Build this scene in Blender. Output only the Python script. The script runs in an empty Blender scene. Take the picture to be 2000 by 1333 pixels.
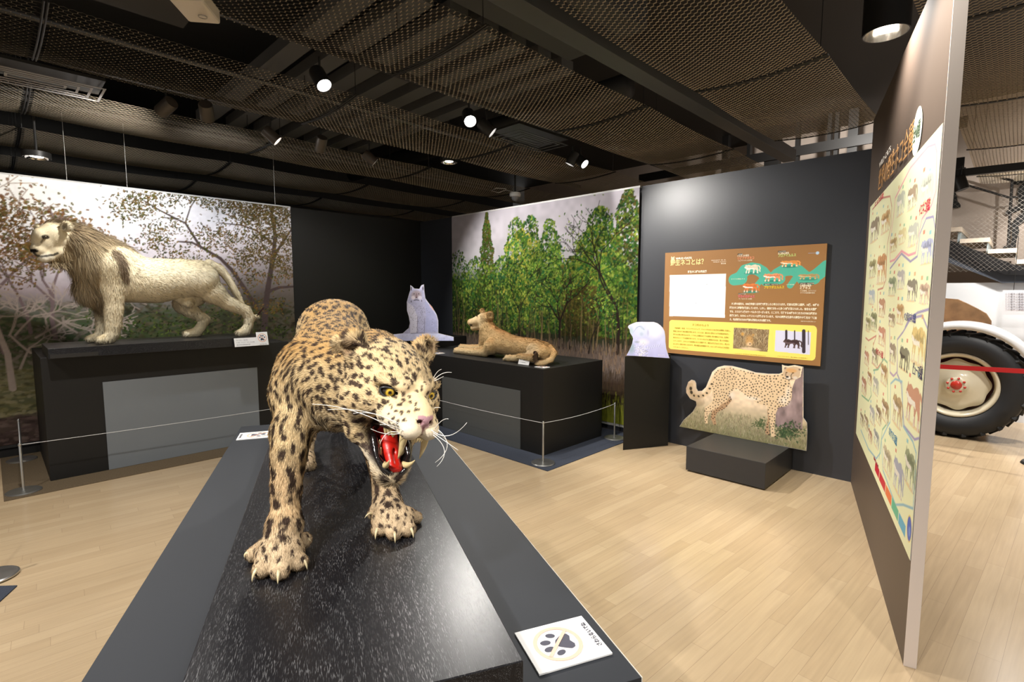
import bpy, bmesh, math, random
import numpy as np
from mathutils import Vector, Matrix, kdtree
random.seed(7); RNG = np.random.default_rng(7)
SC = bpy.context.scene
COL = SC.collection
PI = math.pi

# ------------------------------------------------------------------ camera, world, lights, exposure
F_PX, PITCH, CAM_H = 1005.0, math.radians(5.35), 1.5
cam_data = bpy.data.cameras.new('camera'); cam = bpy.data.objects.new('camera', cam_data); COL.objects.link(cam)
cam_data.sensor_width = 36.0; cam_data.lens = F_PX / 2000 * 36.0; cam_data.clip_start = 0.02
cam.location = (0, 0, CAM_H); cam.rotation_euler = (PI/2 - PITCH, 0, 0)
SC.camera = cam
world = bpy.data.worlds.new('world'); SC.world = world; world.use_nodes = True
world.node_tree.nodes['Background'].inputs[0].default_value = (1.0, 0.97, 0.93, 1)
world.node_tree.nodes['Background'].inputs[1].default_value = 0.40
SC.view_settings.view_transform = 'Standard'; SC.view_settings.look = 'None'
SC.view_settings.gamma = 1.0; SC.view_settings.use_curve_mapping = False
SC.view_settings.exposure = 0.25

# building grid: u runs along the lion wall, v runs towards it
GA = math.radians(45.5)
U = np.array([math.cos(GA), math.sin(GA), 0.0]); V = np.array([-math.sin(GA), math.cos(GA), 0.0])
def uv(u, v, z=0.0): return U*u + V*v + np.array([0, 0, z])
def ray(x, y):
    a, b = (x-1000)/F_PX, -(y-666.5)/F_PX; c, s = math.cos(PITCH), math.sin(PITCH)
    return np.array([a, c + b*s, -s + b*c])
CAM = np.array([0, 0, CAM_H])
def at_z(x, y, z=0.0):
    r = ray(x, y); return CAM + r*((z-CAM_H)/r[2])
def at_y(x, y, Y):
    r = ray(x, y); return CAM + r*(Y/r[1])
def at_plane(x, y, n, d):           # plane n.p = d
    r = ray(x, y); return CAM + r*((d - n@CAM)/(n@r))
def at_u(x, y, u): return at_plane(x, y, U, u)
def at_v(x, y, v): return at_plane(x, y, V, v)
def scale_at(p): return F_PX / float(np.dot(np.array(p)-CAM, [0, math.cos(PITCH), -math.sin(PITCH)]))

def spot(name, loc, target, energy, angle=60, blend=0.6, radius=0.04, color=(1, .96, .9)):
    l = bpy.data.lights.new(name, 'SPOT'); o = bpy.data.objects.new(name, l); COL.objects.link(o)
    l.energy = energy; l.spot_size = math.radians(angle); l.spot_blend = blend; l.shadow_soft_size = radius; l.color = color
    o.location = Vector(loc); d = Vector(target) - Vector(loc); o.rotation_euler = d.to_track_quat('-Z', 'Y').to_euler()
    return o
LAMPS = []      # (lamp centre, aim, lit disc visible) -> fixtures are built round these further down
def lamp(name, loc, target, energy, angle=60, blend=.6, color=(1, .96, .9)):
    loc = np.array(loc, float); target = np.array(target, float); d = target-loc; d /= np.linalg.norm(d)
    spot(name, loc + d*0.012, target, energy, angle, blend, .03, color); LAMPS.append((loc, d))
WARM = (1, .95, .89); COOL = (.93, .96, 1)
lamp('lamp_light', uv(1.628, 3.317, 2.85), uv(1.9, 2.0, 1.0), 75, 85)
lamp('lamp_light', uv(2.761, 3.176, 2.85), uv(1.9, 1.6, 1.1), 110, 75)
lamp('lamp_light', uv(3.074, 3.263, 2.85), uv(4.7, 1.7, .9), 210, 85)
lamp('lamp_light', uv(4.378, 3.45, 2.85), uv(3.9, 4.3, .9), 55, 60)
lamp('lamp_light', uv(4.489, 3.349, 2.85), uv(4.7, 1.4, 1.2), 22, 60)
lamp('lamp_light', uv(1.008, 4.649, 2.85), uv(.2, 6.6, 1.9), 110, 100)
lamp('lamp_light', uv(1.29, 4.571, 2.85), uv(2.0, 6.5, 1.5), 80, 95, color=COOL)
lamp('lamp_light', uv(2.9, 4.85, 2.85), uv(4.6, 4.2, 1.4), 190, 90)
lamp('lamp_light', uv(2.3, 4.8, 2.85), uv(2.6, 6.4, 1.2), 60, 80)
lamp('lamp_light', uv(1.9, 4.8, 2.85), uv(3.9, 3.9, 0.9), 60, 60)
# downlights over the aisle, behind and beside the viewer (same hall, no fittings built for these)
for k, (u_, v_, e_) in enumerate([(3.2, .62, 115), (0.2, 3.6, 170), (-1.2, 3.6, 140), (-.9, 1.2, 120), (1.2, -.9, 90), (3.0, 2.1, 65), (5.9, -.4, 200), (4.6, -1.2, 150), (7.6, -.2, 260), (6.6, 1.6, 200)]):
    spot('downlight_light', uv(u_, v_, 2.97), uv(u_, v_, 0), e_, 130, .8, .06, WARM)
spot('aisle_light', (-1.35, -.45, 2.84), (-.42, 1.3, 1.2), 215, 60, .8, .03, WARM)
spot('aisle_light', (.9, -.3, 2.84), (-.25, 1.2, 1.2), 90, 55, .8, .03, WARM)
spot('stair_wall_fill', uv(7.4, 1.6, 3.7), uv(9.6, 2.6, 2.9), 170, 100, .8, .05, WARM)  # added fill without a fitting, brightens the beige far wall above the information wall
spot('stair_wall_fill', uv(7.2, -.8, 3.3), uv(9.6, -.9, 2.2), 260, 100, .8, .05, WARM)  # second added fill, no fitting, lifts the far wall above the stairs
spot('poster_light', uv(2.3, .75, 2.84), uv(2.9, -.35, 1.7), 130, 80, .7, .03, (1, .97, .9))

# ------------------------------------------------------------------ materials
MATS = {}
def mat(name, col=(.5, .5, .5), rough=.5, metal=0.0, emit=None, estr=0, spec=.5, coat=0, noise=None, bump=None, attr=None, sheen=0):
    if name in MATS: return MATS[name]
    m = bpy.data.materials.new(name); m.use_nodes = True; nt = m.node_tree; b = nt.nodes['Principled BSDF']
    b.inputs['Base Color'].default_value = (*col, 1); b.inputs['Roughness'].default_value = rough
    b.inputs['Metallic'].default_value = metal; b.inputs['Specular IOR Level'].default_value = spec
    b.inputs['Coat Weight'].default_value = coat; b.inputs['Coat Roughness'].default_value = .05
    b.inputs['Sheen Weight'].default_value = sheen
    if emit: b.inputs['Emission Color'].default_value = (*emit, 1); b.inputs['Emission Strength'].default_value = estr
    if attr:
        a = nt.nodes.new('ShaderNodeAttribute'); a.attribute_name = attr; nt.links.new(a.outputs['Color'], b.inputs['Base Color'])
    if noise:                       # (scale, amount): mottles the colour
        tc = nt.nodes.new('ShaderNodeTexCoord'); n = nt.nodes.new('ShaderNodeTexNoise'); n.inputs['Scale'].default_value = noise[0]; n.inputs['Detail'].default_value = 6
        nt.links.new(tc.outputs['Object'], n.inputs['Vector'])
        r = nt.nodes.new('ShaderNodeMapRange'); r.inputs['From Min'].default_value = .25; r.inputs['From Max'].default_value = .75
        r.inputs['To Min'].default_value = 1-noise[1]; r.inputs['To Max'].default_value = 1+noise[1]
        nt.links.new(n.outputs['Fac'], r.inputs['Value'])
        mx = nt.nodes.new('ShaderNodeVectorMath'); mx.operation = 'SCALE'
        if attr: nt.links.new(a.outputs['Color'], mx.inputs[0])
        else: mx.inputs[0].default_value = col
        nt.links.new(r.outputs[0], mx.inputs['Scale']); nt.links.new(mx.outputs[0], b.inputs['Base Color'])
    if bump:                        # (scale, strength)
        tc = nt.nodes.new('ShaderNodeTexCoord'); n = nt.nodes.new('ShaderNodeTexNoise'); n.inputs['Scale'].default_value = bump[0]
        nt.links.new(tc.outputs['Object'], n.inputs['Vector'])
        bp = nt.nodes.new('ShaderNodeBump'); bp.inputs['Strength'].default_value = bump[1]; bp.inputs['Distance'].default_value = .002
        nt.links.new(n.outputs['Fac'], bp.inputs['Height']); nt.links.new(bp.outputs[0], b.inputs['Normal'])
    MATS[name] = m; return m

def wood_floor():
    m = bpy.data.materials.new('maple_floor'); m.use_nodes = True; nt = m.node_tree; N = nt.nodes; L = nt.links; b = N['Principled BSDF']
    tc = N.new('ShaderNodeTexCoord'); mp = N.new('ShaderNodeMapping'); mp.inputs['Rotation'].default_value = (0, 0, -math.radians(41.5))
    L.new(tc.outputs['Object'], mp.inputs['Vector'])
    br = N.new('ShaderNodeTexBrick'); br.inputs['Scale'].default_value = 1; br.inputs['Brick Width'].default_value = .92; br.inputs['Row Height'].default_value = .075
    br.inputs['Mortar Size'].default_value = .0007; br.inputs['Mortar Smooth'].default_value = .3; br.offset = 0
    br.inputs['Color1'].default_value = (.565, .43, .27, 1); br.inputs['Color2'].default_value = (.50, .37, .225, 1); br.inputs['Mortar'].default_value = (.33, .235, .15, 1)
    sx = N.new('ShaderNodeSeparateXYZ'); L.new(mp.outputs[0], sx.inputs[0]); dv = N.new('ShaderNodeMath'); dv.operation = 'DIVIDE'; dv.inputs[1].default_value = .075; L.new(sx.outputs['Y'], dv.inputs[0])
    fr = N.new('ShaderNodeMath'); fr.operation = 'FLOOR'; L.new(dv.outputs[0], fr.inputs[0]); wn = N.new('ShaderNodeTexWhiteNoise'); wn.noise_dimensions = '1D'; L.new(fr.outputs[0], wn.inputs['W'])
    ad = N.new('ShaderNodeMath'); ad.operation = 'ADD'; L.new(sx.outputs['X'], ad.inputs[0]); L.new(wn.outputs['Value'], ad.inputs[1]); cb = N.new('ShaderNodeCombineXYZ'); L.new(ad.outputs[0], cb.inputs['X']); L.new(sx.outputs['Y'], cb.inputs['Y'])
    L.new(cb.outputs[0], br.inputs['Vector'])
    st = N.new('ShaderNodeMapping'); st.inputs['Scale'].default_value = (3, 60, 1); L.new(mp.outputs[0], st.inputs['Vector'])
    n1 = N.new('ShaderNodeTexNoise'); n1.inputs['Scale'].default_value = 1; n1.inputs['Detail'].default_value = 5; L.new(st.outputs[0], n1.inputs['Vector'])
    n2 = N.new('ShaderNodeTexNoise'); n2.inputs['Scale'].default_value = 1.3; n2.inputs['Detail'].default_value = 3; L.new(mp.outputs[0], n2.inputs['Vector'])
    r = N.new('ShaderNodeMapRange'); r.inputs['To Min'].default_value = .86; r.inputs['To Max'].default_value = 1.14; L.new(n1.outputs['Fac'], r.inputs['Value'])
    r2 = N.new('ShaderNodeMapRange'); r2.inputs['To Min'].default_value = .86; r2.inputs['To Max'].default_value = 1.14; L.new(n2.outputs['Fac'], r2.inputs['Value'])
    mu = N.new('ShaderNodeMath'); mu.operation = 'MULTIPLY'; L.new(r.outputs[0], mu.inputs[0]); L.new(r2.outputs[0], mu.inputs[1])
    sc = N.new('ShaderNodeVectorMath'); sc.operation = 'SCALE'; L.new(br.outputs['Color'], sc.inputs[0]); L.new(mu.outputs[0], sc.inputs['Scale'])
    L.new(sc.outputs[0], b.inputs['Base Color'])
    r3 = N.new('ShaderNodeMapRange'); r3.inputs['To Min'].default_value = .14; r3.inputs['To Max'].default_value = .30; L.new(n2.outputs['Fac'], r3.inputs['Value'])
    L.new(r3.outputs[0], b.inputs['Roughness']); b.inputs['Specular IOR Level'].default_value = .45
    return m
def black_ash(ang):
    m = bpy.data.materials.new('black_ash_wood'); m.use_nodes = True; nt = m.node_tree; N = nt.nodes; L = nt.links; b = N['Principled BSDF']
    tc = N.new('ShaderNodeTexCoord'); mp = N.new('ShaderNodeMapping'); mp.inputs['Rotation'].default_value = (0, 0, -ang); L.new(tc.outputs['Object'], mp.inputs['Vector'])
    # cathedral figure: rings of a stretched, distorted field
    s1 = N.new('ShaderNodeMapping'); s1.inputs['Scale'].default_value = (1.1, 6, 6); L.new(mp.outputs[0], s1.inputs['Vector'])
    nz = N.new('ShaderNodeTexNoise'); nz.inputs['Scale'].default_value = 1.0; nz.inputs['Detail'].default_value = 1.5; L.new(s1.outputs[0], nz.inputs['Vector'])
    mm = N.new('ShaderNodeMath'); mm.operation = 'MULTIPLY'; mm.inputs[1].default_value = 170; L.new(nz.outputs['Fac'], mm.inputs[0])
    sn = N.new('ShaderNodeMath'); sn.operation = 'SINE'; L.new(mm.outputs[0], sn.inputs[0])
    s2 = N.new('ShaderNodeMapping'); s2.inputs['Scale'].default_value = (75, 620, 620); L.new(mp.outputs[0], s2.inputs['Vector'])
    n2 = N.new('ShaderNodeTexNoise'); n2.inputs['Scale'].default_value = 1; n2.inputs['Detail'].default_value = 2; L.new(s2.outputs[0], n2.inputs['Vector'])
    a = N.new('ShaderNodeMapRange'); a.inputs['From Min'].default_value = -1.3; a.inputs['From Max'].default_value = 1; L.new(sn.outputs[0], a.inputs['Value'])
    c = N.new('ShaderNodeMapRange'); c.inputs['From Min'].default_value = .54; c.inputs['From Max'].default_value = .68; L.new(n2.outputs['Fac'], c.inputs['Value'])
    mu = N.new('ShaderNodeMath'); mu.operation = 'MULTIPLY'; L.new(a.outputs[0], mu.inputs[0]); L.new(c.outputs[0], mu.inputs[1])
    cr = N.new('ShaderNodeMix'); cr.data_type = 'RGBA'; cr.inputs['A'].default_value = (.008, .008, .010, 1); cr.inputs['B'].default_value = (.11, .11, .115, 1)
    L.new(mu.outputs[0], cr.inputs['Factor']); L.new(cr.outputs['Result'], b.inputs['Base Color'])
    bp = N.new('ShaderNodeBump'); bp.inputs['Strength'].default_value = .12; bp.inputs['Distance'].default_value = .0006; L.new(c.outputs[0], bp.inputs['Height']); L.new(bp.outputs[0], b.inputs['Normal'])
    b.inputs['Roughness'].default_value = .3; b.inputs['Specular IOR Level'].default_value = .4
    return m

# ------------------------------------------------------------------ object helpers
def link(o, parent=None):
    COL.objects.link(o)
    if parent is not None: o.parent = parent; o.matrix_parent_inverse = parent.matrix_world.inverted() if False else Matrix.Translation(-Vector(parent.location))
    return o
def tag(o, label=None, cat=None, group=None, kind=None):
    if label: o['label'] = label
    if cat: o['category'] = cat
    if group: o['group'] = group
    if kind: o['kind'] = kind
    return o
def thing(name, loc, label, cat, group=None):
    o = bpy.data.objects.new(name, None); COL.objects.link(o); o.location = Vector(loc); o.empty_display_size = .1
    return tag(o, label, cat, group)
def mesh_obj(name, verts, faces, m=None, parent=None, smooth=False, cols=None):
    me = bpy.data.meshes.new(name); verts = np.asarray(verts, dtype=np.float32)
    if isinstance(faces, np.ndarray) and faces.ndim == 2:
        nf, k = faces.shape
        me.vertices.add(len(verts)); me.vertices.foreach_set('co', verts.ravel())
        me.loops.add(nf*k); me.loops.foreach_set('vertex_index', faces.astype(np.int32).ravel())
        me.polygons.add(nf); me.polygons.foreach_set('loop_start', np.arange(0, nf*k, k, dtype=np.int32))
        me.update(calc_edges=True); me.validate()
    else:
        me.from_pydata([tuple(map(float, v)) for v in verts], [], [tuple(int(i) for i in f) for f in faces]); me.update()
    if smooth: me.polygons.foreach_set('use_smooth', np.ones(len(me.polygons), dtype=bool))
    if cols is not None:
        c = np.ones((len(verts), 4), dtype=np.float32); c[:, :3] = cols
        at = me.color_attributes.new('col', 'FLOAT_COLOR', 'POINT'); at.data.foreach_set('color', c.ravel())
    if m: me.materials.append(m)
    return link(bpy.data.objects.new(name, me), parent)
class MB:
    """collects shapes into one mesh"""
    def __init__(s): s.v = []; s.f = []
    def add(s, v, f):
        o = len(s.v); s.v += [tuple(map(float, p)) for p in v]; s.f += [tuple(i+o for i in q) for q in f]; return s
    def prism(s, pts, z0, z1):      # pts: list of xy(z ignored), extruded vertically
        n = len(pts); a = sum(pts[i][0]*pts[(i+1) % n][1]-pts[(i+1) % n][0]*pts[i][1] for i in range(n))
        if a < 0: pts = pts[::-1]
        v = [(p[0], p[1], z0) for p in pts]+[(p[0], p[1], z1) for p in pts]
        return s.add(v, [tuple(range(n-1, -1, -1)), tuple(range(n, 2*n))]+[(i, (i+1) % n, n+(i+1) % n, n+i) for i in range(n)])
    def uvbox(s, u0, u1, v0, v1, z0, z1): return s.prism([uv(u0, v0), uv(u1, v0), uv(u1, v1), uv(u0, v1)], z0, z1)
    def obox(s, c, ax, ay, az, hx, hy, hz):  # oriented box
        c, ax, ay, az = map(np.array, (c, ax, ay, az))
        v = [c+ax*hx*i+ay*hy*j+az*hz*k for k in (-1, 1) for j in (-1, 1) for i in (-1, 1)]
        f = [(0, 2, 3, 1), (4, 5, 7, 6), (0, 1, 5, 4), (2, 6, 7, 3), (0, 4, 6, 2), (1, 3, 7, 5)]
        if np.dot(np.cross(ax, ay), az) < 0: f = [q[::-1] for q in f]
        return s.add(v, f)
    def lathe(s, prof, c, axis=(0, 0, 1), n=32, ref=None):  # prof: list of (r, h)
        axis = np.array(axis, float); axis /= np.linalg.norm(axis)
        a = np.array(ref if ref is not None else ((1, 0, 0) if abs(axis[0]) < .9 else (0, 1, 0)), float); a -= axis*np.dot(a, axis); a /= np.linalg.norm(a); b = np.cross(axis, a)
        v = []; f = []
        for r, h in prof:
            for i in range(n):
                t = 2*PI*i/n; v.append(np.array(c)+axis*h+(a*math.cos(t)+b*math.sin(t))*max(r, 1e-5))
        for k in range(len(prof)-1):
            for i in range(n): f.append((k*n+i, k*n+(i+1) % n, (k+1)*n+(i+1) % n, (k+1)*n+i))
        return s.add(v, f)
    def tube(s, pts, rad, n=8, cap=True):
        pts = [np.array(p, float) for p in pts]; rad = rad if hasattr(rad, '__len__') else [rad]*len(pts)
        v = []; f = []; pa = None
        for i, p in enumerate(pts):
            t = pts[min(i+1, len(pts)-1)]-pts[max(i-1, 0)]; t = t/(np.linalg.norm(t)+1e-12)
            if pa is None: pa = np.array((0, 0, 1.)) if abs(t[2]) < .9 else np.array((1., 0, 0))
            a = pa-t*np.dot(pa, t); a /= (np.linalg.norm(a)+1e-12); pa = a; b = np.cross(t, a)
            for j in range(n):
                q = 2*PI*j/n; v.append(p+(a*math.cos(q)+b*math.sin(q))*rad[i])
        for i in range(len(pts)-1):
            for j in range(n): f.append((i*n+j, i*n+(j+1) % n, (i+1)*n+(j+1) % n, (i+1)*n+j))
        if cap: f.append(tuple(range(n-1, -1, -1))); f.append(tuple((len(pts)-1)*n+j for j in range(n)))
        return s.add(v, f)
    def build(s, name, m, parent=None, smooth=False, bevel=0, auto=None):
        o = mesh_obj(name, s.v, s.f, m, parent, smooth)
        if bevel:
            b = o.modifiers.new('bevel', 'BEVEL'); b.width = bevel; b.segments = 2; b.limit_method = 'ANGLE'; b.angle_limit = math.radians(40)
        if auto:
            bm = bmesh.new(); bm.from_mesh(o.data)
            for e in bm.edges:
                if len(e.link_faces) == 2 and e.calc_face_angle(0) > math.radians(auto): e.smooth = False
            bm.to_mesh(o.data); bm.free()
        return o
def text_mesh(name, body, size, origin, xdir, ydir, m, parent=None, width=None, extrude=.0004, align='LEFT', bold=0):
    """flat lettering standing on a surface; xdir reading direction, ydir up"""
    cu = bpy.data.curves.new(name, 'FONT'); cu.body = body; cu.size = size; cu.align_x = align; cu.extrude = extrude; cu.offset = bold; cu.resolution_u = 3
    o = bpy.data.objects.new(name, cu); COL.objects.link(o); bpy.context.view_layer.update()
    me = bpy.data.meshes.new_from_object(o); bpy.data.objects.remove(o)
    n = len(me.vertices); co = np.zeros(n*3, dtype=np.float32); me.vertices.foreach_get('co', co); co = co.reshape(-1, 3)
    if width and n:
        w = co[:, 0].max()-co[:, 0].min(); co[:, 0] *= width/max(w, 1e-6)
    X = np.array(xdir, float); X /= np.linalg.norm(X); Y = np.array(ydir, float); Y /= np.linalg.norm(Y); Z = np.cross(X, Y)
    w = np.array(origin)+co[:, :1]*X+co[:, 1:2]*Y+co[:, 2:]*Z
    me.vertices.foreach_set('co', w.astype(np.float32).ravel()); me.update()
    me.materials.clear(); me.materials.append(m); me.name = name
    return link(bpy.data.objects.new(name, me), parent)

# ------------------------------------------------------------------ implicit modelling of bodies (surface nets)
class Field:
    def __init__(s, lo, hi, h):
        s.lo = np.array(lo, float); s.h = h; s.n = np.ceil((np.array(hi)-s.lo)/h).astype(int)+1
        s.d = np.full(s.n, 1.0, dtype=np.float32)
    def _win(s, lo, hi):
        a = np.clip(np.floor((np.array(lo)-s.lo)/s.h).astype(int), 0, s.n-1); b = np.clip(np.ceil((np.array(hi)-s.lo)/s.h).astype(int)+1, 1, s.n)
        if np.any(b <= a): return None, None
        ax = [s.lo[i]+s.h*np.arange(a[i], b[i]) for i in range(3)]
        P = np.stack(np.meshgrid(*ax, indexing='ij'), -1)
        return (slice(a[0], b[0]), slice(a[1], b[1]), slice(a[2], b[2])), P
    def _mix(s, sl, e, k, op):
        d = s.d[sl]
        if op == 'add':
            h = np.maximum(k-np.abs(d-e), 0)/k; s.d[sl] = np.minimum(d, e)-h*h*k*.25
        else:
            e = -e; h = np.maximum(k-np.abs(d-e), 0)/k; s.d[sl] = np.maximum(d, e)+h*h*k*.25
    def cone(s, a, b, ra, rb, k=.03, op='add'):
        a = np.array(a, float); b = np.array(b, float); m = max(ra, rb)+k+.03
        sl, P = s._win(np.minimum(a, b)-m, np.maximum(a, b)+m)
        if sl is None: return
        ab = b-a; t = np.clip(((P-a)@ab)/(ab@ab+1e-12), 0, 1)
        e = np.linalg.norm(P-a-t[..., None]*ab, axis=-1)-(ra+(rb-ra)*t)
        s._mix(sl, e.astype(np.float32), k, op)
    def chain(s, pts, k=.03, op='add'):
        C_ = np.array([p[0] for p in pts], float); r_ = np.array([p[1] for p in pts], float); m = r_.max()+k+.03
        sl, P = s._win(C_.min(0)-m, C_.max(0)+m)
        if sl is None: return
        e = None
        for i in range(len(pts)-1):
            a, b = C_[i], C_[i+1]; ab = b-a; t = np.clip(((P-a)@ab)/(ab@ab+1e-12), 0, 1); ts = t*t*(3-2*t)
            q = np.linalg.norm(P-a-t[..., None]*ab, axis=-1)-(r_[i]+(r_[i+1]-r_[i])*ts); e = q if e is None else np.minimum(e, q)
        s._mix(sl, e.astype(np.float32), k, op)
    def ell(s, c, r, R=None, k=.03, op='add'):
        c = np.array(c, float); r = np.array(r, float); m = r.max()+k+.03
        sl, P = s._win(c-m, c+m)
        if sl is None: return
        Q = P-c
        if R is not None: Q = Q@np.array(R)
        k0 = np.linalg.norm(Q/r, axis=-1); k1 = np.linalg.norm(Q/(r*r), axis=-1)+1e-9
        s._mix(sl, (k0*(k0-1)/k1).astype(np.float32), k, op)
    def floor(s, z):
        zz = s.lo[2]+s.h*np.arange(s.n[2]); s.d = np.maximum(s.d, (z-zz)[None, None, :].astype(np.float32))
    def sample(s, P):
        q = (np.asarray(P)-s.lo)/s.h; i = np.clip(np.round(q).astype(int), 0, s.n-1); return s.d[i[:, 0], i[:, 1], i[:, 2]]
    def mesh(s):
        d = s.d; n = s.n; ins = d < 0
        acc = np.zeros((*(n-1), 3), dtype=np.float32); cnt = np.zeros(tuple(n-1), dtype=np.float32); quads = []
        for ax in range(3):
            s0 = [slice(None)]*3; s1 = [slice(None)]*3; s0[ax] = slice(0, -1); s1[ax] = slice(1, None)
            A = d[tuple(s0)]; B = d[tuple(s1)]; cr = ins[tuple(s0)] != ins[tuple(s1)]
            idx = np.argwhere(cr); o1, o2 = [i for i in range(3) if i != ax]
            ok = (idx[:, o1] > 0) & (idx[:, o2] > 0) & (idx[:, o1] < n[o1]-1) & (idx[:, o2] < n[o2]-1); idx = idx[ok]
            a = A[tuple(idx.T)]; b = B[tuple(idx.T)]; t = a/(a-b)
            pos = idx.astype(np.float32).copy(); pos[:, ax] += t
            cells = []
            for e1, e2 in ((-1, -1), (0, -1), (0, 0), (-1, 0)):
                c = idx.copy(); c[:, o1] += e1; c[:, o2] += e2; cells.append(c)
                np.add.at(acc, tuple(c.T), pos); np.add.at(cnt, tuple(c.T), 1)
            fl = (a < 0) if ax != 1 else ~(a < 0)
            quads.append((cells, fl))
        used = np.argwhere(cnt > 0); ids = np.full(tuple(n-1), -1, dtype=np.int64); ids[tuple(used.T)] = np.arange(len(used))
        v = s.lo+(acc[tuple(used.T)]/cnt[tuple(used.T)][:, None])*s.h
        F = []
        for cells, fl in quads:
            q = np.stack([ids[tuple(c.T)] for c in cells], 1); q[~fl] = q[~fl][:, ::-1]; F.append(q)
        F = np.concatenate(F)
        return v.astype(np.float32), F
def grid_normals(v, F):
    n = np.cross(v[F[:, 2]]-v[F[:, 0]], v[F[:, 3]]-v[F[:, 1]]); vn = np.zeros_like(v)
    for i in range(4): np.add.at(vn, F[:, i], n)
    return vn/(np.linalg.norm(vn, axis=1, keepdims=True)+1e-9), np.linalg.norm(n, axis=1)*.5
def flow_dir(P, N, bones):
    """hair lie: along the nearest bones, pressed to the skin"""
    T = np.zeros_like(P)
    for a, b in bones:
        a = np.array(a, np.float32); b = np.array(b, np.float32); ab = b-a
        t = np.clip(((P-a)@ab)/(ab@ab+1e-9), 0, 1); d = np.linalg.norm(P-a-t[:, None]*ab, axis=1)
        T += (ab/np.linalg.norm(ab))[None]/(d[:, None]**4+1e-7)
    T -= N*np.sum(T*N, 1, keepdims=True); return T/(np.linalg.norm(T, axis=1, keepdims=True)+1e-9)
def fur_mesh(name, P, N, T, length, width, cols, lift, parent, m, jitter=.35, droop=0.0, seg=2, tipcol=None, curl=0.0):
    n = len(P); length = np.broadcast_to(length, n).astype(np.float32); width = np.broadcast_to(width, n).astype(np.float32); lift = np.broadcast_to(lift, n)
    J = RNG.normal(size=(n, 3)).astype(np.float32)*jitter
    D = T+N*lift[:, None]+J; D /= np.linalg.norm(D, axis=1, keepdims=True)
    S = np.cross(D, N); S += RNG.normal(size=(n, 3))*.4; S -= D*np.sum(S*D, 1, keepdims=True); S /= (np.linalg.norm(S, axis=1, keepdims=True)+1e-9)
    vs = []; w = width[:, None]*.5; L = length[:, None]
    p = P-N*.001; d = D.copy(); bend = (T-N*.25); 
    rows = []
    for k in range(seg+1):
        f = 1-k/seg
        if k < seg: rows += [p-S*w*(.35+.65*f), p+S*w*(.35+.65*f)]
        else: rows += [p]
        d = d+bend*.25+np.array([0, 0, -droop], np.float32)+RNG.normal(size=(n, 3))*curl; d /= np.linalg.norm(d, axis=1, keepdims=True); p = p+d*L/seg
    R = len(rows); v = np.stack(rows, 1).reshape(-1, 3).astype(np.float32); base = (np.arange(n)*R)[:, None]
    tris = []
    for k in range(seg-1):
        o = 2*k; tris += [base+np.array([[o, o+1, o+3]]), base+np.array([[o, o+3, o+2]])]
    o = 2*(seg-1); tris += [base+np.array([[o, o+1, o+2]])]
    Fc = np.concatenate(tris); c = np.repeat(cols, R, 0)
    if tipcol is not None:
        c = c.reshape(n, R, 3); c[:, -1] = c[:, -1]*(1-tipcol[1])+np.array(tipcol[0])*tipcol[1]; c = c.reshape(-1, 3)
    nn = np.repeat((N*.8+T*.15+RNG.normal(size=N.shape)*.20), R, 0); nn /= np.linalg.norm(nn, axis=1, keepdims=True)
    me = bpy.data.meshes.new(name); me.vertices.add(len(v)); me.vertices.foreach_set('co', v.ravel())
    me.loops.add(len(Fc)*3); me.loops.foreach_set('vertex_index', Fc.astype(np.int32).ravel()); me.polygons.add(len(Fc)); me.polygons.foreach_set('loop_start', np.arange(0, len(Fc)*3, 3, dtype=np.int32))
    me.polygons.foreach_set('use_smooth', np.ones(len(Fc), dtype=bool)); me.update(calc_edges=True)
    me.normals_split_custom_set_from_vertices(nn.astype(np.float32))
    cc = np.ones((len(v), 4), np.float32); cc[:, :3] = c; a = me.color_attributes.new('col', 'FLOAT_COLOR', 'POINT'); a.data.foreach_set('color', cc.ravel())
    me.materials.append(m); return link(bpy.data.objects.new(name, me), parent)
def scatter(v, F, N, area, n, weight=None):
    w = area if weight is None else area*weight; cdf = np.cumsum(w); i = np.searchsorted(cdf, RNG.random(n)*cdf[-1]); i = np.clip(i, 0, len(F)-1)
    a, b = RNG.random(n)[:, None], RNG.random(n)[:, None]; q = F[i]
    mixv = lambda A: (A[q[:, 0]]*(1-a)+A[q[:, 1]]*a)*(1-b)+(A[q[:, 3]]*(1-a)+A[q[:, 2]]*a)*b
    P = mixv(v); M = mixv(N); return P.astype(np.float32), (M/(np.linalg.norm(M, axis=1, keepdims=True)+1e-9)).astype(np.float32)
def vnoise(P, scale, seed=0):
    """cheap smooth value noise"""
    q = P*scale; i = np.floor(q).astype(np.int64); f = q-i; f = f*f*(3-2*f); out = 0
    for dx in (0, 1):
        for dy in (0, 1):
            for dz in (0, 1):
                h = (i[:, 0]+dx)*73856093 ^ (i[:, 1]+dy)*19349663 ^ (i[:, 2]+dz)*83492791 ^ (seed*2654435761)
                h = (h ^ (h >> 13))*1274126177 & 0x7fffffff; r = (h % 10007)/10007.0
                out = out+r*(f[:, 0] if dx else 1-f[:, 0])*(f[:, 1] if dy else 1-f[:, 1])*(f[:, 2] if dz else 1-f[:, 2])
    return out
FUR = mat('fur', attr='col', rough=.75, spec=.25, sheen=.0)
SKIN = mat('short_fur_skin', attr='col', rough=.8, spec=.2)
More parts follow.
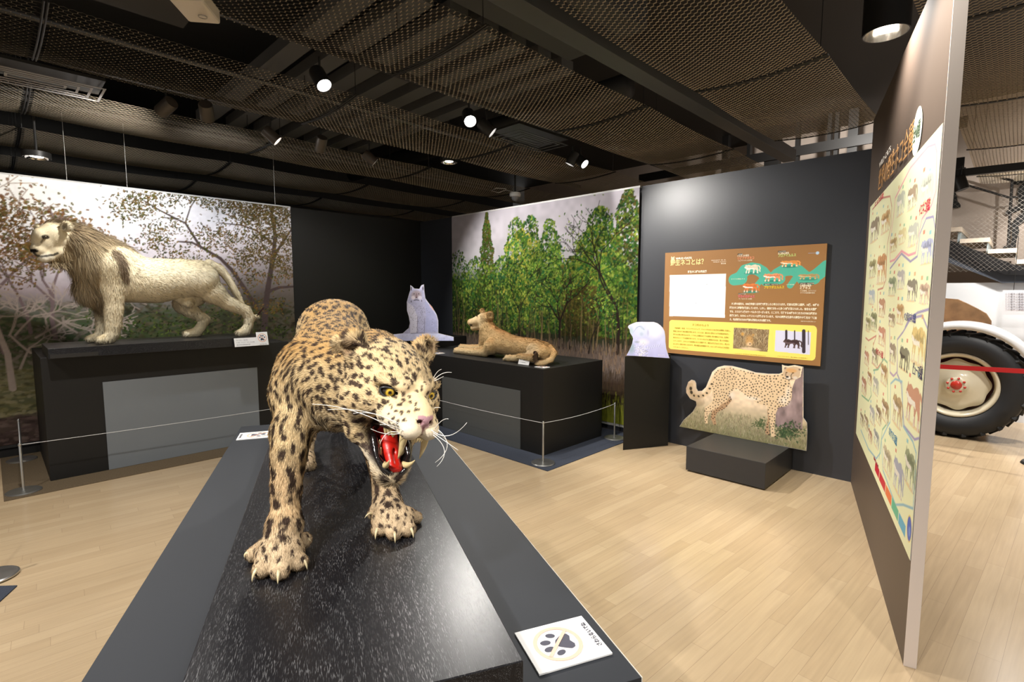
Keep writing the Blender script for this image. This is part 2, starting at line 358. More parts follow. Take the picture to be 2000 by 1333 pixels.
# ================================================================== the hall
BLACK = mat('matt_black_panel', (.012, .0115, .011), .5, spec=.35)
BLACKT = mat('black_laminate_top', (.022, .024, .028), .42, spec=.45)
SATIN = mat('satin_black_wall_sheet', (.038, .041, .050), .38, spec=.5, bump=(3, .15))
GREYP = mat('slate_grey_panel', (.18, .20, .22), .5, noise=(2, .04))
STEEL = mat('brushed_steel', (.52, .52, .51), .32, metal=.9)
DARKM = mat('dark_painted_metal', (.02, .019, .018), .45)
DUCT = mat('dull_black_duct', (.018, .017, .016), .6)
MESHM = mat('bronze_expanded_metal', (.44, .37, .27), .45, metal=.2)
WHITEP = mat('white_plastic', (.82, .82, .80), .4)
PAPER = mat('white_card', (.88, .88, .87), .6)
BEIGE = mat('beige_plaster', (.56, .47, .40), .8, noise=(5, .03))
LENS = mat('lit_lamp_lens', (1, 1, 1), .3, emit=(1, .97, .93), estr=30)
LENSW = mat('lit_lamp_lens_warm', (1, 1, 1), .3, emit=(1, .9, .75), estr=9)
CHROME = mat('bright_reflector', (.85, .82, .78), .12, metal=1)

f = mesh_obj('floor', [(-14, -8, 0), (16, -8, 0), (16, 18, 0), (-14, 18, 0)], [(0, 1, 2, 3)], wood_floor()); tag(f, kind='structure')
def struct(name, mb, m, **k): o = mb.build(name, m, **k); return tag(o, kind='structure')
struct('ceiling', MB().prism([(-14, -8), (16, -8), (16, 18), (-14, 18)], 4.1, 4.25), DUCT)
struct('wall_back', MB().uvbox(-3.2, 4.82, 6.60, 6.72, 0, 2.57), BLACK)
struct('wall_right', MB().uvbox(4.72, 4.82, .84, 6.60, 0, 2.575), SATIN)
struct('wall_far_right', MB().uvbox(9.6, 9.75, -9, 9, 0, 4.1), BEIGE)
struct('wall_far_back', MB().uvbox(-9, 9.6, 9.4, 9.5, 0, 4.1), DUCT)
struct('wall_left', MB().prism([(-13.9, -7), (-13.8, -7), (-13.8, 17), (-13.9, 17)], 0, 4.1), DUCT)
struct('trim_1', MB().uvbox(-3.2, 4.70, 6.52, 6.598, .0, .06), BLACK)

# carpet mats under the exhibits
BROWNC = mat('brown_carpet', (.135, .10, .062), .95, spec=.1, bump=(400, .4), noise=(140, .25))
BLUEC = mat('slate_carpet', (.055, .063, .085), .95, spec=.1, bump=(400, .4), noise=(140, .2))
o = MB().uvbox(-.01, 3.20, 5.12, 6.50, .0005, .006).build('carpet_mat', BROWNC); tag(o, 'brown carpet mat on the floor round the standing lion plinth', 'carpet')
o = MB().uvbox(3.215, 4.70, 2.74, 6.50, .0005, .006).build('carpet_mat', BLUEC); tag(o, 'slate blue carpet mat on the floor round the reclining lion plinth', 'carpet')
p0 = at_z(34, 1147); 
o = MB().prism([at_z(34, 1146), at_z(-90, 1150), at_z(-90, 1260)], .0005, .006).build('carpet_mat', BLUEC); tag(o, 'corner of a slate blue carpet mat at the left edge of the photo', 'carpet')

def plinth(name, mb, m, label, cat='plinth'): o = mb.build(name, m, bevel=.0015); return tag(o, label, cat)
# --- standing lion
LP_END = float(np.dot(at_z(565, 668, .994), U))
t = thing('display_plinth', uv(1.5, 5.9, 0), 'long matt black plinth with a grey front panel under the standing lion', 'plinth')
MB().uvbox(.26, LP_END, 5.405, 6.45, 0.006, .994).build('body', BLACK, t, bevel=.002)
MB().uvbox(.63, 1.852, 5.397, 5.4046, .008, .758).build('front_panel', GREYP, t)
ASH = black_ash(math.radians(109.9))
pb0 = at_z(93, 682, 1.075); pb1 = at_z(540, 652, 1.075)
LBV = float(np.dot(pb0, V)); LBU0 = float(np.dot(pb0, U)); LBU1 = float(np.dot(at_v(527, 655, LBV), U))
t = thing('mounting_board', uv(1.4, 5.8, .994), 'black wooden base board lying on the plinth under the standing lion', 'base board')
MB().uvbox(LBU0, LBU1, LBV, LBV+.62, .995, 1.075).build('board', ASH, t, bevel=.002)
MB().uvbox(LBU0+.01, LBU0+.30, LBV-.003, LBV-.0005, 1.0, 1.03).build('slot', DARKM, t)
# --- reclining lion plinth
t = thing('display_plinth', uv(3.9, 4.2, 0), 'matt black plinth with a dark grey front panel under the reclining young lion', 'plinth')
MB().uvbox(3.49, 4.42, 3.03, 5.25, .006, .809).build('body', BLACK, t, bevel=.002)
MB().uvbox(3.482, 3.4896, 3.315, 4.51, .008, float(at_u(940, 750, 3.485)[2])).build('front_panel', mat('charcoal_grey_panel', (.09, .095, .095), .5), t)
plinth('display_plinth', MB().uvbox(3.75, 4.68, 5.5, 6.5, .006, .90), BLACK, 'tall black corner plinth under the lynx cutout')
# --- wedge column of the pale cat cutout
cA, cB = at_z(1216.6, 880), at_z(1304.6, 871)
n_ = np.array([cA[1]-cB[1], cB[0]-cA[0], 0]); n_ = n_/np.linalg.norm(n_)
if n_[1] < 0: n_ = -n_
WD = uv(4.715, 0)
cC = at_z(1311, 860); cC = uv(4.712, float(np.dot(cB, V))+.10); cD = uv(4.712, float(np.dot(cA, V))-.02)
plinth('display_column', MB().prism([cA, cB, cC, cD], 0.001, .905), BLACK, 'narrow black column beside the information board carrying the pale cat cutout', 'plinth')
# --- low block under the cheetah
b0 = at_z(1338, 921); b1 = at_z(1494, 959)
ub = float(np.dot((b0+b1)/2, U)); vb0 = float(np.dot(b1, V)); vb1 = float(np.dot(b0, V))
t = thing('display_block', uv(ub+.3, (vb0+vb1)/2, 0), 'low black block on castors on the floor under the cheetah cutout', 'plinth')
MB().uvbox(ub, 4.71, vb0, vb1, .012, .215).build('body', mat('dark_block', (.03, .03, .033), .42), t, bevel=.002)
for vv in (vb0+.05, vb1-.05):
    for uu in (ub+.03, 4.62): MB().lathe([(0, -.012), (.0115, -.012), (.0115, .012), (0, .012)], uv(uu, vv, .0122), axis=V, n=12).build('castor', STEEL, t, smooth=False)

# --- leopard plinth and base board
LA = math.radians(109.9); LD = np.array([math.cos(LA), math.sin(LA), 0]); LN = np.array([LD[1], -LD[0], 0])
def lp(a, n, z=0): return LD*a+LN*n+np.array([0, 0, z])
PF = float(np.dot(at_z(470, 834, .81), LD)); A0 = .735
TAUPE = mat('taupe_grey_laminate', (.075, .066, .060), .45, spec=.4); NAVY = mat('blue_black_laminate', (.019, .022, .028), .6, spec=.35)
t = thing('display_plinth', lp(1.5, .04, 0), 'long dark plinth in the foreground under the snarling leopard', 'plinth')
MB().prism([lp(A0, -.43), lp(A0, .514), lp(PF, .511), lp(PF, -.43)], 0.001, .798).build('body', BLACK, t, bevel=.001)
MB().prism([lp(A0, -.43), lp(A0, .514), lp(PF, .511), lp(PF, -.43)], .7982, .81).build('top', NAVY, t, bevel=.0008)
MB().prism([lp(A0-.001, .5145), lp(A0-.001, .5158), lp(PF, .5128), lp(PF, .5115)], .799, .8104).build('edge_band', mat('pale_edge_band', (.75, .70, .62), .5), t)
B0, BN0, BN1 = .757, -.2305, .2915
BF = PF-.06
t = thing('mounting_board', lp(1.4, .03, .81), 'glossy black wood grain base board under the snarling leopard', 'base board')
MB().prism([lp(B0, BN0), lp(B0-.008, BN1), lp(BF, BN1), lp(BF, BN0)], .8105, .89).build('board', ASH, t, bevel=.0018)

# --- tall partition on the right with the wild cat poster
pa, pb = at_z(1764, 1300), uv(4.715, float(np.dot(at_z(1665, 939), V))); pd = (pb-pa)/np.linalg.norm(pb-pa); pn = np.array([pd[1], -pd[0], 0])   # pn: to the right, away from the room
BRN = mat('brown_vinyl', (.105, .076, .058), .5, spec=.3)
t = thing('partition_wall', (pa+pb)/2, 'tall brown partition panel standing at the right with a pale narrow end face', 'partition')
PH = 2.78
MB().prism([pa, pb, pb+pn*.040, pa+pn*.040], .001, PH).build('panel', BRN, t)
MB().prism([pa-pd*.004, pa-pd*.0003, pa-pd*.0003+pn*.042, pa-pd*.004+pn*.042], .001, PH).build('end_face', mat('pale_pinkish_edge', (.78, .69, .63), .5), t)
MB().prism([pa+pn*.0405, pb+pn*.0405, pb+pn*.043, pa+pn*.043], .001, PH).build('back_face', mat('pale_back_sheet', (.6, .55, .5), .6), t)

# --- barrier posts and cords
def stanchion(p, h=.372, label='', r=.105):
    t = thing('barrier_post', p, label, 'barrier post', 'low steel barrier posts')
    MB().lathe([(0, .0005), (r, .0005), (r, .007), (r*.93, .012), (r*.3, .0145), (0, .0145)], p, n=40).build('base_plate', STEEL, t, smooth=True, auto=30)
    MB().lathe([(.0085, .0148), (.0085, h), (.006, h+.004), (0, h+.004)], p, n=16).build('pole', STEEL, t, smooth=True, auto=40)
    MB().lathe([(.0092, h-.018), (.011, h-.014), (.011, h-.008), (.0092, h-.004)], p, n=16).build('cord_ring', STEEL, t, smooth=True)
    return np.array(p)+np.array([0, 0, h-.011])
s1 = stanchion(uv(.10, 5.26, .006), label='low steel barrier post at the left front corner of the standing lion plinth')
s2 = stanchion(at_z(43, 899, .006), label='low steel barrier post beside the left end of the lion plinth, near the forest backdrop')
s3 = stanchion(uv(3.345, 5.23, .006), label='low steel barrier post behind the leopard, between the two lion plinths')
s4 = stanchion(uv(3.335, 2.895, .006), label='low steel barrier post at the near corner of the reclining lion plinth')
s5 = stanchion(uv(4.44, 2.885, .006), label='low steel barrier post beside the narrow black column')
s6 = stanchion(at_z(-14, 1128, .006), label='low steel barrier post whose base shows at the left edge of the photo')
CORD = mat('pale_cord', (.72, .72, .72), .6)
def cord(a, b, label, sag=.02):
    pts = [a+(b-a)*t_+np.array([0, 0, -sag*4*t_*(1-t_)]) for t_ in np.linspace(0, 1, 24)]
    o = MB().tube(pts, .0022, 6).build('barrier_rope', CORD, smooth=True); tag(o, label, 'cord', 'cords between the barrier posts')
def off(a, b, r=.0128): d = (b-a)/np.linalg.norm(b-a); return a+d*r, b-d*r
cord(*off(s1, s3), 'white cord stretched along the front of the standing lion plinth')
cord(*off(s1, s2), 'short white cord at the left end of the standing lion plinth', .005)
cord(*off(s3, s4), 'white cord stretched along the front of the reclining lion plinth')
cord(*off(s4, s5), 'white cord along the right side of the reclining lion plinth')

# ================================================================== ceiling
STRIPS = [(-1.9, -.95), (-.46, .5), (.96, 1.83), (2.23, 3.20), (3.68, 4.65), (5.13, 6.08), (6.58, 7.52), (8.0, 8.95)]
ZC = 3.0; PLEN = 1.74
def px_of(P):
    d = np.array(P)-CAM; c, s = math.cos(PITCH), math.sin(PITCH); dep = d[1]*c-d[2]*s; up = d[1]*s+d[2]*c
    return (1000+F_PX*d[0]/dep, 666.5-F_PX*up/dep, dep)
def expanded_sheet(name, width):
    """honeycomb of tilted metal strands, arched across its width and sagging a little along its length"""
    cu, cv = .038, .036; nu, nv = int(PLEN/cu), int(width/(cv*.75)); v = []; f = []
    def pos(a, b): 
        tv = (b/width)*2-1; tu = (a/PLEN)*2-1
        return np.array([a, b, .030*(tv*tv)-.018*(1-tu*tu)-.03])
    for j in range(nv):
        for i in range(nu):
            o = (j % 2)*.5*cu; x = i*cu+o; y = j*cv*.75
            if x > PLEN-cu*.6: continue
            A = (x, y+cv*.25); B = (x+cu*.5, y); C = (x+cu, y+cv*.25); D = (x, y+cv*.75)
            for p, q in ((A, B), (B, C), (A, D)):
                if q[1] > width or p[1] > width: continue
                a = pos(*p); b = pos(*q); k = len(v); w = .0015; h = .0042
                d = b-a; s = np.array([-d[1], d[0], 0]); s = s/(np.linalg.norm(s)+1e-9)*w
                t1 = np.array([0, .0012, h]);
                v += [a-s-t1*.5, b-s-t1*.5, b+s+t1*.5, a+s+t1*.5]; f.append((k, k+1, k+2, k+3))
    R = np.stack([U, V, [0, 0, 1]]); v = np.array(v)@R
    me_o = mesh_obj(name, v, np.array(f), MESHM); me = me_o.data; bpy.data.objects.remove(me_o); return me
SHEETS = {}
near_far = {0: 'over the right aisle', 1: 'over the right aisle beyond the partition', 2: 'over the partition and information wall', 3: 'directly above the leopard aisle', 4: 'one row in front of the lion wall', 5: 'near the lion wall', 6: 'just above the top of the lion wall', 7: 'farthest row behind the lion wall'}
for si, (v0, v1) in enumerate(STRIPS):
    w = round(v1-v0, 2)
    if w not in SHEETS: SHEETS[w] = expanded_sheet('mesh_sheet', w)
    for j in range(-4, 6):
        u0 = .33+1.755*j
        if si in (2,) and j > 2: continue
        if si >= 3 and u0 > 7.0: continue
        vis = False
        for a in (0, .5, 1):
            for b in (0, 1):
                x, y, dep = px_of(uv(u0+PLEN*a, v0+(v1-v0)*b, ZC))
                if dep > .3 and -60 < x < 2060 and -60 < y < 560: vis = True
        if not vis: continue
        c = uv(u0, v0, ZC)
        x, y, dep = px_of(uv(u0+PLEN/2, (v0+v1)/2, ZC)); side = 'left' if x < 667 else 'middle' if x < 1333 else 'right'
        t = thing('ceiling_mesh_panel', c, 'bronze expanded metal ceiling panel %s, %s part of the photo' % (near_far[si], side), 'ceiling panel', 'hanging metal mesh ceiling panels')
        o = bpy.data.objects.new('mesh_sheet', SHEETS[w]); COL.objects.link(o); o.parent = t
        mb = MB()
        for uu in (u0-.004, u0+PLEN-.006):
            mb.tube([uv(uu, v0+(v1-v0)*s_, ZC+.030*(2*s_-1)**2-.03) for s_ in np.linspace(0, 1, 9)], .0055, 6)
        mb.build('edge_rod', DARKM, t)
        hb = MB()
        for vv in (v0+.05, v1-.05): hb.tube([uv(u0, vv, ZC+.0), uv(u0, vv, 4.1)], .003, 5)
        hb.build('hanger', DARKM, t)
# beams, tracks, ducts above the gaps
def ctag(o, label, cat, g=None): return tag(o, label, cat, g)
ctag(MB().uvbox(.5, 6.4, 1.87, 2.0, 2.96, 3.08).build('ceiling_beam', mat('dark_steel_beam', (.045, .045, .045), .5), bevel=.003), 'long dark steel beam between ceiling mesh rows, running towards the information wall', 'beam')
for k, (vv, lab) in enumerate([(3.255, 'above the leopard'), (4.70, 'in front of the lion wall')]):
    ctag(MB().uvbox(-1.0, 6.2, vv-.018, vv+.018, 3.03, 3.07).build('lighting_track', DARKM), 'black lighting track in the ceiling gap '+lab, 'lighting track', 'ceiling lighting tracks')
for k, (uu, vv0, vv1, z, r) in enumerate([(2.9, 3.2, 8.0, 3.80, .14), (4.6, 2.9, 8.4, 3.55, .12)]):
    ctag(MB().tube([uv(uu, vv0, z), uv(uu, vv1, z)], r, 20).build('air_duct', DUCT, smooth=True), 'round black air duct above the ceiling mesh, %s' % ['over the middle of the room', 'towards the corner'][k], 'duct', 'dark air ducts above the mesh')
RIB = mat('grey_ribbed_deck', (.10, .10, .10), .6)
for k in range(7):
    uu = 1.75+.30*k
    ctag(MB().uvbox(uu, uu+.16, 2.9, 6.6, 3.40, 3.50).build('ceiling_rib', RIB), 'grey ribbed steel strip above the mesh, rib %s from the left' % ['first', 'second', 'third', 'fourth', 'fifth', 'sixth', 'seventh'][k], 'ceiling rib', 'grey ceiling ribs over the ducts')
for k, (v0, z) in enumerate([(6.28, 3.18), (6.36, 3.26), (1.98+2.5, 3.2)]):
    ctag(MB().tube([uv(-1.5, v0, z), uv(6, v0, z)], .02, 10).build('conduit_pipe', mat('dull_grey_pipe', (.12, .12, .12), .4, metal=.5), smooth=True), ['lower thin grey conduit pipe along the ceiling over the lion wall', 'upper thin grey conduit pipe along the ceiling over the lion wall', 'thin grey conduit pipe over the ceiling row near the vent'][k], 'pipe')
ctag(MB().uvbox(1.9, 3.4, 2.0, 2.7, 3.35, 3.75).build('ceiling_box', mat('grey_air_box', (.055, .055, .055), .6), bevel=.005), 'large dark grey air conditioning box above the gap beside the steel beam', 'air unit')
ctag(MB().uvbox(.50, .98, 3.15, 3.85, 3.15, 3.55).build('ceiling_box', mat('dark_brown_box', (.03, .026, .022), .6), bevel=.005), 'dark square box above the ceiling gap behind the projector', 'air unit')
# slatted air vents
VENT = mat('vent_metal', (.30, .29, .29), .5)
def vent(u0, u1, v0, v1, z, label, m=VENT, rings=4):
    t = thing('air_vent', uv((u0+u1)/2, (v0+v1)/2, z), label, 'air vent')
    MB().uvbox(u0, u1, v0, v1, z+.055, z+.075).build('housing', DARKM, t)
    for k in range(rings):
        i = .046*k*(v1-v0)/.36; a, b, c, d = u0+i*1.5, u1-i*1.5, v0+i, v1-i; j = .015; mb = MB()
        mb.uvbox(a, b, c, c+j, z+.002*k, z+.002*k+.004).uvbox(a, b, d-j, d, z+.002*k, z+.002*k+.004).uvbox(a, a+j, c+j, d-j, z+.002*k, z+.002*k+.004).uvbox(b-j, b, c+j, d-j, z+.002*k, z+.002*k+.004)
        mb.build('louvre', m, t)
vent(-.02, .70, 4.76, 5.11, 2.95, 'rectangular louvred air vent in the ceiling above the lion, at the left')
vent(3.45, 4.15, 3.30, 3.66, 2.96, 'square louvred air vent in the ceiling gap right of the brightest lamp', mat('dark_vent', (.04, .04, .04), .5))
# spotlights: one fixture round every real lamp
cans = {0: 'lit spotlight nearest the projector, above the leopard back', 1: 'brightest lit spotlight, in the middle of the ceiling', 2: 'lit spotlight just right of the brightest one, aimed at the information wall', 3: 'left one of the pair of lit spotlights near the green backdrop', 4: 'right one of the pair of lit spotlights near the green backdrop', 5: 'brown cylinder spotlight left one of the pair above the lion', 6: 'brown cylinder spotlight right one of the pair above the lion', 7: 'dim cylinder spotlight aimed at the forest backdrop', 8: 'dim cylinder spotlight in the far ceiling gap, middle', 9: 'dim cylinder spotlight in the far ceiling gap, leftmost'}
CAN = mat('brown_lamp_body', (.07, .058, .048), .45, metal=.3)
for k, (c, d) in enumerate(LAMPS):
    t = thing('ceiling_spotlight', c, cans[k], 'spotlight', 'track spotlights')
    L_ = .125; r = .05
    MB().lathe([(0, -L_), (r*.9, -L_), (r, -L_+.012), (r, .012), (r*.93, .012), (r*.93, -.02), (0, -.02)], c, axis=d, n=28).build('lamp_body', CAN if k > 4 else DARKM, t, smooth=True, auto=35)
    lb_ = t.children[0]
    MB().lathe([(0, -.014), (r*.9, -.014)], c, axis=d, n=28).build('lamp_lens', LENS, lb_)
    top = np.array([c[0], c[1], 3.03]) - d*np.array([1, 1, 0])*.06
    MB().tube([c-d*.06+np.array([0, 0, .045]), top], .008, 8).build('stem', DARKM, t)
def downlight(c, r, label, lit=True):
    t = thing('ceiling_downlight', c, label, 'downlight')
    MB().lathe([(r*1.0, 0), (r*1.06, 0), (r*1.06, .34 if r > .1 else .05), (0, .34 if r > .1 else .05)], c, n=40).build('housing', DARKM, t, smooth=True, auto=35)
    q_ = 1 if r > .1 else .25; MB().tube([c+np.array([0, 0, .05]), (c[0], c[1], 3.6)], .01, 8).build('stem', DARKM, t)
    rf_ = MB().lathe([(r, .001), (r*.96, .05*q_), (r*.72, .13*q_), (r*.35, .17*q_)], c, n=40).build('reflector', CHROME, t, smooth=True)
    MB().lathe([(0, .045*q_), (r*.50, .045*q_), (r*.50, .16*q_)], c, n=24).build('bulb', LENSW, rf_)
downlight(at_v(1730, 66, .74), .125, 'large round downlight with a faceted reflector beside the partition top')
downlight(at_v(877, 318, 4.89), .095, 'round downlight in the ceiling over the reclining lion, centre of the photo')
downlight(at_v(72, 309, 6.33), .095, 'round downlight at the left above the forest backdrop')
# projector and dome camera
c = uv(.80, 2.93, 2.84)
t = thing('projector', c, 'white box projector hanging from the ceiling at the top left', 'projector')
MB().obox(c+[0, 0, .045], U*.6+V*.8, V*.6-U*.8, (0, 0, 1), .105, .075, .036).build('casing', mat('cream_plastic', (.62, .56, .48), .45), t, bevel=.012)
MB().lathe([(.016, -.001), (.02, -.001), (.02, .003)], c+U*.03, n=20).build('dial', mat('grey_plastic', (.35, .33, .3), .5), t)
MB().tube([c+[0, 0, .086], c+[0, 0, 1.2]], .014, 10).build('mount_pole', DARKM, t)
c = uv(5.0, 4.9, 2.85); c = at_v(1006, 384, 4.9)
t = thing('dome_camera', c, 'small white dome security camera hanging above the green forest backdrop', 'camera')
MB().lathe([(0, .05), (.068, .05), (.075, .03), (.072, 0), (.055, -.008)], c, n=32).build('housing', WHITEP, t, smooth=True, auto=40)
MB().lathe([(.052, -.007), (.046, -.035), (.028, -.055), (0, -.062)], c, n=32).build('dome', mat('smoked_dome', (.25, .25, .26), .08), t, smooth=True)
MB().tube([c+[0, 0, .05], c+[0, 0, .35]], .012, 8).build('stem', DARKM, t)
MB().tube([c+[-.01, 0, .055], c+[-.12, .02, .09], c+[-.22, 0, .05], c+[-.32, 0, .075], c+[-.25, 0, .11], c+[-.12, 0, .10]], .004, 6).build('cable', WHITEP, t, smooth=True)

# ================================================================== beyond the partition: staircase, tractor
SU = 8.25
WHT = mat('white_stair_panel', (.80, .83, .86), .5)
struct('wall_stair', MB().uvbox(SU+.05, SU+.12, -4.5, 1.6, 0, 1.62), WHT)
vt = lambda x, y: float(np.dot(at_u(x, y, SU), V)); zt = lambda x, y: float(at_u(x, y, SU)[2])
def slab(name, pix, thick, m, parent, u0=SU):
    P = [at_u(x, y, u0) for x, y in pix]; n = len(P); Q = [p+U*thick for p in P]
    a = MB().add([*P, *Q], [tuple(range(n)), tuple(range(2*n-1, n-1, -1))]+[(i, n+i, n+(i+1) % n, (i+1) % n) for i in range(n)])
    o = a.build(name, m, parent); 
    bm = bmesh.new(); bm.from_mesh(o.data); bmesh.ops.recalc_face_normals(bm, faces=bm.faces); bm.to_mesh(o.data); bm.free(); return o
t = thing('staircase', uv(SU, -1.0, 1.0), 'staircase with pale treads and dark steel stringer behind the partition at right', 'stairs')
slab('stringer', [(1700, 415), (1856, 473), (1980, 520), (2120, 520), (2120, 552), (1957, 553), (1855, 514), (1700, 455)], .06, mat('grey_blue_steel', (.07, .08, .10), .4), t)
slab('stringer_flange', [(1700, 412), (1856, 470), (1985, 519), (2120, 519), (2120, 541), (1962, 537), (1856, 488), (1700, 430)], .10, mat('black_steel', (.012, .012, .013), .35), t, SU-.04)
TR = mat('pale_stair_tread', (.72, .62, .50), .6); RIS = mat('glass_grey_riser', (.33, .40, .42), .4)
for k in range(6):
    x0, y0 = 1766+54.5*k, 427+19.5*k*1.03
    a = at_u(x0, y0, SU); b = at_u(x0+58, y0-1, SU); z = a[2]; va, vb_ = float(np.dot(a, V)), float(np.dot(b, V))
    MB().uvbox(SU+.0, SU+1.2, vb_, va, z-.05, z).build('tread', TR, t)
    MB().uvbox(SU+.1, SU+1.18, vb_+.01, vb_+.06 if False else va-.24, z-.19, z-.051).build('riser', RIS, t)
# wall painting of an upright ape-man in silhouette, part of a wall frieze
SIL = mat('black_silhouette', (.012, .012, .012), .6)
def silhouette(name, pix, u0, label):
    o = slab(name, pix, .012, SIL, None, u0); return tag(o, label, 'wall silhouette')
silhouette('wall_silhouette', [(2040, 335), (1995, 338), (1985, 345), (1978, 354), (1977, 360), (1988, 361), (1994, 357), (1996, 360), (1990, 366), (1987, 378), (1989, 391), (1993, 400), (1980, 406), (1968, 411), (1962, 417), (1968, 420), (1980, 416), (1996, 408), (1999, 412), (1986, 424), (1976, 438), (1976, 450), (1977, 466), (1974, 477), (1962, 481), (1958, 485), (1970, 484), (1984, 484), (1985, 472), (1991, 452), (1989, 441), (2004, 432), (2024, 424), (2040, 440), (2060, 400), (2060, 345)], 9.55, 'black walking ape man silhouette on the beige stair wall, at the right edge')
silhouette('wall_silhouette', [(1850, 368), (1864, 370), (1869, 384), (1870, 392), (1876, 400), (1876, 405), (1866, 407), (1850, 407)], 9.55, 'small black silhouette shape on the beige wall just beyond the partition edge')
# dark frame rails before the beige wall
t = thing('stair_railing', uv(9.3, 0, 2), 'thin black railing frame in front of the beige stair wall', 'railing')
def pbar(pts, r, u0, nm='rail', mm=None): MB().tube([at_u(x, y, u0) for x, y in pts], r, 6).build(nm, mm or DARKM, t)
pbar([(1845, 318), (1886, 329)], .012, 9.3); pbar([(1920, 338), (1977, 353), (1977, 353), (1969, 484)], .016, 9.3); pbar([(1870, 356), (1970, 386), (1990, 385)], .014, 9.3)
o = slab('lighting_bar', [(1700, 350), (2100, 305), (2100, 321), (1700, 362)], .06, DARKM, None, 6.9); tag(o, 'thick black lighting bar crossing above the stairs', 'lighting bar')
c = at_u(1876, 362, 6.88); t = thing('ceiling_spotlight', c, 'black cylinder spotlight hanging from the bar above the stairs', 'spotlight')
MB().lathe([(0, -.09), (.055, -.09), (.06, -.08), (.06, .05), (.05, .052), (0, .03)], c, axis=(.25, -.2, -.9), n=24).build('lamp_body', DARKM, t, smooth=True, auto=35)
MB().tube([c+[0, 0, .08], c+[0, 0, .19]], .008, 8).build('stem', DARKM, t)
# safety net hung in front of the stairs (diamond wire)
NET = mat('fine_grey_wire', (.60, .56, .50), .5, metal=.4)
nv, nf = [], []
V0, V1, Z0, Z1, st = -1.9, 1.3, 1.75, 2.88, .05
def seg_(a, b):
    k = len(nv); d = b-a; s = np.array([0, 0, .0008]); nv.extend([a-s, b-s, b+s, a+s]); nf.append((k, k+1, k+2, k+3))
H_ = Z1-Z0
for c0 in np.arange(V0-H_, V1+H_, st):
    for sg in (1, -1):
        a = np.array([c0, Z0]); b = np.array([c0+sg*H_, Z1])
        t0, t1 = 0, 1
        dx = b[0]-a[0]; ta, tb = sorted(((V0-a[0])/dx, (V1-a[0])/dx)); t0, t1 = max(0, ta), min(1, tb)
        if t1 > t0: p = a+(b-a)*t0; q = a+(b-a)*t1; seg_(uv(SU-.1, p[0], p[1]), uv(SU-.1, q[0], q[1]))
o = mesh_obj('safety_net', nv, nf, NET); tag(o, 'fine wire safety net hanging in front of the staircase', 'net')
# notice sheet hanging before the white panel
o = slab('notice_sheet', [(1959, 567), (2030, 567), (2030, 616), (1957, 615)], .004, mat('white_notice', (.85, .85, .88), .5), None, 8.1); tag(o, 'white text notice hanging on a cord beyond the tractor wheel', 'notice')
nx = at_u(1963, 578, 8.095); 
for k in range(7):
    text_mesh('lettering', 'この展示は農業機械の歴史を紹介しています', .024, at_u(1963, 575+5*k, 8.096), -V, (0, 0, 1), mat('grey_ink', (.35, .35, .4), .6), o, width=.42)
MB().tube([at_u(1980, 567, 8.102), at_u(1980, 567, 8.102)+np.array([0, 0, .6])], .003, 5).build('hanging_cord', DARKM, o)
# --- tractor rear wheel
WU = 6.98; wc = at_u(1868, 752, WU); WR = float(wc[2]); wv = float(np.dot(wc, V))
ax_ = -U
t = thing('tractor', uv(WU+.3, wv, 0), 'vintage tractor behind the partition with a cream rear wheel and white mudguard', 'tractor')
RUB = mat('black_rubber', (.018, .019, .021), .55, spec=.4); CRM = mat('cream_paint', (.72, .66, .50), .25, coat=.4); RED = mat('red_paint', (.52, .035, .02), .3, coat=.4); FEN = mat('white_fender_paint', (.72, .73, .74), .25, coat=.3)
Rr = WR*.60
wh = MB().lathe([(Rr, .0), (Rr*1.05, .045), (WR*.80, .075), (WR*.93, .05), (WR*.965, .0), (WR*.975, -.15), (WR*.965, -.30), (WR*.9, -.36), (WR*.75, -.38), (Rr, -.32)], wc, axis=ax_, n=72, ref=(0, 0, 1)).build('tyre', RUB, t, smooth=True)
mb = MB()
for k in range(22):
    for sd in (0, 1):
        a = 2*PI*(k+.5*sd)/22; e = np.array(V)*math.cos(a)+np.array([0, 0, 1])*math.sin(a); tn = -np.array(V)*math.sin(a)+np.array([0, 0, 1])*math.cos(a)
        s0 = ax_*(.05 if sd == 0 else -.35); s1 = ax_*(-.16 if sd == 0 else -.14)
        A_ = wc+e*WR*.93+s0-tn*.02; B_ = wc+e*WR*.975+s1+tn*.10; d = B_-A_
        mb.obox((A_+B_)/2+e*.008, d/np.linalg.norm(d), np.cross(e, d/np.linalg.norm(d)), e, np.linalg.norm(d)/2, .022, .018)
mb.build('tread_lug', RUB, wh, bevel=.006)
MB().lathe([(Rr*1.02, .012), (Rr*1.0, .03), (Rr*.94, .028), (Rr*.90, .0), (Rr*.86, -.05), (Rr*.86, -.22), (Rr*.9, -.30)], wc, axis=ax_, n=64).build('rim', CRM, t, smooth=True)
dsc = MB(); n = 96; v = []; f = []
prof = [(0, .03), (.16, .03), (.24, .028), (.28, .0), (.36, -.03), (.62, -.045), (.80, -.05)]
for r, h in prof:
    for i in range(n):
        a = 2*PI*i/n; rr = r*Rr
        if r > .7: rr *= 1.0+.04*math.cos(8*a+.5)-.02
        v.append(wc+ax_*(h-.0)+(np.array(V)*math.cos(a)+np.array([0, 0, 1])*math.sin(a))*max(rr, .0005))
for k in range(len(prof)-1):
    for i in range(n): f.append((k*n+i, k*n+(i+1) % n, (k+1)*n+(i+1) % n, (k+1)*n+i))
disc = mesh_obj('wheel_disc', v, f, CRM, t, smooth=True)
sm = disc.modifiers.new('solid', 'SOLIDIFY'); sm.thickness = .008
MB().lathe([(0, .045), (.125*Rr, .042), (.14*Rr, .032), (.14*Rr, .025)], wc, axis=ax_, n=32).build('hub_cap', RED, t, smooth=True)
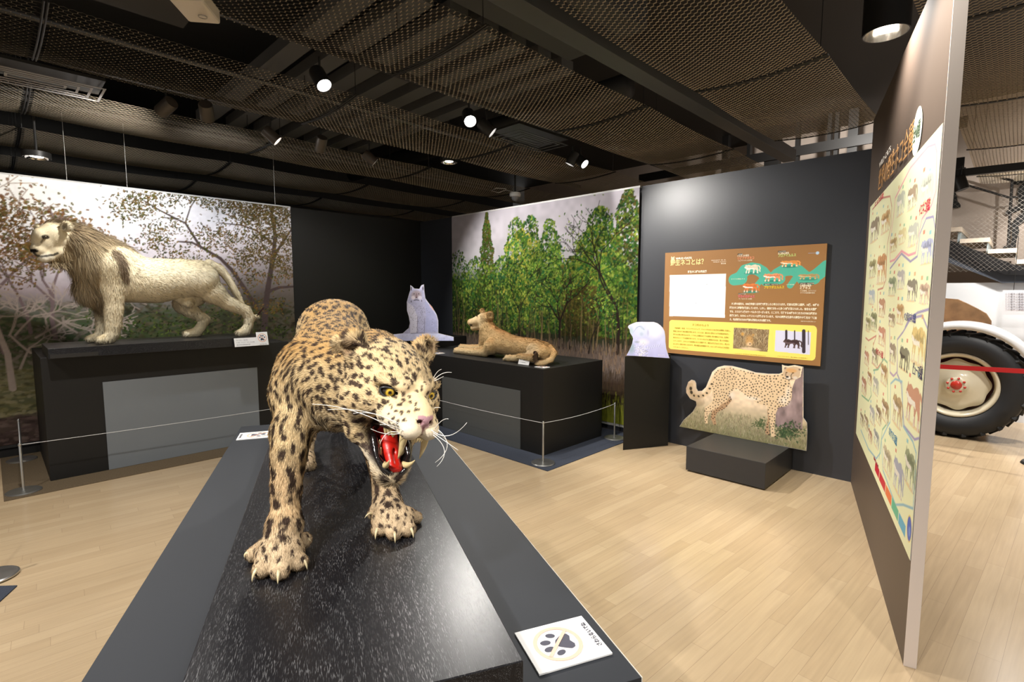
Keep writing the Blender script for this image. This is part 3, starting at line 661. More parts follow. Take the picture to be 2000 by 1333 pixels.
for k in range(8):
    a = 2*PI*(k+.3)/8; p = wc+(np.array(V)*math.cos(a)+np.array([0, 0, 1])*math.sin(a))*Rr*.215
    MB().lathe([(0, .042), (.033*Rr, .040), (.036*Rr, .028)], p, axis=ax_, n=12).build('wheel_nut', RED, t, smooth=True)
MB().lathe([(0, -.23), (Rr*.86, -.23)], wc, axis=ax_, n=48).build('rear_drum', mat('dark_red_casting', (.12, .015, .01), .5), t)
v = []; f = []; m_ = 40
for i in range(m_+1):
    a = math.radians(8+165*i/m_); e = np.array(V)*math.cos(a)+np.array([0, 0, 1])*math.sin(a)
    for r, h in ((WR*1.05, .08), (WR*1.14, .085), (WR*1.17, .05), (WR*1.17, -.36)): v.append(wc+e*r+ax_*h)
for i in range(m_):
    for k in range(3): f.append((4*i+k, 4*i+k+1, 4*i+4+k+1, 4*i+4+k))
o = mesh_obj('mudguard', v, f, FEN, t, smooth=True); s_ = o.modifiers.new('solid', 'SOLIDIFY'); s_.thickness = .006
MB().prism([uv(WU+.45, wv-.2), uv(WU+.9, wv-.2), uv(WU+.9, wv+1.2), uv(WU+.45, wv+1.2)], WR*.7, WR*1.15).build('axle_housing', RED, t, bevel=.03)
for vv in (-.1, 1.0): MB().prism([uv(WU+.55, wv+vv-.08), uv(WU+.8, wv+vv-.08), uv(WU+.8, wv+vv+.08), uv(WU+.55, wv+vv+.08)], 0.001, WR*.75).build('stand', DARKM, t)
# old wooden piece behind the mudguard
o = slab('wooden_farm_tool', [(1800, 600), (1845, 583), (1870, 585), (1890, 594), (1908, 603), (1926, 613), (1936, 628), (1934, 700), (1934, 850), (1800, 856)], .12, mat('weathered_brown_wood', (.25, .14, .06), .7, noise=(9, .35)), None, 8.0); tag(o, 'weathered brown wooden farm implement behind the tractor mudguard', 'farm tool')
# red belt barrier in front of the tractor
t = thing('belt_barrier', uv(6.35, -.4, 0), 'bright red barrier belt strung in front of the tractor wheel', 'barrier')
q0 = at_u(1790, 714, 6.35); q1 = at_u(2060, 729, 6.35)
MB().obox((q0+q1)/2, (q1-q0)/np.linalg.norm(q1-q0), U, np.cross((q1-q0)/np.linalg.norm(q1-q0), U), np.linalg.norm(q1-q0)/2, .0012, .021).build('belt', mat('red_webbing', (.55, .012, .015), .6), t)
for q in (q0, q1):
    MB().lathe([(0, .001), (.16, .001), (.15, .02), (.03, .03), (.03, .95), (0, .96)], (q[0], q[1], 0), n=24).build('post', DARKM, t, smooth=True, auto=35)

t = thing('steel_frame', uv(8.7, 2.5, 0), 'dark steel posts and beams seen above the information wall against the beige far wall', 'frame')
FR = mat('black_frame_steel', (.014, .013, .012), .5)
for x, w_ in ((1420, .10), (1466, .05), (1512, .22), (1560, .05), (1622, .05), (1636, .05), (1668, .12)):
    q = at_u(x, 250, 8.75); vv = float(np.dot(q, V)); MB().uvbox(8.70, 8.80, vv-w_/2, vv+w_/2, 0.001, 4.08).build('post', FR, t)
for z in (3.05, 3.55): MB().uvbox(8.66, 8.695, .6, 5.2, z, z+.14).build('beam', FR, t)
# ================================================================== printed surfaces (painted vertex by vertex on fine sheets)
def lin(c): c = np.asarray(c, float); return np.where(c <= .04045, c/12.92, ((c+.055)/1.055)**2.4)
class Canvas:
    """colour field on a flat sheet: origin O, right R (unit), up Up (unit), size w x h metres"""
    def __init__(s, O, R, Up, w, h, step):
        s.O, s.R, s.Up = np.array(O, float), np.array(R, float), np.array(Up, float); s.w, s.h = w, h
        s.nx, s.ny = int(w/step)+1, int(h/step)+1; s.dx, s.dy = w/(s.nx-1), h/(s.ny-1)
        s.n = np.cross(s.R, s.Up); s.d = float(s.n@s.O); s.c = np.ones((s.ny, s.nx, 3), np.float32)
    def P(s, x, y):            # photo pixel -> sheet metres
        q = at_plane(x, y, s.n, s.d)-s.O; return float(q@s.R), float(q@s.Up)
    def PP(s, pts): return [s.P(*p) for p in pts]
    def _win(s, x0, x1, y0, y1):
        i0, i1 = max(0, int(x0/s.dx)), min(s.nx, int(x1/s.dx)+2); j0, j1 = max(0, int(y0/s.dy)), min(s.ny, int(y1/s.dy)+2)
        return (i0, i1, j0, j1) if i1 > i0 and j1 > j0 else None
    def disc(s, x, y, rx, ry, col, a=1.0, ang=0, soft=.25):
        r = max(rx, ry); w = s._win(x-r, x+r, y-r, y+r)
        if not w: return
        i0, i1, j0, j1 = w; X = (np.arange(i0, i1)*s.dx-x)[None]; Y = (np.arange(j0, j1)*s.dy-y)[:, None]
        if ang: ca, sa = math.cos(ang), math.sin(ang); X, Y = X*ca+Y*sa, -X*sa+Y*ca
        d = np.sqrt((X/rx)**2+(Y/ry)**2); m = np.clip((1-d)/max(soft, .01), 0, 1)*a; m = m[..., None]
        s.c[j0:j1, i0:i1] = s.c[j0:j1, i0:i1]*(1-m)+np.array(col)*m
    def mask(s, pts):
        xs = [p[0] for p in pts]; ys = [p[1] for p in pts]; w = s._win(min(xs), max(xs), min(ys), max(ys))
        if not w: return None, None
        i0, i1, j0, j1 = w; X = (np.arange(i0, i1)*s.dx)[None]; Y = (np.arange(j0, j1)*s.dy)[:, None]; ins = np.zeros((j1-j0, i1-i0), bool); n = len(pts)
        for k in range(n):
            xa, ya = pts[k]; xb, yb = pts[(k+1) % n]
            if ya == yb: continue
            ins ^= ((ya > Y) != (yb > Y)) & (X < (xb-xa)*(Y-ya)/(yb-ya)+xa)
        return (slice(j0, j1), slice(i0, i1)), ins
    def poly(s, pts, col, a=1.0):
        sl, m = s.mask(pts)
        if sl is None: return
        r = s.c[sl]; r[m] = r[m]*(1-a)+np.array(col)*a
    def line(s, pts, w0, col, w1=None, a=1.0):
        w1 = w0 if w1 is None else w1; n = len(pts)-1
        for k in range(n):
            (xa, ya), (xb, yb) = pts[k], pts[k+1]; ra, rb = w0+(w1-w0)*k/n, w0+(w1-w0)*(k+1)/n; r = max(ra, rb, s.dx*.55)
            w = s._win(min(xa, xb)-r, max(xa, xb)+r, min(ya, yb)-r, max(ya, yb)+r)
            if not w: continue
            i0, i1, j0, j1 = w; X = (np.arange(i0, i1)*s.dx)[None]; Y = (np.arange(j0, j1)*s.dy)[:, None]; dx, dy = xb-xa, yb-ya
            t = np.clip(((X-xa)*dx+(Y-ya)*dy)/(dx*dx+dy*dy+1e-9), 0, 1); d = np.hypot(X-xa-t*dx, Y-ya-t*dy)
            m = (np.clip((np.maximum(ra+(rb-ra)*t, s.dx*.5)-d)/s.dx+.5, 0, 1)*a)[..., None]; s.c[j0:j1, i0:i1] = s.c[j0:j1, i0:i1]*(1-m)+np.array(col)*m
    def field(s, sx, seed=0, sy=None):
        Y, X = np.mgrid[0:s.ny, 0:s.nx]; P = np.stack([X.ravel()*s.dx*sx, Y.ravel()*s.dy*(sy or sx), np.zeros(X.size)], 1); return vnoise(P, 1.0, seed).reshape(s.ny, s.nx)
    def mottle(s, sx, amt, seed=0, sy=None): s.c *= (1+(s.field(sx, seed, sy)[..., None]-.5)*2*amt)
    def vgrad(s, stops):       # [(height m, colour)]
        y = np.arange(s.ny)*s.dy; h = [a for a, _ in stops]
        for k in range(3): s.c[..., k] = np.interp(y, h, [c[k] for _, c in stops])[:, None]
    def sheet(s, name, m, parent=None, outline=None, wave=0.0, lift=0.0):
        Y, X = np.mgrid[0:s.ny, 0:s.nx]; off = wave*np.sin(X*s.dx*5.1+np.sin(Y*s.dy*1.3))*.5+wave*np.sin(X*s.dx*13)*.2 if wave else 0*X
        v = s.O+X.ravel()[:, None]*s.dx*s.R+Y.ravel()[:, None]*s.dy*s.Up+(off.ravel()[:, None]+lift)*s.n
        a = (np.arange(s.ny-1)[:, None]*s.nx+np.arange(s.nx-1)[None]).ravel(); F = np.stack([a, a+1, a+1+s.nx, a+s.nx], 1)
        if outline is not None:
            M = np.zeros((s.ny, s.nx), bool); sl, mm = s.mask(outline); M[sl] = mm; ok = M.ravel()[F].all(1); F = F[ok]
            us = np.unique(F); re = np.full(len(v), -1); re[us] = np.arange(len(us)); F = re[F]; v = v[us]; c = s.c.reshape(-1, 3)[us]
        else: c = s.c.reshape(-1, 3)
        return mesh_obj(name, v, F, m, parent, cols=np.clip(c, 0, 1))
PRINT = mat('printed_matt_sheet', attr='col', rough=.55, spec=.3); CLOTH = mat('printed_fabric', attr='col', rough=.9, spec=.1); GLOSS = mat('printed_satin_sheet', attr='col', rough=.42, spec=.35)
C = lambda r, g, b: lin((r, g, b))
def tree(cv, x, y, ang, L, w, depth, bark, leaves, ld, lsize, spread=.6):
    x1, y1 = x+math.cos(ang)*L, y+math.sin(ang)*L; xm, ym = (x+x1)/2+random.uniform(-.08, .08)*L, (y+y1)/2+random.uniform(-.08, .08)*L
    cv.line([(x, y), (xm, ym), (x1, y1)], w/2, bark, w*.36)
    if depth <= 2 and ld > 0:
        for _ in range(int(ld)):
            t = random.random(); px, py = x+(x1-x)*t+random.gauss(0, .09), y+(y1-y)*t+random.gauss(0, .07); c = np.array(random.choice(leaves))*random.uniform(.6, 1.25)
            cv.disc(px, py, lsize*random.uniform(.5, 1.2), lsize*random.uniform(.3, .7), c, .9, random.uniform(0, 3.1))
    if depth == 0: return
    for k in range(random.choice((2, 2, 3))): tree(cv, x1, y1, ang+random.uniform(-spread, spread)*1.3, L*random.uniform(.6, .85), w*.62, depth-1, bark, leaves, ld, lsize, spread)
# ---- forest backdrop behind the standing lion
BU1 = float(np.dot(at_v(571, 500, 6.56), U)); BU0 = -.75; BW = BU1-BU0
cv = Canvas(uv(BU0, 6.565, .10), U, (0, 0, 1), BW, 2.46, .0075); cv.n = -V; cv.d = float(cv.n@cv.O)
hh = lambda y: cv.P(120, y)[1]
cv.vgrad([(0, C(.24, .19, .17)), (hh(810), C(.33, .28, .25)), (hh(790), C(.33, .34, .24)), (hh(730), C(.46, .45, .34)), (hh(690), C(.24, .28, .18)), (hh(620), C(.28, .32, .24)), (hh(570), C(.60, .54, .55)), (hh(480), C(.90, .86, .90)), (hh(400), C(.93, .93, .98)), (hh(330), C(.97, .97, 1))])
Y_, X_ = np.mgrid[0:cv.ny, 0:cv.nx]; gx, gy = cv.P(70, 372); g_ = np.exp(-(((X_*cv.dx-gx)/1.05)**2+((Y_*cv.dy-gy)/.50)**2))[..., None]; cv.c = cv.c*(1-g_)+np.array([1, 1, 1])*g_   # the printed sun in the photo mural
xr, yr = cv.P(420, 560); dk = (1/(1+np.exp(-(X_*cv.dx-xr+.35)*3.2)))*(1/(1+np.exp((Y_*cv.dy-yr-.25)*5)))
dk = dk[..., None]*.93; cv.c = cv.c*(1-dk)+C(.19, .19, .12)*dk
xr2, yr2 = cv.P(560, 470); d2 = (1/(1+np.exp(-(X_*cv.dx-xr2+.25)*5)))[..., None]*.45; cv.c = cv.c*(1-d2)+C(.50, .45, .42)*d2
for _ in range(5000):   # undergrowth
    x = random.uniform(0, BW); y = random.uniform(.0, 1)**1.0*hh(590); xl = x/BW; b = random.choice([C(.20, .21, .13), C(.31, .31, .20), C(.36, .31, .24), C(.14, .12, .09), C(.27, .24, .17), C(.24, .29, .16)]) if xl > .45 else random.choice([C(.42, .38, .32), C(.50, .45, .42), C(.33, .34, .24), C(.28, .25, .21), C(.40, .42, .30), C(.24, .31, .18)])
    if y < hh(800): b = random.choice([C(.30, .24, .23), C(.38, .31, .29), C(.20, .16, .15), C(.42, .36, .33)])
    elif y < hh(715): b = random.choice([C(.50, .47, .33), C(.40, .38, .24), C(.56, .53, .42), C(.27, .26, .17)])
    cv.disc(x, y, random.uniform(.012, .06), random.uniform(.006, .022), b, .55, random.uniform(-.9, .9) if y > hh(715) else random.uniform(-.2, .2))
LVO = [C(.50, .38, .20), C(.60, .44, .25), C(.42, .40, .20), C(.46, .30, .17)]; LVG = [C(.38, .40, .18), C(.47, .44, .20), C(.52, .38, .16), C(.30, .31, .14), C(.56, .46, .24)]
BK1 = C(.45, .38, .38); BK2 = C(.30, .25, .24); BKP = C(.66, .60, .56)
for (x, y, a, L, w, bk, ld) in [(10, 690, 1.72, .50, .045, BK1, 8), (25, 760, 1.70, .62, .05, BKP, 5), (108, 660, 1.56, .34, .04, BK1, 7), (60, 650, 1.75, .36, .03, BK1, 8), (-120, 700, 1.4, .7, .06, BK1, 7)]:
    px, py = cv.P(x, y); tree(cv, px, py, a, L, w, 5, bk, LVO, ld, .020, .62)
for (x, y, a, L, w) in [(60, 690, 2.2, .22, .02), (70, 660, .6, .25, .02), (40, 720, 1.2, .2, .02), (150, 650, 2.4, .25, .018), (30, 655, .9, .22, .018), (180, 640, 1.2, .2, .015)]:
    px, py = cv.P(x, y); tree(cv, px, py, a, L, w, 4, C(.62, .56, .52), LVO, 0, .01, .9)
# main right-hand tree
cv.line(cv.PP([(512, 700), (516, 647), (520, 590), (524, 560), (534, 500), (538, 460), (530, 420), (536, 380)]), .042, BK2, .015)
cv.line(cv.PP([(520, 572), (545, 562), (575, 560)]), .022, BK2, .012)
cv.line(cv.PP([(530, 510), (548, 480), (575, 440)]), .02, BK2, .01)
cv.line(cv.PP([(500, 600), (476, 562), (455, 530), (430, 505), (391, 482), (375, 474), (348, 472)]), .028, BK2, .008)
cv.line(cv.PP([(391, 482), (376, 458), (362, 436), (345, 428), (318, 425)]), .016, BK2, .006); cv.line(cv.PP([(345, 428), (310, 410), (278, 390), (262, 372)]), .011, BK2, .004)
cv.line(cv.PP([(537, 480), (500, 450), (470, 440), (430, 436)]), .014, BK2, .005); cv.line(cv.PP([(362, 436), (372, 405), (388, 380)]), .008, BK2, .004)
def leafcloud(pts, n, r, lv, size):
    for (x, y) in pts:
        px, py = cv.P(x, y)
        for _ in range(n):
            c = np.array(random.choice(lv))*random.uniform(.55, 1.35); cv.disc(px+random.gauss(0, r), py+random.gauss(0, r*.7), size*random.uniform(.5, 1.3), size*random.uniform(.25, .6), c, .92, random.uniform(0, 3.1))
LVG = [np.array(c)*.62 for c in LVG]; LVO = [C(.40, .31, .18), C(.47, .36, .20), C(.33, .31, .17), C(.36, .26, .15)]
leafcloud([(262, 385), (290, 375), (240, 400), (250, 420), (275, 410), (300, 395), (330, 385), (355, 380), (385, 385), (410, 395), (300, 455), (320, 470), (290, 480), (345, 500), (400, 470), (370, 500), (335, 440), (440, 410), (465, 430), (450, 460)], 85, .085, LVG, .016)
leafcloud([(480, 400), (500, 420), (530, 400), (555, 410), (550, 440), (510, 450), (480, 470), (520, 490), (555, 500), (470, 520), (500, 540), (550, 540), (440, 480), (420, 450), (540, 600), (490, 600), (460, 570)], 100, .10, LVG+LVO, .017)
leafcloud([(5, 400), (20, 430), (45, 425), (60, 450), (10, 470), (35, 480), (70, 480), (15, 520), (50, 520), (5, 440), (25, 500), (80, 510), (45, 550)], 60, .08, LVO, .014)
leafcloud([(500, 395), (525, 405), (550, 395), (560, 425), (535, 430), (505, 420), (485, 425), (545, 460), (560, 470), (515, 465), (500, 490), (530, 510), (560, 520), (480, 500), (470, 405), (450, 395)], 130, .085, [C(.30, .25, .15), C(.38, .30, .17), C(.27, .26, .14), C(.42, .36, .2)], .017)
leafcloud([(400, 640), (470, 640), (430, 600), (350, 640), (540, 650), (300, 640), (200, 620), (240, 640)], 60, .10, [C(.22, .28, .12), C(.14, .17, .08), C(.30, .34, .15)], .018)
cv.mottle(9, .10, 3); cv.mottle(40, .06, 4)
t = thing('fabric_backdrop', uv(1, 6.56, .1), 'printed forest photo backdrop with bright sky hanging behind the standing lion', 'backdrop')
cv.sheet('printed_fabric', CLOTH, t, wave=.004)
MB().uvbox(BU0-.02, BU1+.004, 6.571, 6.597, 2.553, 2.575).build('top_rail', mat('rail_white', (.6, .6, .6), .5), t); MB().uvbox(BU0-.02, BU1, 6.571, 6.592, .07, .097).build('bottom_rail', DARKM, t)
for x in (130, 247, 535):
    q = at_v(x, 345, 6.58); MB().tube([(q[0], q[1], 2.576), (q[0], q[1], 3.2)], .0022, 5).build('hanging_wire', mat('pale_wire', (.6, .6, .58), .4), t)
# ---- green woodland backdrop
GU = 4.69; gv0 = float(np.dot(at_u(1246.5, 500, GU), V)); gv1 = float(np.dot(at_u(883, 500, GU), V))
cv = Canvas(uv(GU, gv1, .09), -V, (0, 0, 1), gv1-gv0, 2.47, .0065); cv.n = -U; cv.d = float(cv.n@cv.O)
hh = lambda y: cv.P(1060, y)[1]; GW = gv1-gv0
cv.vgrad([(0, C(.50, .52, .16)), (.12, C(.42, .44, .15)), (.22, C(.20, .17, .11)), (hh(730), C(.22, .17, .13)), (hh(705), C(.40, .35, .32)), (hh(680), C(.36, .31, .28)), (hh(660), C(.16, .17, .11)), (hh(600), C(.15, .20, .11)), (hh(545), C(.22, .30, .14)), (hh(505), C(.70, .69, .71)), (hh(455), C(.74, .72, .75)), (2.47, C(.72, .70, .74))])
GR = [C(.28, .42, .13), C(.20, .33, .12), C(.42, .52, .19), C(.14, .23, .09), C(.52, .58, .24), C(.17, .36, .19)]; GO = [C(.42, .37, .17), C(.32, .30, .13), C(.25, .26, .12)]
def crown(x, ytop, w, yb, lv, n, conic=False, bright=1.0):
    n = int(n*1.7)
    px, pt = cv.P(x, ytop); pbm = cv.P(x, yb)[1]; w = w*abs(cv.P(x+1, ytop)[0]-px)
    for k in range(n):
        t = random.random()**(.8); y = pt-(pt-pbm)*t; ww = w*(t**.8 if conic else math.sqrt(max(0, 1-(1-min(t*2.4, 1))**2)))
        xx = px+random.uniform(-1, 1)*ww*.5*(1+.15*math.sin(y*23)); lit = .55+.75*vnoise(np.array([[xx, y, x]]), 7, 3)[0]
        c = np.array(random.choice(lv))*lit*random.uniform(.7, 1.3)*bright*(1-.45*t); r = random.uniform(.010, .030); cv.disc(xx, y, r, r*random.uniform(.45, .9), c, .95, random.uniform(0, 3), .5)
crown(895, 490, 46, 650, GR, 500, bright=.8); crown(950, 412, 56, 640, GO+GR[:2], 1300, True); crown(930, 500, 60, 650, GR, 700)
crown(1008, 425, 44, 600, GR, 600); crown(1036, 420, 36, 560, GR, 450); crown(1018, 448, 74, 640, GR+[C(.58, .56, .22)]*2, 1500, bright=1.35)
crown(1074, 428, 42, 600, GR, 600); crown(1070, 476, 84, 650, GR, 1500, bright=1.15); crown(985, 500, 70, 650, GR, 900); crown(1120, 500, 60, 640, GR+GO, 800)
crown(1172, 404, 70, 620, GR, 1300, bright=1.15); crown(1165, 440, 105, 655, GR+[C(.50, .50, .18)], 2200, bright=1.0); crown(1228, 366, 56, 640, GO+GR, 1500); crown(1150, 560, 110, 660, GO, 900, bright=.7); crown(1210, 520, 80, 660, GR, 900, bright=.8)
for _ in range(130):
    x = random.uniform(0, GW); y0 = hh(675)+random.uniform(-.05, .05); c = random.choice([C(.12, .10, .07), C(.36, .30, .20), C(.22, .17, .12), C(.09, .08, .06), C(.45, .38, .26)]); L = random.uniform(.25, .75)
    cv.line([(x, y0), (x+random.uniform(-.03, .03), y0+L*.5), (x+random.uniform(-.06, .06), y0+L)], random.uniform(.003, .009), c, .002, .8)
for x, y, a, L, w in [(1090, 680, 1.5, .32, .04), (1205, 690, 1.6, .5, .045), (1150, 690, 1.3, .25, .02), (1015, 670, 1.57, .4, .02)]:
    px, py = cv.P(x, y); tree(cv, px, py, a, L, w, 4, C(.13, .10, .08), GR, 4, .018, .65)
for _ in range(3500):
    x = random.uniform(0, GW); y = random.uniform(0, hh(668)); b = random.choice([C(.46, .40, .36), C(.36, .30, .26), C(.28, .22, .18), C(.52, .42, .32)]) if y > hh(712) else random.choice([C(.20, .16, .10), C(.27, .21, .14), C(.15, .11, .08)]) if y > .26 else random.choice([C(.48, .50, .15), C(.36, .38, .12), C(.58, .58, .22)])
    cv.line([(x, y), (x+random.uniform(-.015, .015), y+random.uniform(.03, .09))], .0028, b, .001, .7)
cv.mottle(14, .10, 5); cv.mottle(1.3, .12, 9)
t = thing('fabric_backdrop', uv(GU, 4.2, .1), 'printed green woodland photo backdrop hanging behind the reclining lion', 'backdrop')
cv.sheet('printed_fabric', CLOTH, t, wave=.006)
MB().uvbox(GU+.006, 4.719, gv0, gv1, 2.562, 2.58).build('top_rail', mat('rail_white', (.6, .6, .6), .5), t); MB().uvbox(GU+.004, 4.716, gv0, gv1, .06, .088).build('bottom_rail', mat('pale_rail', (.45, .45, .42), .5), t)

# ---- freestanding photo cutouts
def cutout(name, label, cat, cv, outline, thick, base=None, edge=None):
    O2 = [cv.O+cv.R*x+cv.Up*y for x, y in outline]; n = len(O2); back = -cv.n*thick
    t = thing(name, cv.O+cv.R*cv.w/2, label, cat)
    o = MB().add([*O2, *[p+back for p in O2]], [tuple(range(n)), tuple(range(2*n-1, n-1, -1))]+[(i, n+i, n+(i+1) % n, (i+1) % n) for i in range(n)]).build('foam_board', edge or mat('foam_board', (.62, .60, .58), .6), t)
    bm = bmesh.new(); bm.from_mesh(o.data); bmesh.ops.recalc_face_normals(bm, faces=bm.faces); bmesh.ops.triangulate(bm, faces=[f for f in bm.faces if len(f.verts) > 4]); bm.to_mesh(o.data); bm.free()
    cv.sheet('photo_print', PRINT, t, outline=outline, lift=.0012)
    c = cv.O+cv.R*cv.w*.5-cv.n*(thick+.001); z0 = cv.O[2]
    MB().prism([c-cv.R*.01, c+cv.R*.01, c+cv.R*.01-cv.n*.07, c-cv.R*.01-cv.n*.07], z0+.001, z0+.10).build('rear_strut', edge or mat('foam_board', (.62, .60, .58), .6), t)
    return t
def zp(pts, sc, ox, oy): return [(ox+x/sc, oy+y/sc) for x, y in pts]
def spots(cv, pts, n, r, col, inside, a=.9):
    cnt = 0
    while cnt < n:
        cnt += 1; x = random.uniform(*inside[0]); y = random.uniform(*inside[1])
# cheetah, leaning in front of the information wall on the low block
CU = 4.60
za = lambda pts: zp(pts, 3.92, 1200, 640)
ol = za([(498, 765), (530, 715), (600, 650), (628, 600), (625, 570), (580, 550), (550, 505), (548, 470), (565, 420), (590, 402), (615, 410), (625, 430), (628, 470), (640, 490), (670, 488), (700, 460), (725, 400), (750, 340), (790, 305), (840, 292), (900, 295), (1000, 320), (1080, 345), (1180, 355), (1260, 355), (1285, 345), (1283, 285), (1300, 292), (1330, 296), (1380, 288), (1447, 303), (1447, 690), (1475, 730), (1477, 800), (1470, 943), (1180, 893)])
zb = .2165
def cheetah_plane(): 
    vs = [float(np.dot(at_u(x, y, CU), V)) for x, y in ol]; return max(vs), min(vs)
va, vb_ = cheetah_plane()
zs = [float(at_u(x, y, CU)[2]) for x, y in ol]; zlo = min(zs); zh = max(zs)
cv = Canvas(uv(CU, va+.01, zb), -V, (0, 0, 1), va-vb_+.02, zh-zb+.01, .0028); cv.n = -U; cv.d = float(cv.n@cv.O)
def cp(pts):        # photo pixels to sheet, the slight lean of the photographed base levelled onto the block
    out = []
    for x, y in za(pts):
        a, b = cv.P(x, y); out.append((a, b))
    return out
base_l = cv.P(*za([(498, 765)])[0]); base_r = cv.P(*za([(1470, 943)])[0])
def lev(p): t_ = (p[0]-base_l[0])/(base_r[0]-base_l[0]); off = base_l[1]*(1-t_)+base_r[1]*t_; H_ = cv.h; return (p[0], max(.0, p[1]-off*(1-max(0, min(1, (p[1])/H_)))))
CP = lambda pts: [lev(p) for p in cp(pts)]
cv.vgrad([(0, C(.52, .50, .36)), (.10, C(.62, .58, .45)), (.20, C(.74, .68, .55)), (.32, C(.95, .85, .73)), (1, C(.97, .89, .78))])
cv.mottle(40, .12, 8); W_ = cv.w
for _ in range(1500):
    x, y = random.uniform(0, W_), random.uniform(0, .20); c = random.choice([C(.45, .48, .30), C(.62, .58, .45), C(.38, .40, .28), C(.74, .70, .58), C(.50, .42, .36)]); cv.line([(x, y), (x+random.uniform(-.01, .01), y+random.uniform(.01, .03))], .0016, c, .001, .8)
trk = CP([(1240, 600), (1300, 560), (1360, 470), (1385, 400), (1425, 380), (1440, 303), (1447, 303), (1440, 780), (1230, 760)]); cv.poly(trk, C(.58, .50, .50)); 
sl, mk = cv.mask(trk); f1 = cv.field(26, 11, 14)[sl]; f2 = cv.field(70, 12, 40)[sl]; rr = cv.c[sl]; rr[mk] *= (.55+.8*f1[mk]+.25*f2[mk])[:, None]
for _ in range(260):
    x, y = CP([(random.gauss(1330, 60), random.gauss(800, 30))])[0]; cv.disc(x, y, .012, .006, random.choice([C(.25, .34, .22), C(.35, .42, .28), C(.2, .25, .17)]), .8, random.uniform(0, 3))
for _ in range(80):
    x, y = CP([(random.gauss(1120, 25), random.gauss(740, 20))])[0]; cv.disc(x, y, .010, .005, random.choice([C(.28, .36, .22), C(.36, .40, .26)]), .8, random.uniform(0, 3))
BODY = C(.91, .80, .65); BODS = C(.97, .93, .87)
parts = dict(hl_far=[(840, 560), (890, 520), (900, 560), (850, 620), (790, 650), (770, 690), (782, 748), (760, 750), (738, 700), (745, 650), (800, 590)],
 body=[(755, 400), (765, 350), (800, 322), (860, 308), (930, 318), (1020, 342), (1110, 362), (1200, 366), (1270, 362), (1300, 340), (1345, 420), (1362, 480), (1355, 550), (1320, 600), (1260, 612), (1235, 600), (1160, 600), (1090, 580), (1040, 545), (990, 505), (940, 470), (915, 475), (885, 520), (860, 570), (800, 600), (765, 590), (750, 500)],
 hl_near=[(760, 520), (850, 560), (800, 610), (755, 640), (728, 660), (712, 700), (716, 738), (696, 740), (690, 690), (692, 620), (730, 590), (755, 560)],
 fl_near=[(1165, 560), (1240, 560), (1262, 600), (1235, 660), (1225, 740), (1226, 800), (1238, 835), (1200, 838), (1196, 780), (1188, 700), (1175, 640)],
 fl_far=[(1170, 620), (1200, 640), (1190, 700), (1180, 760), (1190, 800), (1185, 825), (1155, 815), (1160, 760), (1175, 700)],
 head=[(1290, 350), (1296, 318), (1310, 300), (1330, 306), (1370, 298), (1400, 304), (1428, 318), (1422, 345), (1420, 370), (1400, 395), (1370, 402), (1340, 405), (1315, 392), (1298, 372)])
tl = CP([(590, 440), (582, 480), (592, 515), (630, 532), (680, 526), (720, 495), (745, 440), (775, 380)]); cv.line(tl, .0165, BODY, .022)
allm = np.zeros((cv.ny, cv.nx), bool)
for nm in ('hl_far', 'fl_far', 'body', 'hl_near', 'fl_near'):
    pl = CP(parts[nm]); cv.poly(pl, BODY if 'far' not in nm else C(.74, .60, .46)); sl, mk = cv.mask(pl); allm[sl] |= mk
for (x, y, a, b) in [(1300, 560, 50, 45), (1060, 545, 70, 20), (900, 520, 30, 40), (1330, 500, 25, 60)]:
    q = CP([(x, y)])[0]; cv.disc(q[0], q[1], a/3.92*.0047, b/3.92*.0047, BODS, .7, 0, .8)
placed = []
for _ in range(9000):
    i, j = random.randrange(cv.nx), random.randrange(cv.ny)
    if not allm[j, i]: continue
    x, y = i*cv.dx, j*cv.dy; sep = .0180
    if any((x-a)**2+(y-b)**2 < sep**2 for a, b in placed[-700:]): continue
    placed.append((x, y)); r = random.uniform(.0060, .0082); cv.disc(x, y, r, r*random.uniform(.75, 1.0), C(.20, .13, .10), .92, random.uniform(0, 3), .3)
for k, (x, y) in enumerate([(585, 470), (590, 500), (610, 525), (645, 530), (680, 524), (708, 505), (730, 470), (745, 435)]):
    q = CP([(x, y)])[0]; cv.disc(q[0], q[1], .011 if k > 1 else .017, .014 if k > 1 else .022, C(.10, .08, .08), .92, .3*k, .4)
cv.poly(CP(parts['head']), C(.83, .72, .60)); hx = lambda x, y: CP([(x, y)])[0]
for (x, y, a, b, c, al) in [(1355, 330, .05, .022, C(.87, .66, .42), .8), (1330, 385, .022, .016, C(.95, .90, .85), .9), (1385, 385, .022, .015, C(.90, .86, .82), .7), (1307, 312, .010, .010, C(.5, .42, .38), .8), (1418, 322, .010, .010, C(.45, .38, .34), .8), (1325, 378, .013, .009, C(.06, .05, .05), 1), (1318, 345, .009, .006, C(.10, .08, .07), 1), (1368, 348, .010, .006, C(.10, .08, .07), 1), (1318, 345, .004, .004, C(.7, .5, .2), 1), (1368, 348, .004, .004, C(.7, .5, .2), 1)]:
    q = hx(x, y); cv.disc(q[0], q[1], a, b, c, al, 0, .4)
cv.line(CP([(1314, 350), (1312, 365), (1318, 385)]), .0022, C(.1, .08, .07)); cv.line(CP([(1362, 352), (1352, 368), (1356, 392)]), .0022, C(.1, .08, .07)); cv.line(CP([(1300, 390), (1320, 396), (1340, 398), (1365, 392)]), .002, C(.15, .1, .1))
cutout('photo_cutout', 'flat photo cutout of a spotted cheetah in grass standing on the low black block', 'cutout', cv, CP([((x-1200)*3.92, (y-640)*3.92) for x, y in ol]), .006)

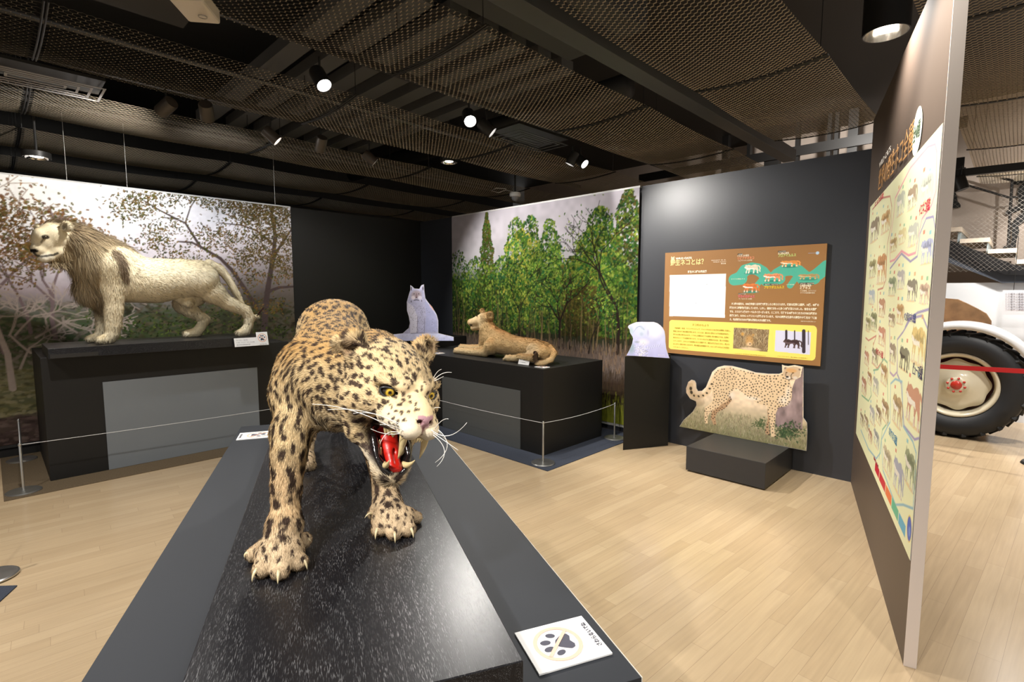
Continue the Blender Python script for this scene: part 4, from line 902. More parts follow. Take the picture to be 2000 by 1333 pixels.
# lynx, standing upright on the corner plinth
LY = np.array([0, 0, 0.]); ln = np.array([.06, -1, 0]); ln /= np.linalg.norm(ln); lr = np.array([1, .06, 0]); lr /= np.linalg.norm(lr)
yl = 6.35
zl = lambda pts: zp(pts, 4.165, 520, 360)
lo = at_y(*zl([(1035, 1250)])[0], yl); hi = at_y(*zl([(1300, 812)])[0], yl); rt = at_y(*zl([(1528, 1250)])[0], yl)
cv = Canvas((lo[0]-.01, yl-.0, .9015), (1, 0, 0), (0, 0, 1), rt[0]-lo[0]+.02, hi[2]-.9015+.02, .0035); cv.n = np.array([0, -1., 0]); cv.d = float(cv.n@cv.O)
LPt = lambda pts: [(a, max(0, b)) for a, b in cv.PP(zl(pts))]
cv.vgrad([(0, C(.78, .80, .95)), (.06, C(.84, .85, .97)), (1, C(.74, .74, .84))])
ly = [(1035, 1275), (1035, 1222), (1110, 1214), (1160, 1170), (1168, 1130), (1160, 1080), (1145, 1030), (1143, 960), (1160, 900), (1172, 860), (1172, 822), (1186, 830), (1205, 850), (1245, 852), (1262, 822), (1283, 815), (1286, 870), (1295, 930), (1320, 965), (1350, 1000), (1385, 1060), (1400, 1110), (1400, 1213), (1450, 1225), (1525, 1243), (1525, 1275)]
cv.poly(LPt([(1175, 860), (1283, 860), (1300, 950), (1395, 1090), (1400, 1215), (1110, 1215), (1165, 1170), (1145, 960)]), C(.70, .70, .82)); cv.mottle(30, .10, 21); cv.mottle(90, .08, 22)
cv.poly(LPt([(1150, 960), (1200, 1000), (1230, 1080), (1225, 1210), (1170, 1215), (1172, 1120), (1150, 1040)]), C(.88, .87, .93), .7); cv.poly(LPt([(1290, 940), (1380, 1060), (1395, 1200), (1290, 1210), (1300, 1080)]), C(.60, .63, .82), .45)
def ldisc(x, y, a, b, c, al=.9, ang=0): q = LPt([(x, y)])[0]; cv.disc(q[0], q[1], a, b, c, al, ang, .4)
ldisc(1222, 900, .075, .06, C(.66, .60, .63), .9); ldisc(1195, 925, .03, .03, C(.88, .84, .88)); ldisc(1250, 925, .03, .03, C(.86, .84, .90)); ldisc(1222, 905, .014, .035, C(.55, .47, .50)); ldisc(1222, 922, .012, .008, C(.28, .2, .22), 1)
for x in (1203, 1240): ldisc(x, 893, .011, .006, C(.15, .12, .13), 1)
cv.line(LPt([(1202, 945), (1222, 942), (1242, 945)]), .004, C(.15, .12, .15)); ldisc(1180, 955, .006, .018, C(.2, .17, .2)); ldisc(1265, 950, .006, .015, C(.2, .17, .2)); ldisc(1180, 850, .010, .03, C(.3, .26, .3)); ldisc(1275, 848, .012, .03, C(.36, .33, .38))
for _ in range(150):
    x, y = random.uniform(1160, 1395), random.uniform(990, 1205)
    if x > 1290+(y-950)*.45 or (x > 1285 and x < 1345 and y > 1050): continue
    ldisc(x, y, .004, .006, C(.36, .33, .38), .75)
cv.line(LPt([(1332, 985), (1350, 1005), (1362, 1025)]), .004, C(.95, .55, .25)); cv.line(LPt([(1232, 1080), (1228, 1210)]), .003, C(.45, .42, .5)); cv.line(LPt([(1290, 1090), (1285, 1205)]), .003, C(.45, .45, .56)); cv.line(LPt([(1178, 1215), (1225, 1212), (1290, 1212)]), .004, C(.5, .5, .6))
oly = LPt(ly); cutout('photo_cutout', 'upright photo cutout of a sitting lynx on the black corner plinth', 'cutout', cv, oly, .006)
TXI = mat('dark_lettering', (.05, .05, .08), .6)
# pale sleeping cat on the narrow column
zc = lambda pts: zp(pts, 11.107, 1190, 600)
ca, cb = at_z(1223.6, 695.5, .906), at_z(1307, 700.3, .906); cr = (cb-ca); wid = np.linalg.norm(cr); cr /= wid; cn = np.array([cr[1], -cr[0], 0])
if cn[1] > 0: cn = -cn
cv = Canvas(ca-cr*.002, cr, (0, 0, 1), wid+.004, .345, .002); cv.n = cn; cv.d = float(cn@cv.O)
CC = lambda pts: [(a, max(0.0, b)) for a, b in cv.PP(zc(pts))]
oc = [(372, 1052), (440, 930), (495, 800), (515, 690), (500, 640), (450, 560), (440, 490), (402, 435), (425, 395), (500, 360), (580, 330), (700, 322), (820, 325), (960, 325), (1040, 350), (1110, 400), (1165, 460), (1200, 530), (1215, 640), (1220, 760), (1235, 900), (1265, 1000), (1305, 1112)]
cv.vgrad([(0, C(.74, .74, .92)), (.15, C(.80, .81, .96)), (.35, C(.88, .90, 1))]); cv.mottle(30, .05, 31)
def cd(x, y, a, b, c, al=.6, ang=0): q = CC([(x, y)])[0]; k = .37/930; cv.disc(q[0], q[1], a*k, b*k, c, al, ang, .7)
cd(480, 900, 120, 200, C(.55, .66, .68), .7); cd(470, 520, 80, 140, C(.66, .78, .78), .6); cd(980, 520, 230, 220, C(.95, .95, 1), .8); cd(700, 520, 190, 170, C(.84, .88, .96), .8); cd(740, 760, 170, 110, C(.93, .92, .95), .8)
for k in range(5): cv.line(CC([(520+20*k, 560-30*k), (590+20*k, 440-8*k), (700, 410+14*k), (760, 480+6*k)]), .0012, C(.58, .68, .78), None, .6)
cd(700, 590, 60, 60, C(.68, .75, .85), .6); cd(840, 560, 40, 110, C(.70, .72, .86), .6); cd(600, 760, 90, 40, C(.55, .60, .66), .6); cd(800, 960, 60, 30, C(.45, .48, .62), .7)
for _ in range(260): cd(random.gauss(690, 70), random.gauss(960, 80), 9, 14, random.choice([C(.96, .96, .97), C(.62, .62, .68), C(.99, .99, 1)]), .7)
for k in range(7): cv.line(CC([(760+50*k, 950-15*k), (790+50*k, 870-12*k)]), .0016, C(.90, .92, 1), None, .7); cv.line(CC([(785+50*k, 950-15*k), (815+50*k, 870-12*k)]), .0012, C(.55, .57, .75), None, .7)
tp = cutout('photo_cutout', 'small pale blue photo cutout of a curled up wild cat on the narrow black column', 'cutout', cv, CC(oc), .006)
text_mesh('lettering', 'マヌルネコ', .022, at_plane(1284.8, 696, cv.n, cv.d)+cn*.003, cr, (0, 0, 1), mat('white_ink', (.9, .9, .92), .6), tp, width=.06)

# ---- information board
IU = 4.712
q0 = at_u(1301, 493, IU); q1 = at_u(1603.5, 715.5, IU); q2 = at_u(1616, 478, IU)
iv0, iv1 = float(np.dot(q0, V)), float(np.dot((q1+q2)/2, V)); iz0, iz1 = float(q1[2]), float((q0[2]+q2[2])/2)
cv = Canvas(uv(IU-.016, iv0, iz0), -V, (0, 0, 1), iv0-iv1, iz1-iz0, .0026); cv.n = -U; cv.d = float(cv.n@cv.O)
ib = thing('information_board', uv(IU, (iv0+iv1)/2, iz0), 'brown information board about wild cats with a yellow panel, mounted on the dark wall', 'sign board')
MB().uvbox(IU-.0155, IU+.006, iv1, iv0, iz0, iz1).build('board', mat('board_edge_brown', (.22, .13, .06), .6), ib)
zi = lambda pts: zp(pts, 5.332, 1290, 470); IP = lambda pts: cv.PP(zi(pts))
BRO = C(.63, .46, .28); cv.c[:] = BRO
cv.poly(IP([(97, 360), (683, 347), (670, 805), (92, 788)]), C(1, 1, 1))
for x, y in ((483, 457), (370, 652), (1070, 762)): 
    q = IP([(x, y)])[0]; cv.disc(q[0], q[1], .004, .003, C(.4, .4, .4), 1)
def rrect(x0, y0, x1, y1, col, r=.02):
    (a, b), (c, d) = (x0, y0), (x1, y1); pts = []
    for cx, cy, s in ((c-r, b-r, 0), (a+r, b-r, 1), (a+r, d+r, 2), (c-r, d+r, 3)):
        for k in range(7): t_ = (s+k/6)*PI/2; pts.append((cx+r*math.cos(t_), cy+r*math.sin(t_)))
    cv.poly(pts, col)
yl0 = IP([(92, 828)])[0]; yl1 = IP([(1610, 1255)])[0]; yl0b = IP([(1628, 888)])[0]
rrect(yl0[0], (yl0[1]+yl0b[1])/2, yl1[0], yl1[1], C(1, .91, .45), .03)
teal = C(.33, .72, .63)
river = [(770, 408), (830, 380), (880, 310), (950, 290), (1010, 300), (1060, 330), (1110, 390), (1170, 400), (1220, 350), (1290, 310), (1370, 300), (1430, 320), (1500, 380), (1560, 400), (1640, 350), (1735, 270)]
cv.line(IP(river), .050, teal); cv.line(IP([(770, 408), (840, 400)]), .052, teal); cv.line(IP([(1060, 400), (1000, 470)]), .022, teal); cv.line(IP([(1100, 420), (1240, 400)]), .045, teal); cv.line(IP([(1400, 400), (1350, 470)]), .024, teal); cv.line(IP([(1480, 400), (1600, 400)]), .045, teal)
def cat_art(cv, P, flip, col, belly, stripes=None, tail=True, fat=1.0):
    """small prowling cat facing left; P(x,y) maps a 0..1 box to the sheet"""
    body = [(.16, .30), (.10, .38), (.02, .42), (.03, .50), (.08, .56), (.12, .66), (.17, .60), (.24, .62), (.30, .64), (.45, .58), (.60, .64), (.74, .64), (.84, .56), (.87, .42), (.90, .25), (.88, .06), (.95, .0), (.80, .0), (.80, .20), (.72, .30), (.66, .20), (.66, .0), (.56, .0), (.58, .20), (.54, .32), (.40, .30), (.36, .20), (.35, .0), (.25, .0), (.28, .18), (.26, .28), (.20, .20), (.19, .0), (.10, .0), (.14, .18)]
    m = (lambda p: P(1-p[0], p[1])) if flip else (lambda p: P(*p))
    cv.poly([m(p) for p in body], col); cv.poly([m(p) for p in [(.06, .38), (.14, .36), (.20, .30), (.36, .30), (.54, .32), (.66, .28), (.60, .40), (.40, .40), (.22, .42), (.12, .46), (.04, .46)]], belly)
    for a in (.14, .30, .60, .84): cv.poly([m((a-.03, .0)), m((a+.04, .0)), m((a+.02, .16)), m((a-.02, .16))], belly, .8)
    if tail: cv.line([m(p) for p in [(.85, .56), (.95, .50), (1.0, .36), (.97, .22), (1.0, .14)]], np.hypot(*(np.array(m((0, 0)))-np.array(m((.035, 0))))), col)
    if stripes is not None:
        for k in range(14):
            x = .24+.045*k; q = m((x, random.uniform(.45, .58))); q2 = m((x+.02, random.uniform(.38, .44)))
            cv.line([q, q2], np.hypot(*(np.array(m((0, 0)))-np.array(m((.010, 0))))), stripes)
    q = m((.085, .50)); r = np.hypot(*(np.array(m((0, 0)))-np.array(m((.012, 0))))); cv.disc(q[0], q[1], r, r, C(.1, .08, .06))
def box_map(x0, y0, x1, y1):       # zoom box on the board
    a = IP([(x0, y1)])[0]; b = IP([(x1, y0)])[0]; return lambda u_, v_: (a[0]+(b[0]-a[0])*u_, a[1]+(b[1]-a[1])*v_*1.45)
for bx, c1, c2, st_ in [((868, 242, 1040, 345), C(.93, .89, .80), C(1, .98, .94), C(.85, .78, .66)), ((1240, 200, 1455, 275), C(.92, .62, .33), C(1, .95, .86), C(.80, .48, .22)), ((1062, 335, 1275, 428), C(.90, .60, .42), C(1, .95, .9), C(.75, .38, .24)), ((848, 440, 1030, 540), C(.88, .50, .26), C(1, .95, .9), C(.70, .34, .16)), ((1425, 342, 1650, 408), C(.72, .62, .42), C(.86, .78, .60), C(.60, .50, .32))]:
    q = IP([((bx[0]+bx[2])/2, bx[3]-3)])[0]; cv.disc(q[0], q[1], .075, .012, C(.20, .55, .48), .9, 0, .2); cat_art(cv, box_map(*bx), False, c1, c2, st_)
# the two photographs on the yellow panel
pa0, pa1 = IP([(765, 908)])[0], IP([(1115, 1162)])[0]; pl_ = [(pa0[0], pa0[1]), (pa1[0]+.004, pa0[1]-.003), (pa1[0], pa1[1]), (pa0[0], pa1[1]+.01)]
cv.poly(pl_, C(.55, .46, .34)); sl, mk = cv.mask(pl_)
for _ in range(420):
    x = random.uniform(pa0[0], pa1[0]); y = random.uniform(pa1[1]+.01, pa0[1]-.004); cv.line([(x, y), (min(pa1[0], max(pa0[0], x+random.uniform(-.02, .02))), min(pa0[1]-.004, y+random.uniform(.01, .05)))], .0014, random.choice([C(.75, .66, .5), C(.35, .28, .2), C(.60, .48, .32), C(.86, .78, .62)]), .001, .8)
def idc(x, y, a, b, c, al=.9): q = IP([(x, y)])[0]; cv.disc(q[0], q[1], a, b, c, al, 0, .5)
idc(930, 1130, .11, .018, C(.90, .80, .66)); idc(925, 1045, .042, .060, C(.80, .62, .38)); idc(925, 1085, .026, .03, C(.90, .78, .62)); idc(855, 975, .018, .02, C(.82, .62, .32)); idc(965, 985, .015, .015, C(.75, .58, .34)); idc(932, 1078, .009, .006, C(.12, .08, .07), 1); idc(903, 1025, .006, .004, C(.2, .14, .1)); idc(950, 1030, .006, .004, C(.2, .14, .1)); cv.line(IP([(910, 1100), (932, 1103), (955, 1098)]), .0018, C(.25, .15, .12))
pb0_, pb1_ = IP([(1200, 935)])[0], IP([(1555, 1192)])[0]; cv.poly([(pb0_[0], pb0_[1]), (pb1_[0], pb0_[1]-.004), (pb1_[0], pb1_[1]), (pb0_[0], pb1_[1]+.008)], C(.86, .86, .96))
for x, w_ in ((1310, .009), (1397, .005), (1492, .013), (1540, .003)): cv.line(IP([(x, 942), (x, 1085 if x != 1492 else 1160)]), w_, C(.24, .20, .24))
cat_art(cv, box_map(1270, 1030, 1475, 1115), False, C(.30, .22, .22), C(.42, .34, .36), C(.16, .11, .12))
q = IP([(1635, 130)])[0]; cv.disc(q[0], q[1], .014, .014, C(.72, .84, .95)); cv.line(IP([(1540, 133), (1620, 131)]), .0012, C(.6, .7, .8))
q = IP([(128, 193)])[0]; cv.disc(q[0], q[1], .019, .017, C(.98, .93, .72)); cv.poly([(q[0]-.018, q[1]+.006), (q[0]-.015, q[1]+.026), (q[0]-.003, q[1]+.014)], C(.98, .93, .72)); cv.poly([(q[0]+.018, q[1]+.006), (q[0]+.015, q[1]+.026), (q[0]+.003, q[1]+.014)], C(.98, .93, .72)); cv.disc(q[0]-.007, q[1], .003, .003, BRO); cv.disc(q[0]+.007, q[1], .003, .003, BRO)
for (x, y, w_, h_) in [(805, 138, 50, 14), (1225, 108, 82, 15), (1078, 450, 145, 16), (1450, 440, 150, 16), (808, 548, 78, 16)]:
    a, b = IP([(x, y)])[0], IP([(x+w_, y+h_)])[0]; cv.poly([(a[0], a[1]), (b[0], a[1]), (b[0], b[1]), (a[0], b[1])], C(.14, .11, .10))
ibf = cv.sheet('printed_face', PRINT, ib)
INK = lambda nm, c: mat(nm, tuple(float(x) for x in lin(c)), .6)
WI = INK('cream_ink', (1, .97, .88)); YE = INK('pale_yellow_ink', (.98, .92, .62)); OCH = INK('ochre_ink', (.75, .62, .22))
def itext(s, x0, x1, y, size, m, bold=0.0):
    a = at_plane(*zi([(x0, y)])[0], cv.n, cv.d)-U*.0012; w_ = abs(cv.P(*zi([(x1, y)])[0])[0]-cv.P(*zi([(x0, y)])[0])[0])
    text_mesh('lettering', s, size, a, -V, (0, 0, 1), m, ibf, width=w_, extrude=.0003, bold=bold)
itext('WILD CATS', 160, 328, 198, .024, WI, .0012); itext('野生ネコとは？', 103, 448, 258, .062, YE, .0010)
itext('野生ネコ種の系統図', 285, 480, 337, .024, WI, .0008); itext('WHAT IS A', 528, 680, 213, .011, WI); itext('WILD CAT?', 548, 682, 230, .011, WI); itext('野生種', 630, 680, 246, .012, WI)
itext('リビアヤマネコ', 798, 968, 200, .028, INK('salmon_ink', (.95, .60, .45)), .0006); itext('イエネコの祖先', 798, 922, 170, .020, WI, .0004); itext('リビアヤマネコの仲間', 805, 950, 218, .014, WI)
itext('プロアイルルス', 1222, 1408, 172, .028, INK('pale_green_ink', (.80, .92, .55)), .0006); itext('ネコ科の祖先', 1222, 1338, 145, .020, WI, .0004)
itext('プセウダエルルス', 1075, 1285, 500, .028, INK('yellow_ink', (.97, .85, .15)), .0006)
itext('ミアキス', 1447, 1558, 508, .028, WI, .0004); itext('食肉類の祖先', 1450, 1570, 478, .019, WI, .0004); itext('ネコ科動物、カワウソなど', 1455, 1622, 531, .013, WI); itext('すべての食肉類の祖先', 1455, 1608, 552, .013, WI)
itext('マカイロドゥス', 805, 978, 594, .028, INK('pink_ink', (.95, .40, .55)), .0006); itext('サーベルタイガーの仲間', 815, 950, 614, .013, WI); itext('すべての現生ネコ', 735, 875, 408, .012, WI); itext('イエネコ科の祖先', 1310, 1392, 465, .010, WI)
itext('160万年前', 808, 885, 562, .012, WI); itext('2500万年前', 1228, 1304, 121, .012, WI); itext('1800万年〜1000万年前', 1082, 1220, 464, .012, WI); itext('6000万年〜4000万年前', 1454, 1598, 454, .012, WI); itext('13万年前', 808, 852, 151, .012, WI)
body_txt = ['　ネコ科の祖先は、3000万年前に北半球で誕生したと考えられます。現在は世界に2亜科、14属、40種の', '野生のネコ科動物が生息しています。しかし、過去にはもっと多くの種が見られました。有名な大型種', 'では、スミロドン属のサーベルタイガーがいます。ところで、現存する40種のネコたちの70%は絶滅の', '危機にあり、IUCNレッドリストに掲載されています。ほかの原因は生息域の開発や分断化などに加', 'え、毛皮取引のための密猟も深刻な大きな問題です。']
for k, s_ in enumerate(body_txt): itext(s_, 720, 1628 if k < 4 else 1150, 668+39*k+(k*1.5), .022, WI, .0007)
itext('※絶滅の恐れのある野生生物のリスト', 1460, 1618, 846, .010, WI)
itext('ネコ科のもよう', 328, 500, 888, .024, OCH, .0004)
for k, s_ in enumerate(['　平原地帯、砂漠、サバンナやステップ、ジャングルなどさまざまな環境に生息し、', '環境に合わせて体の模様が違います。たとえば、森の木に登るヒョウは斑点があり、', '草や木の影に溶け込みます。トラのしま模様はとても細長い草の間などでは、獲物に', '気付かれにくくする効果があります。ライオンのように無地のものは、乾いた草原に', 'とけこみます。ユキヒョウは岩肌になじむ模様です。模様は子どものときに、親より', 'はっきりと模様があらわれます。親の模様は特徴的です。ひとつずつのもようを見比', 'べてみてください。']):
    itext(s_, 132, 715 if k < 6 else 290, 918+32*k+k*1.0, .017, OCH, .0003)
itext('ライオンのメス　枯れ草のなかで休む姿は背景に溶け込んでいる', 775, 1095, 1180, .009, OCH); itext('アムールヒョウ　雪の積もった森を歩く', 1215, 1530, 1208, .009, OCH)

# ---- wild cat poster on the partition
pn_room = -pn
O_ = pb+pn_room*.0015; s_of = lambda x, y: at_plane(x, y, pn_room, float(pn_room@O_))
P_tl, P_bl, P_tr, P_br = s_of(1700, 410), s_of(1676, 845), s_of(1841, 246), s_of(1779, 1095)
wp = 0.5*(np.dot(P_tr-pb, -pd)+np.dot(P_br-pb, -pd)); w0p = np.dot(P_tl-pb, -pd); zp0, zp1 = .44, 2.122
cv = Canvas(pb-pd*w0p+pn_room*.003+np.array([0, 0, zp0]), -pd, (0, 0, 1), wp-w0p, zp1-zp0, .0042); cv.n = pn_room; cv.d = float(cv.n@cv.O)
cv.c[:] = C(.93, .93, .76); cv.mottle(3, .03, 40)
z3 = lambda pts: cv.PP(zp(pts, 2.898, 1640, 180)); z4 = lambda pts: cv.PP(zp(pts, 2.665, 1640, 600))
for f_, pts, col in [(z3, [(185, 665), (240, 600), (285, 590), (295, 650), (290, 760), (270, 860), (262, 1060), (245, 1110), (215, 1120), (210, 1333)], C(.72, .20, .25)), (z3, [(305, 700), (315, 600), (400, 430), (500, 310), (540, 295), (550, 340), (545, 560), (520, 640), (465, 720), (440, 850), (430, 910), (390, 925), (350, 900), (310, 950), (285, 960), (285, 850), (305, 700)], C(.90, .40, .62)),
    (z3, [(285, 1000), (350, 915), (400, 960), (440, 930), (455, 800), (490, 715), (530, 705), (545, 800), (530, 1150), (505, 1230), (440, 1250), (390, 1290), (370, 1333)], C(.42, .34, .70)), (z4, [(300, 170), (330, 130), (370, 60), (430, 45), (465, 130), (450, 500), (425, 680), (390, 690), (335, 620), (320, 400), (300, 350), (300, 170)], C(.45, .36, .72)),
    (z4, [(260, 60), (262, 340), (280, 360), (298, 340), (300, 250)], C(.62, .42, .72)), (z4, [(110, 640), (150, 740), (190, 790), (212, 760), (218, 690), (250, 620), (262, 600), (265, 400), (290, 375), (325, 390), (330, 620), (380, 700), (398, 760), (382, 1050), (330, 1030), (290, 1030), (225, 850), (218, 700)], C(.36, .66, .80)),
    (z4, [(115, 460), (150, 490), (165, 460), (160, 420)], C(.25, .62, .45)), (z4, [(135, 160), (150, 175), (190, 150), (175, 200), (170, 290), (195, 320), (235, 265), (238, 120)], C(.80, .25, .30)), (z4, [(175, 330), (200, 325), (230, 270), (248, 290), (252, 600), (222, 640), (205, 790)], C(.28, .64, .52))]:
    cv.line(f_(pts), .0055, np.array(col)*.75+C(.93, .93, .76)*.25)
cats = [(z3, 197, 780, 48, 150, (.45, .34, .30), 0), (z3, 258, 735, 50, 140, (.78, .58, .32), 1), (z3, 345, 630, 46, 150, (.68, .70, .66), 0), (z3, 410, 595, 54, 150, (.52, .38, .32), 0), (z3, 492, 545, 66, 170, (.74, .74, .70), 1), (z3, 303, 865, 40, 90, (.72, .58, .35), 1), (z3, 352, 815, 44, 100, (.84, .76, .55), 0), (z3, 415, 805, 60, 150, (.70, .70, .68), 0), (z3, 492, 900, 72, 170, (.62, .64, .82), 1), (z3, 185, 1000, 40, 120, (.60, .55, .35), 1), (z3, 236, 1000, 54, 200, (.78, .48, .25), 1), (z3, 296, 1100, 46, 130, (.50, .56, .44), 1), (z3, 345, 1060, 44, 130, (.66, .62, .66), 0), (z3, 408, 1120, 60, 150, (.34, .26, .28), 0), (z3, 478, 1140, 60, 140, (.76, .60, .54), 1), (z3, 180, 1160, 36, 100, (.62, .68, .76), 0), (z3, 238, 1220, 38, 130, (.66, .38, .30), 0), (z3, 190, 1290, 34, 90, (.42, .42, .28), 1), (z3, 160, 1310, 30, 80, (.55, .48, .28), 1), (z3, 293, 1290, 40, 90, (.48, .34, .28), 0), (z3, 341, 1255, 44, 140, (.76, .54, .30), 1),
    (z4, 408, 200, 78, 240, (.84, .70, .40), 1), (z4, 275, 240, 36, 130, (.46, .34, .32), 0), (z4, 336, 268, 54, 150, (.20, .18, .20), 0), (z4, 385, 515, 92, 260, (.74, .42, .34), 0), (z4, 218, 150, 40, 120, (.72, .36, .32), 0), (z4, 182, 260, 34, 110, (.42, .34, .28), 0), (z4, 230, 350, 40, 130, (.70, .50, .30), 1), (z4, 300, 540, 56, 200, (.68, .52, .34), 1), (z4, 187, 410, 32, 110, (.60, .60, .60), 0), (z4, 155, 370, 26, 80, (.70, .48, .30), 1), (z4, 126, 410, 28, 110, (.66, .36, .30), 0), (z4, 236, 540, 42, 140, (.62, .44, .28), 1), (z4, 168, 560, 30, 110, (.62, .62, .66), 0), (z4, 201, 560, 34, 110, (.54, .40, .28), 1), (z4, 137, 600, 26, 90, (.52, .40, .30), 0), (z4, 115, 585, 20, 80, (.50, .38, .28), 0), (z4, 158, 670, 24, 80, (.64, .36, .28), 0), (z4, 190, 685, 34, 110, (.60, .62, .64), 1), (z4, 247, 800, 52, 170, (.76, .68, .56), 1), (z4, 305, 885, 60, 220, (.60, .60, .72), 0), (z4, 366, 845, 66, 240, (.50, .54, .42), 1), (z4, 140, 265, 26, 90, (.70, .40, .34), 0), (z4, 147, 90, 26, 90, (.58, .54, .34), 1), (z4, 178, 75, 32, 120, (.44, .48, .32), 1)]
for f_, x, y, w_, h_, col, st_ in cats:
    a = f_([(x-w_/2, y)])[0]; b = f_([(x+w_/2, y)])[0]; top = f_([(x, y-h_/2)])[0][1]; bot = f_([(x, y+h_/2)])[0][1]
    bot2 = bot+(top-bot)*.08
    cv.disc((a[0]+b[0])/2, bot2, (b[0]-a[0])*.5, (top-bot)*.05, C(.90, .80, .60), .9)
    cat_art(cv, lambda p, q_, a=a, b=b, bot=bot2, top=top: (a[0]+(b[0]-a[0])*p, bot+(top-bot)*q_*1.4), False, C(*col)*.8+C(.93, .93, .76)*.2, C(.93, .90, .84) if col[0] > .3 else C(*col), C(*[c*.45 for c in col]) if st_ else None, True)
for k in range(70):     # small red / blue caption blocks
    f_, x, y, w_, h_, col, st_ = cats[k % len(cats)]; q = f_([(x-w_*.2+(k//len(cats))*w_*.5, y-h_*.62)])[0]; c = [C(.85, .35, .32), C(.45, .74, .80), C(.85, .62, .40), C(.45, .70, .55)][k % 4]
    cv.poly([(q[0]-.018, q[1]-.008), (q[0]+.018, q[1]-.008), (q[0]+.018, q[1]+.008), (q[0]-.018, q[1]+.008)], c, .8)
for k, (a, b, c) in enumerate([((185, 812), (205, 870), (.80, .16, .24)), ((207, 872), (238, 930), (.82, .22, .26)), ((240, 935), (270, 1000), (.92, .48, .28)), ((272, 1010), (305, 1080), (.38, .72, .58)), ((308, 1085), (342, 1170), (.35, .68, .80))]):
    p, q = z4([a, b]); h_ = .05; cv.poly([(p[0], .040), (q[0], .040), (q[0], .040+h_), (p[0], .040+h_)], C(*c))
q = z4([(362, 1155)])[0]; cv.disc(q[0], q[1]+.0, .050, .058, C(.92, .80, .30), 1, 0, .1); cv.disc(q[0], q[1], .045, .052, C(.22, .36, .75), 1, 0, .1); cv.disc(q[0]+.005, q[1]-.01, .02, .022, C(.50, .62, .85), .9)
tp = thing('wall_poster', cv.O, 'large pale yellow poster of small cat drawings mounted on the brown partition', 'poster')
MB().prism([cv.O-pn_room*.0025, cv.O+cv.R*cv.w-pn_room*.0025, cv.O+cv.R*cv.w-pn_room*.0006, cv.O-pn_room*.0006], zp0, zp1).build('backing', PAPER, tp)
tpf = cv.sheet('printed_face', GLOSS, tp)
def ptext(s, a, b, size, m, parent, dz=0, bold=0.0):
    A_, B_ = s_of(*a), s_of(*b); w_ = abs(np.dot(B_-A_, pd)); p = np.array([A_[0], A_[1], A_[2]])+pn_room*.003
    text_mesh('lettering', s, size, p, -pd, (0, 0, 1), m, parent, width=w_, bold=bold)
Z3 = lambda x, y: (1640+x/2.898, 180+y/2.898); Z4 = lambda x, y: (1640+x/2.665, 600+y/2.665)
GOLD = INK('gold_lettering', (.74, .55, .33)); pw = [o for o in COL.objects if o.name == 'partition_wall'][0]
ptext('WILD CATS', Z3(226, 432), Z3(290, 345), .05, INK('white_lettering', (.95, .92, .88)), pw)
ptext('世界の野生ネコ全種', Z3(218, 560), Z3(414, 330), .155, GOLD, pw)
e = s_of(*Z3(441, 222)); el = s_of(*Z3(415, 240)); er = s_of(*Z3(467, 205)); rr_ = abs(np.dot(er-el, pd))/2
et = s_of(*Z3(441, 90)); eb = s_of(*Z3(436, 350))
MB().lathe([(0, .0), (rr_, .0)], e+pn_room*.002, axis=pn_room, n=40).build('round_badge', mat('pale_green_disc', (.80, .86, .70), .5), pw)
text_mesh('lettering', '全40種', .085, e+pn_room*.0035+pd*rr_*.72-np.array([0, 0, .03]), -pd, (0, 0, 1), INK('dark_green_ink', (.25, .32, .22)), pw, width=rr_*1.4)
for s_, f_, a, b, sz, col in [('イエネコ系統', Z3, (452, 700), (512, 680), .055, (.80, .20, .30)), ('ベンガルヤマネコ系統', Z3, (368, 1290), (436, 1262), .045, (.30, .28, .50)), ('ピューマ系統', Z4, (382, 345), (434, 350), .06, (.24, .20, .36)), ('オセロット系統', Z4, (190, 240), (228, 262), .045, (.75, .25, .30)), ('オオヤマネコ系統', Z4, (258, 660), (302, 690), .05, (.25, .50, .65)), ('ヒョウ系統', Z3, (200, 650), (245, 640), .04, (.75, .25, .30)), ('世界の野生ネコ科全40種', Z4, (180, 790), (206, 800), .02, (.6, .2, .25))]:
    ptext(s_, f_(*a), f_(*b), sz, INK('ink_%d_%d' % (int(col[0]*100), int(col[2]*100)), col), tpf)

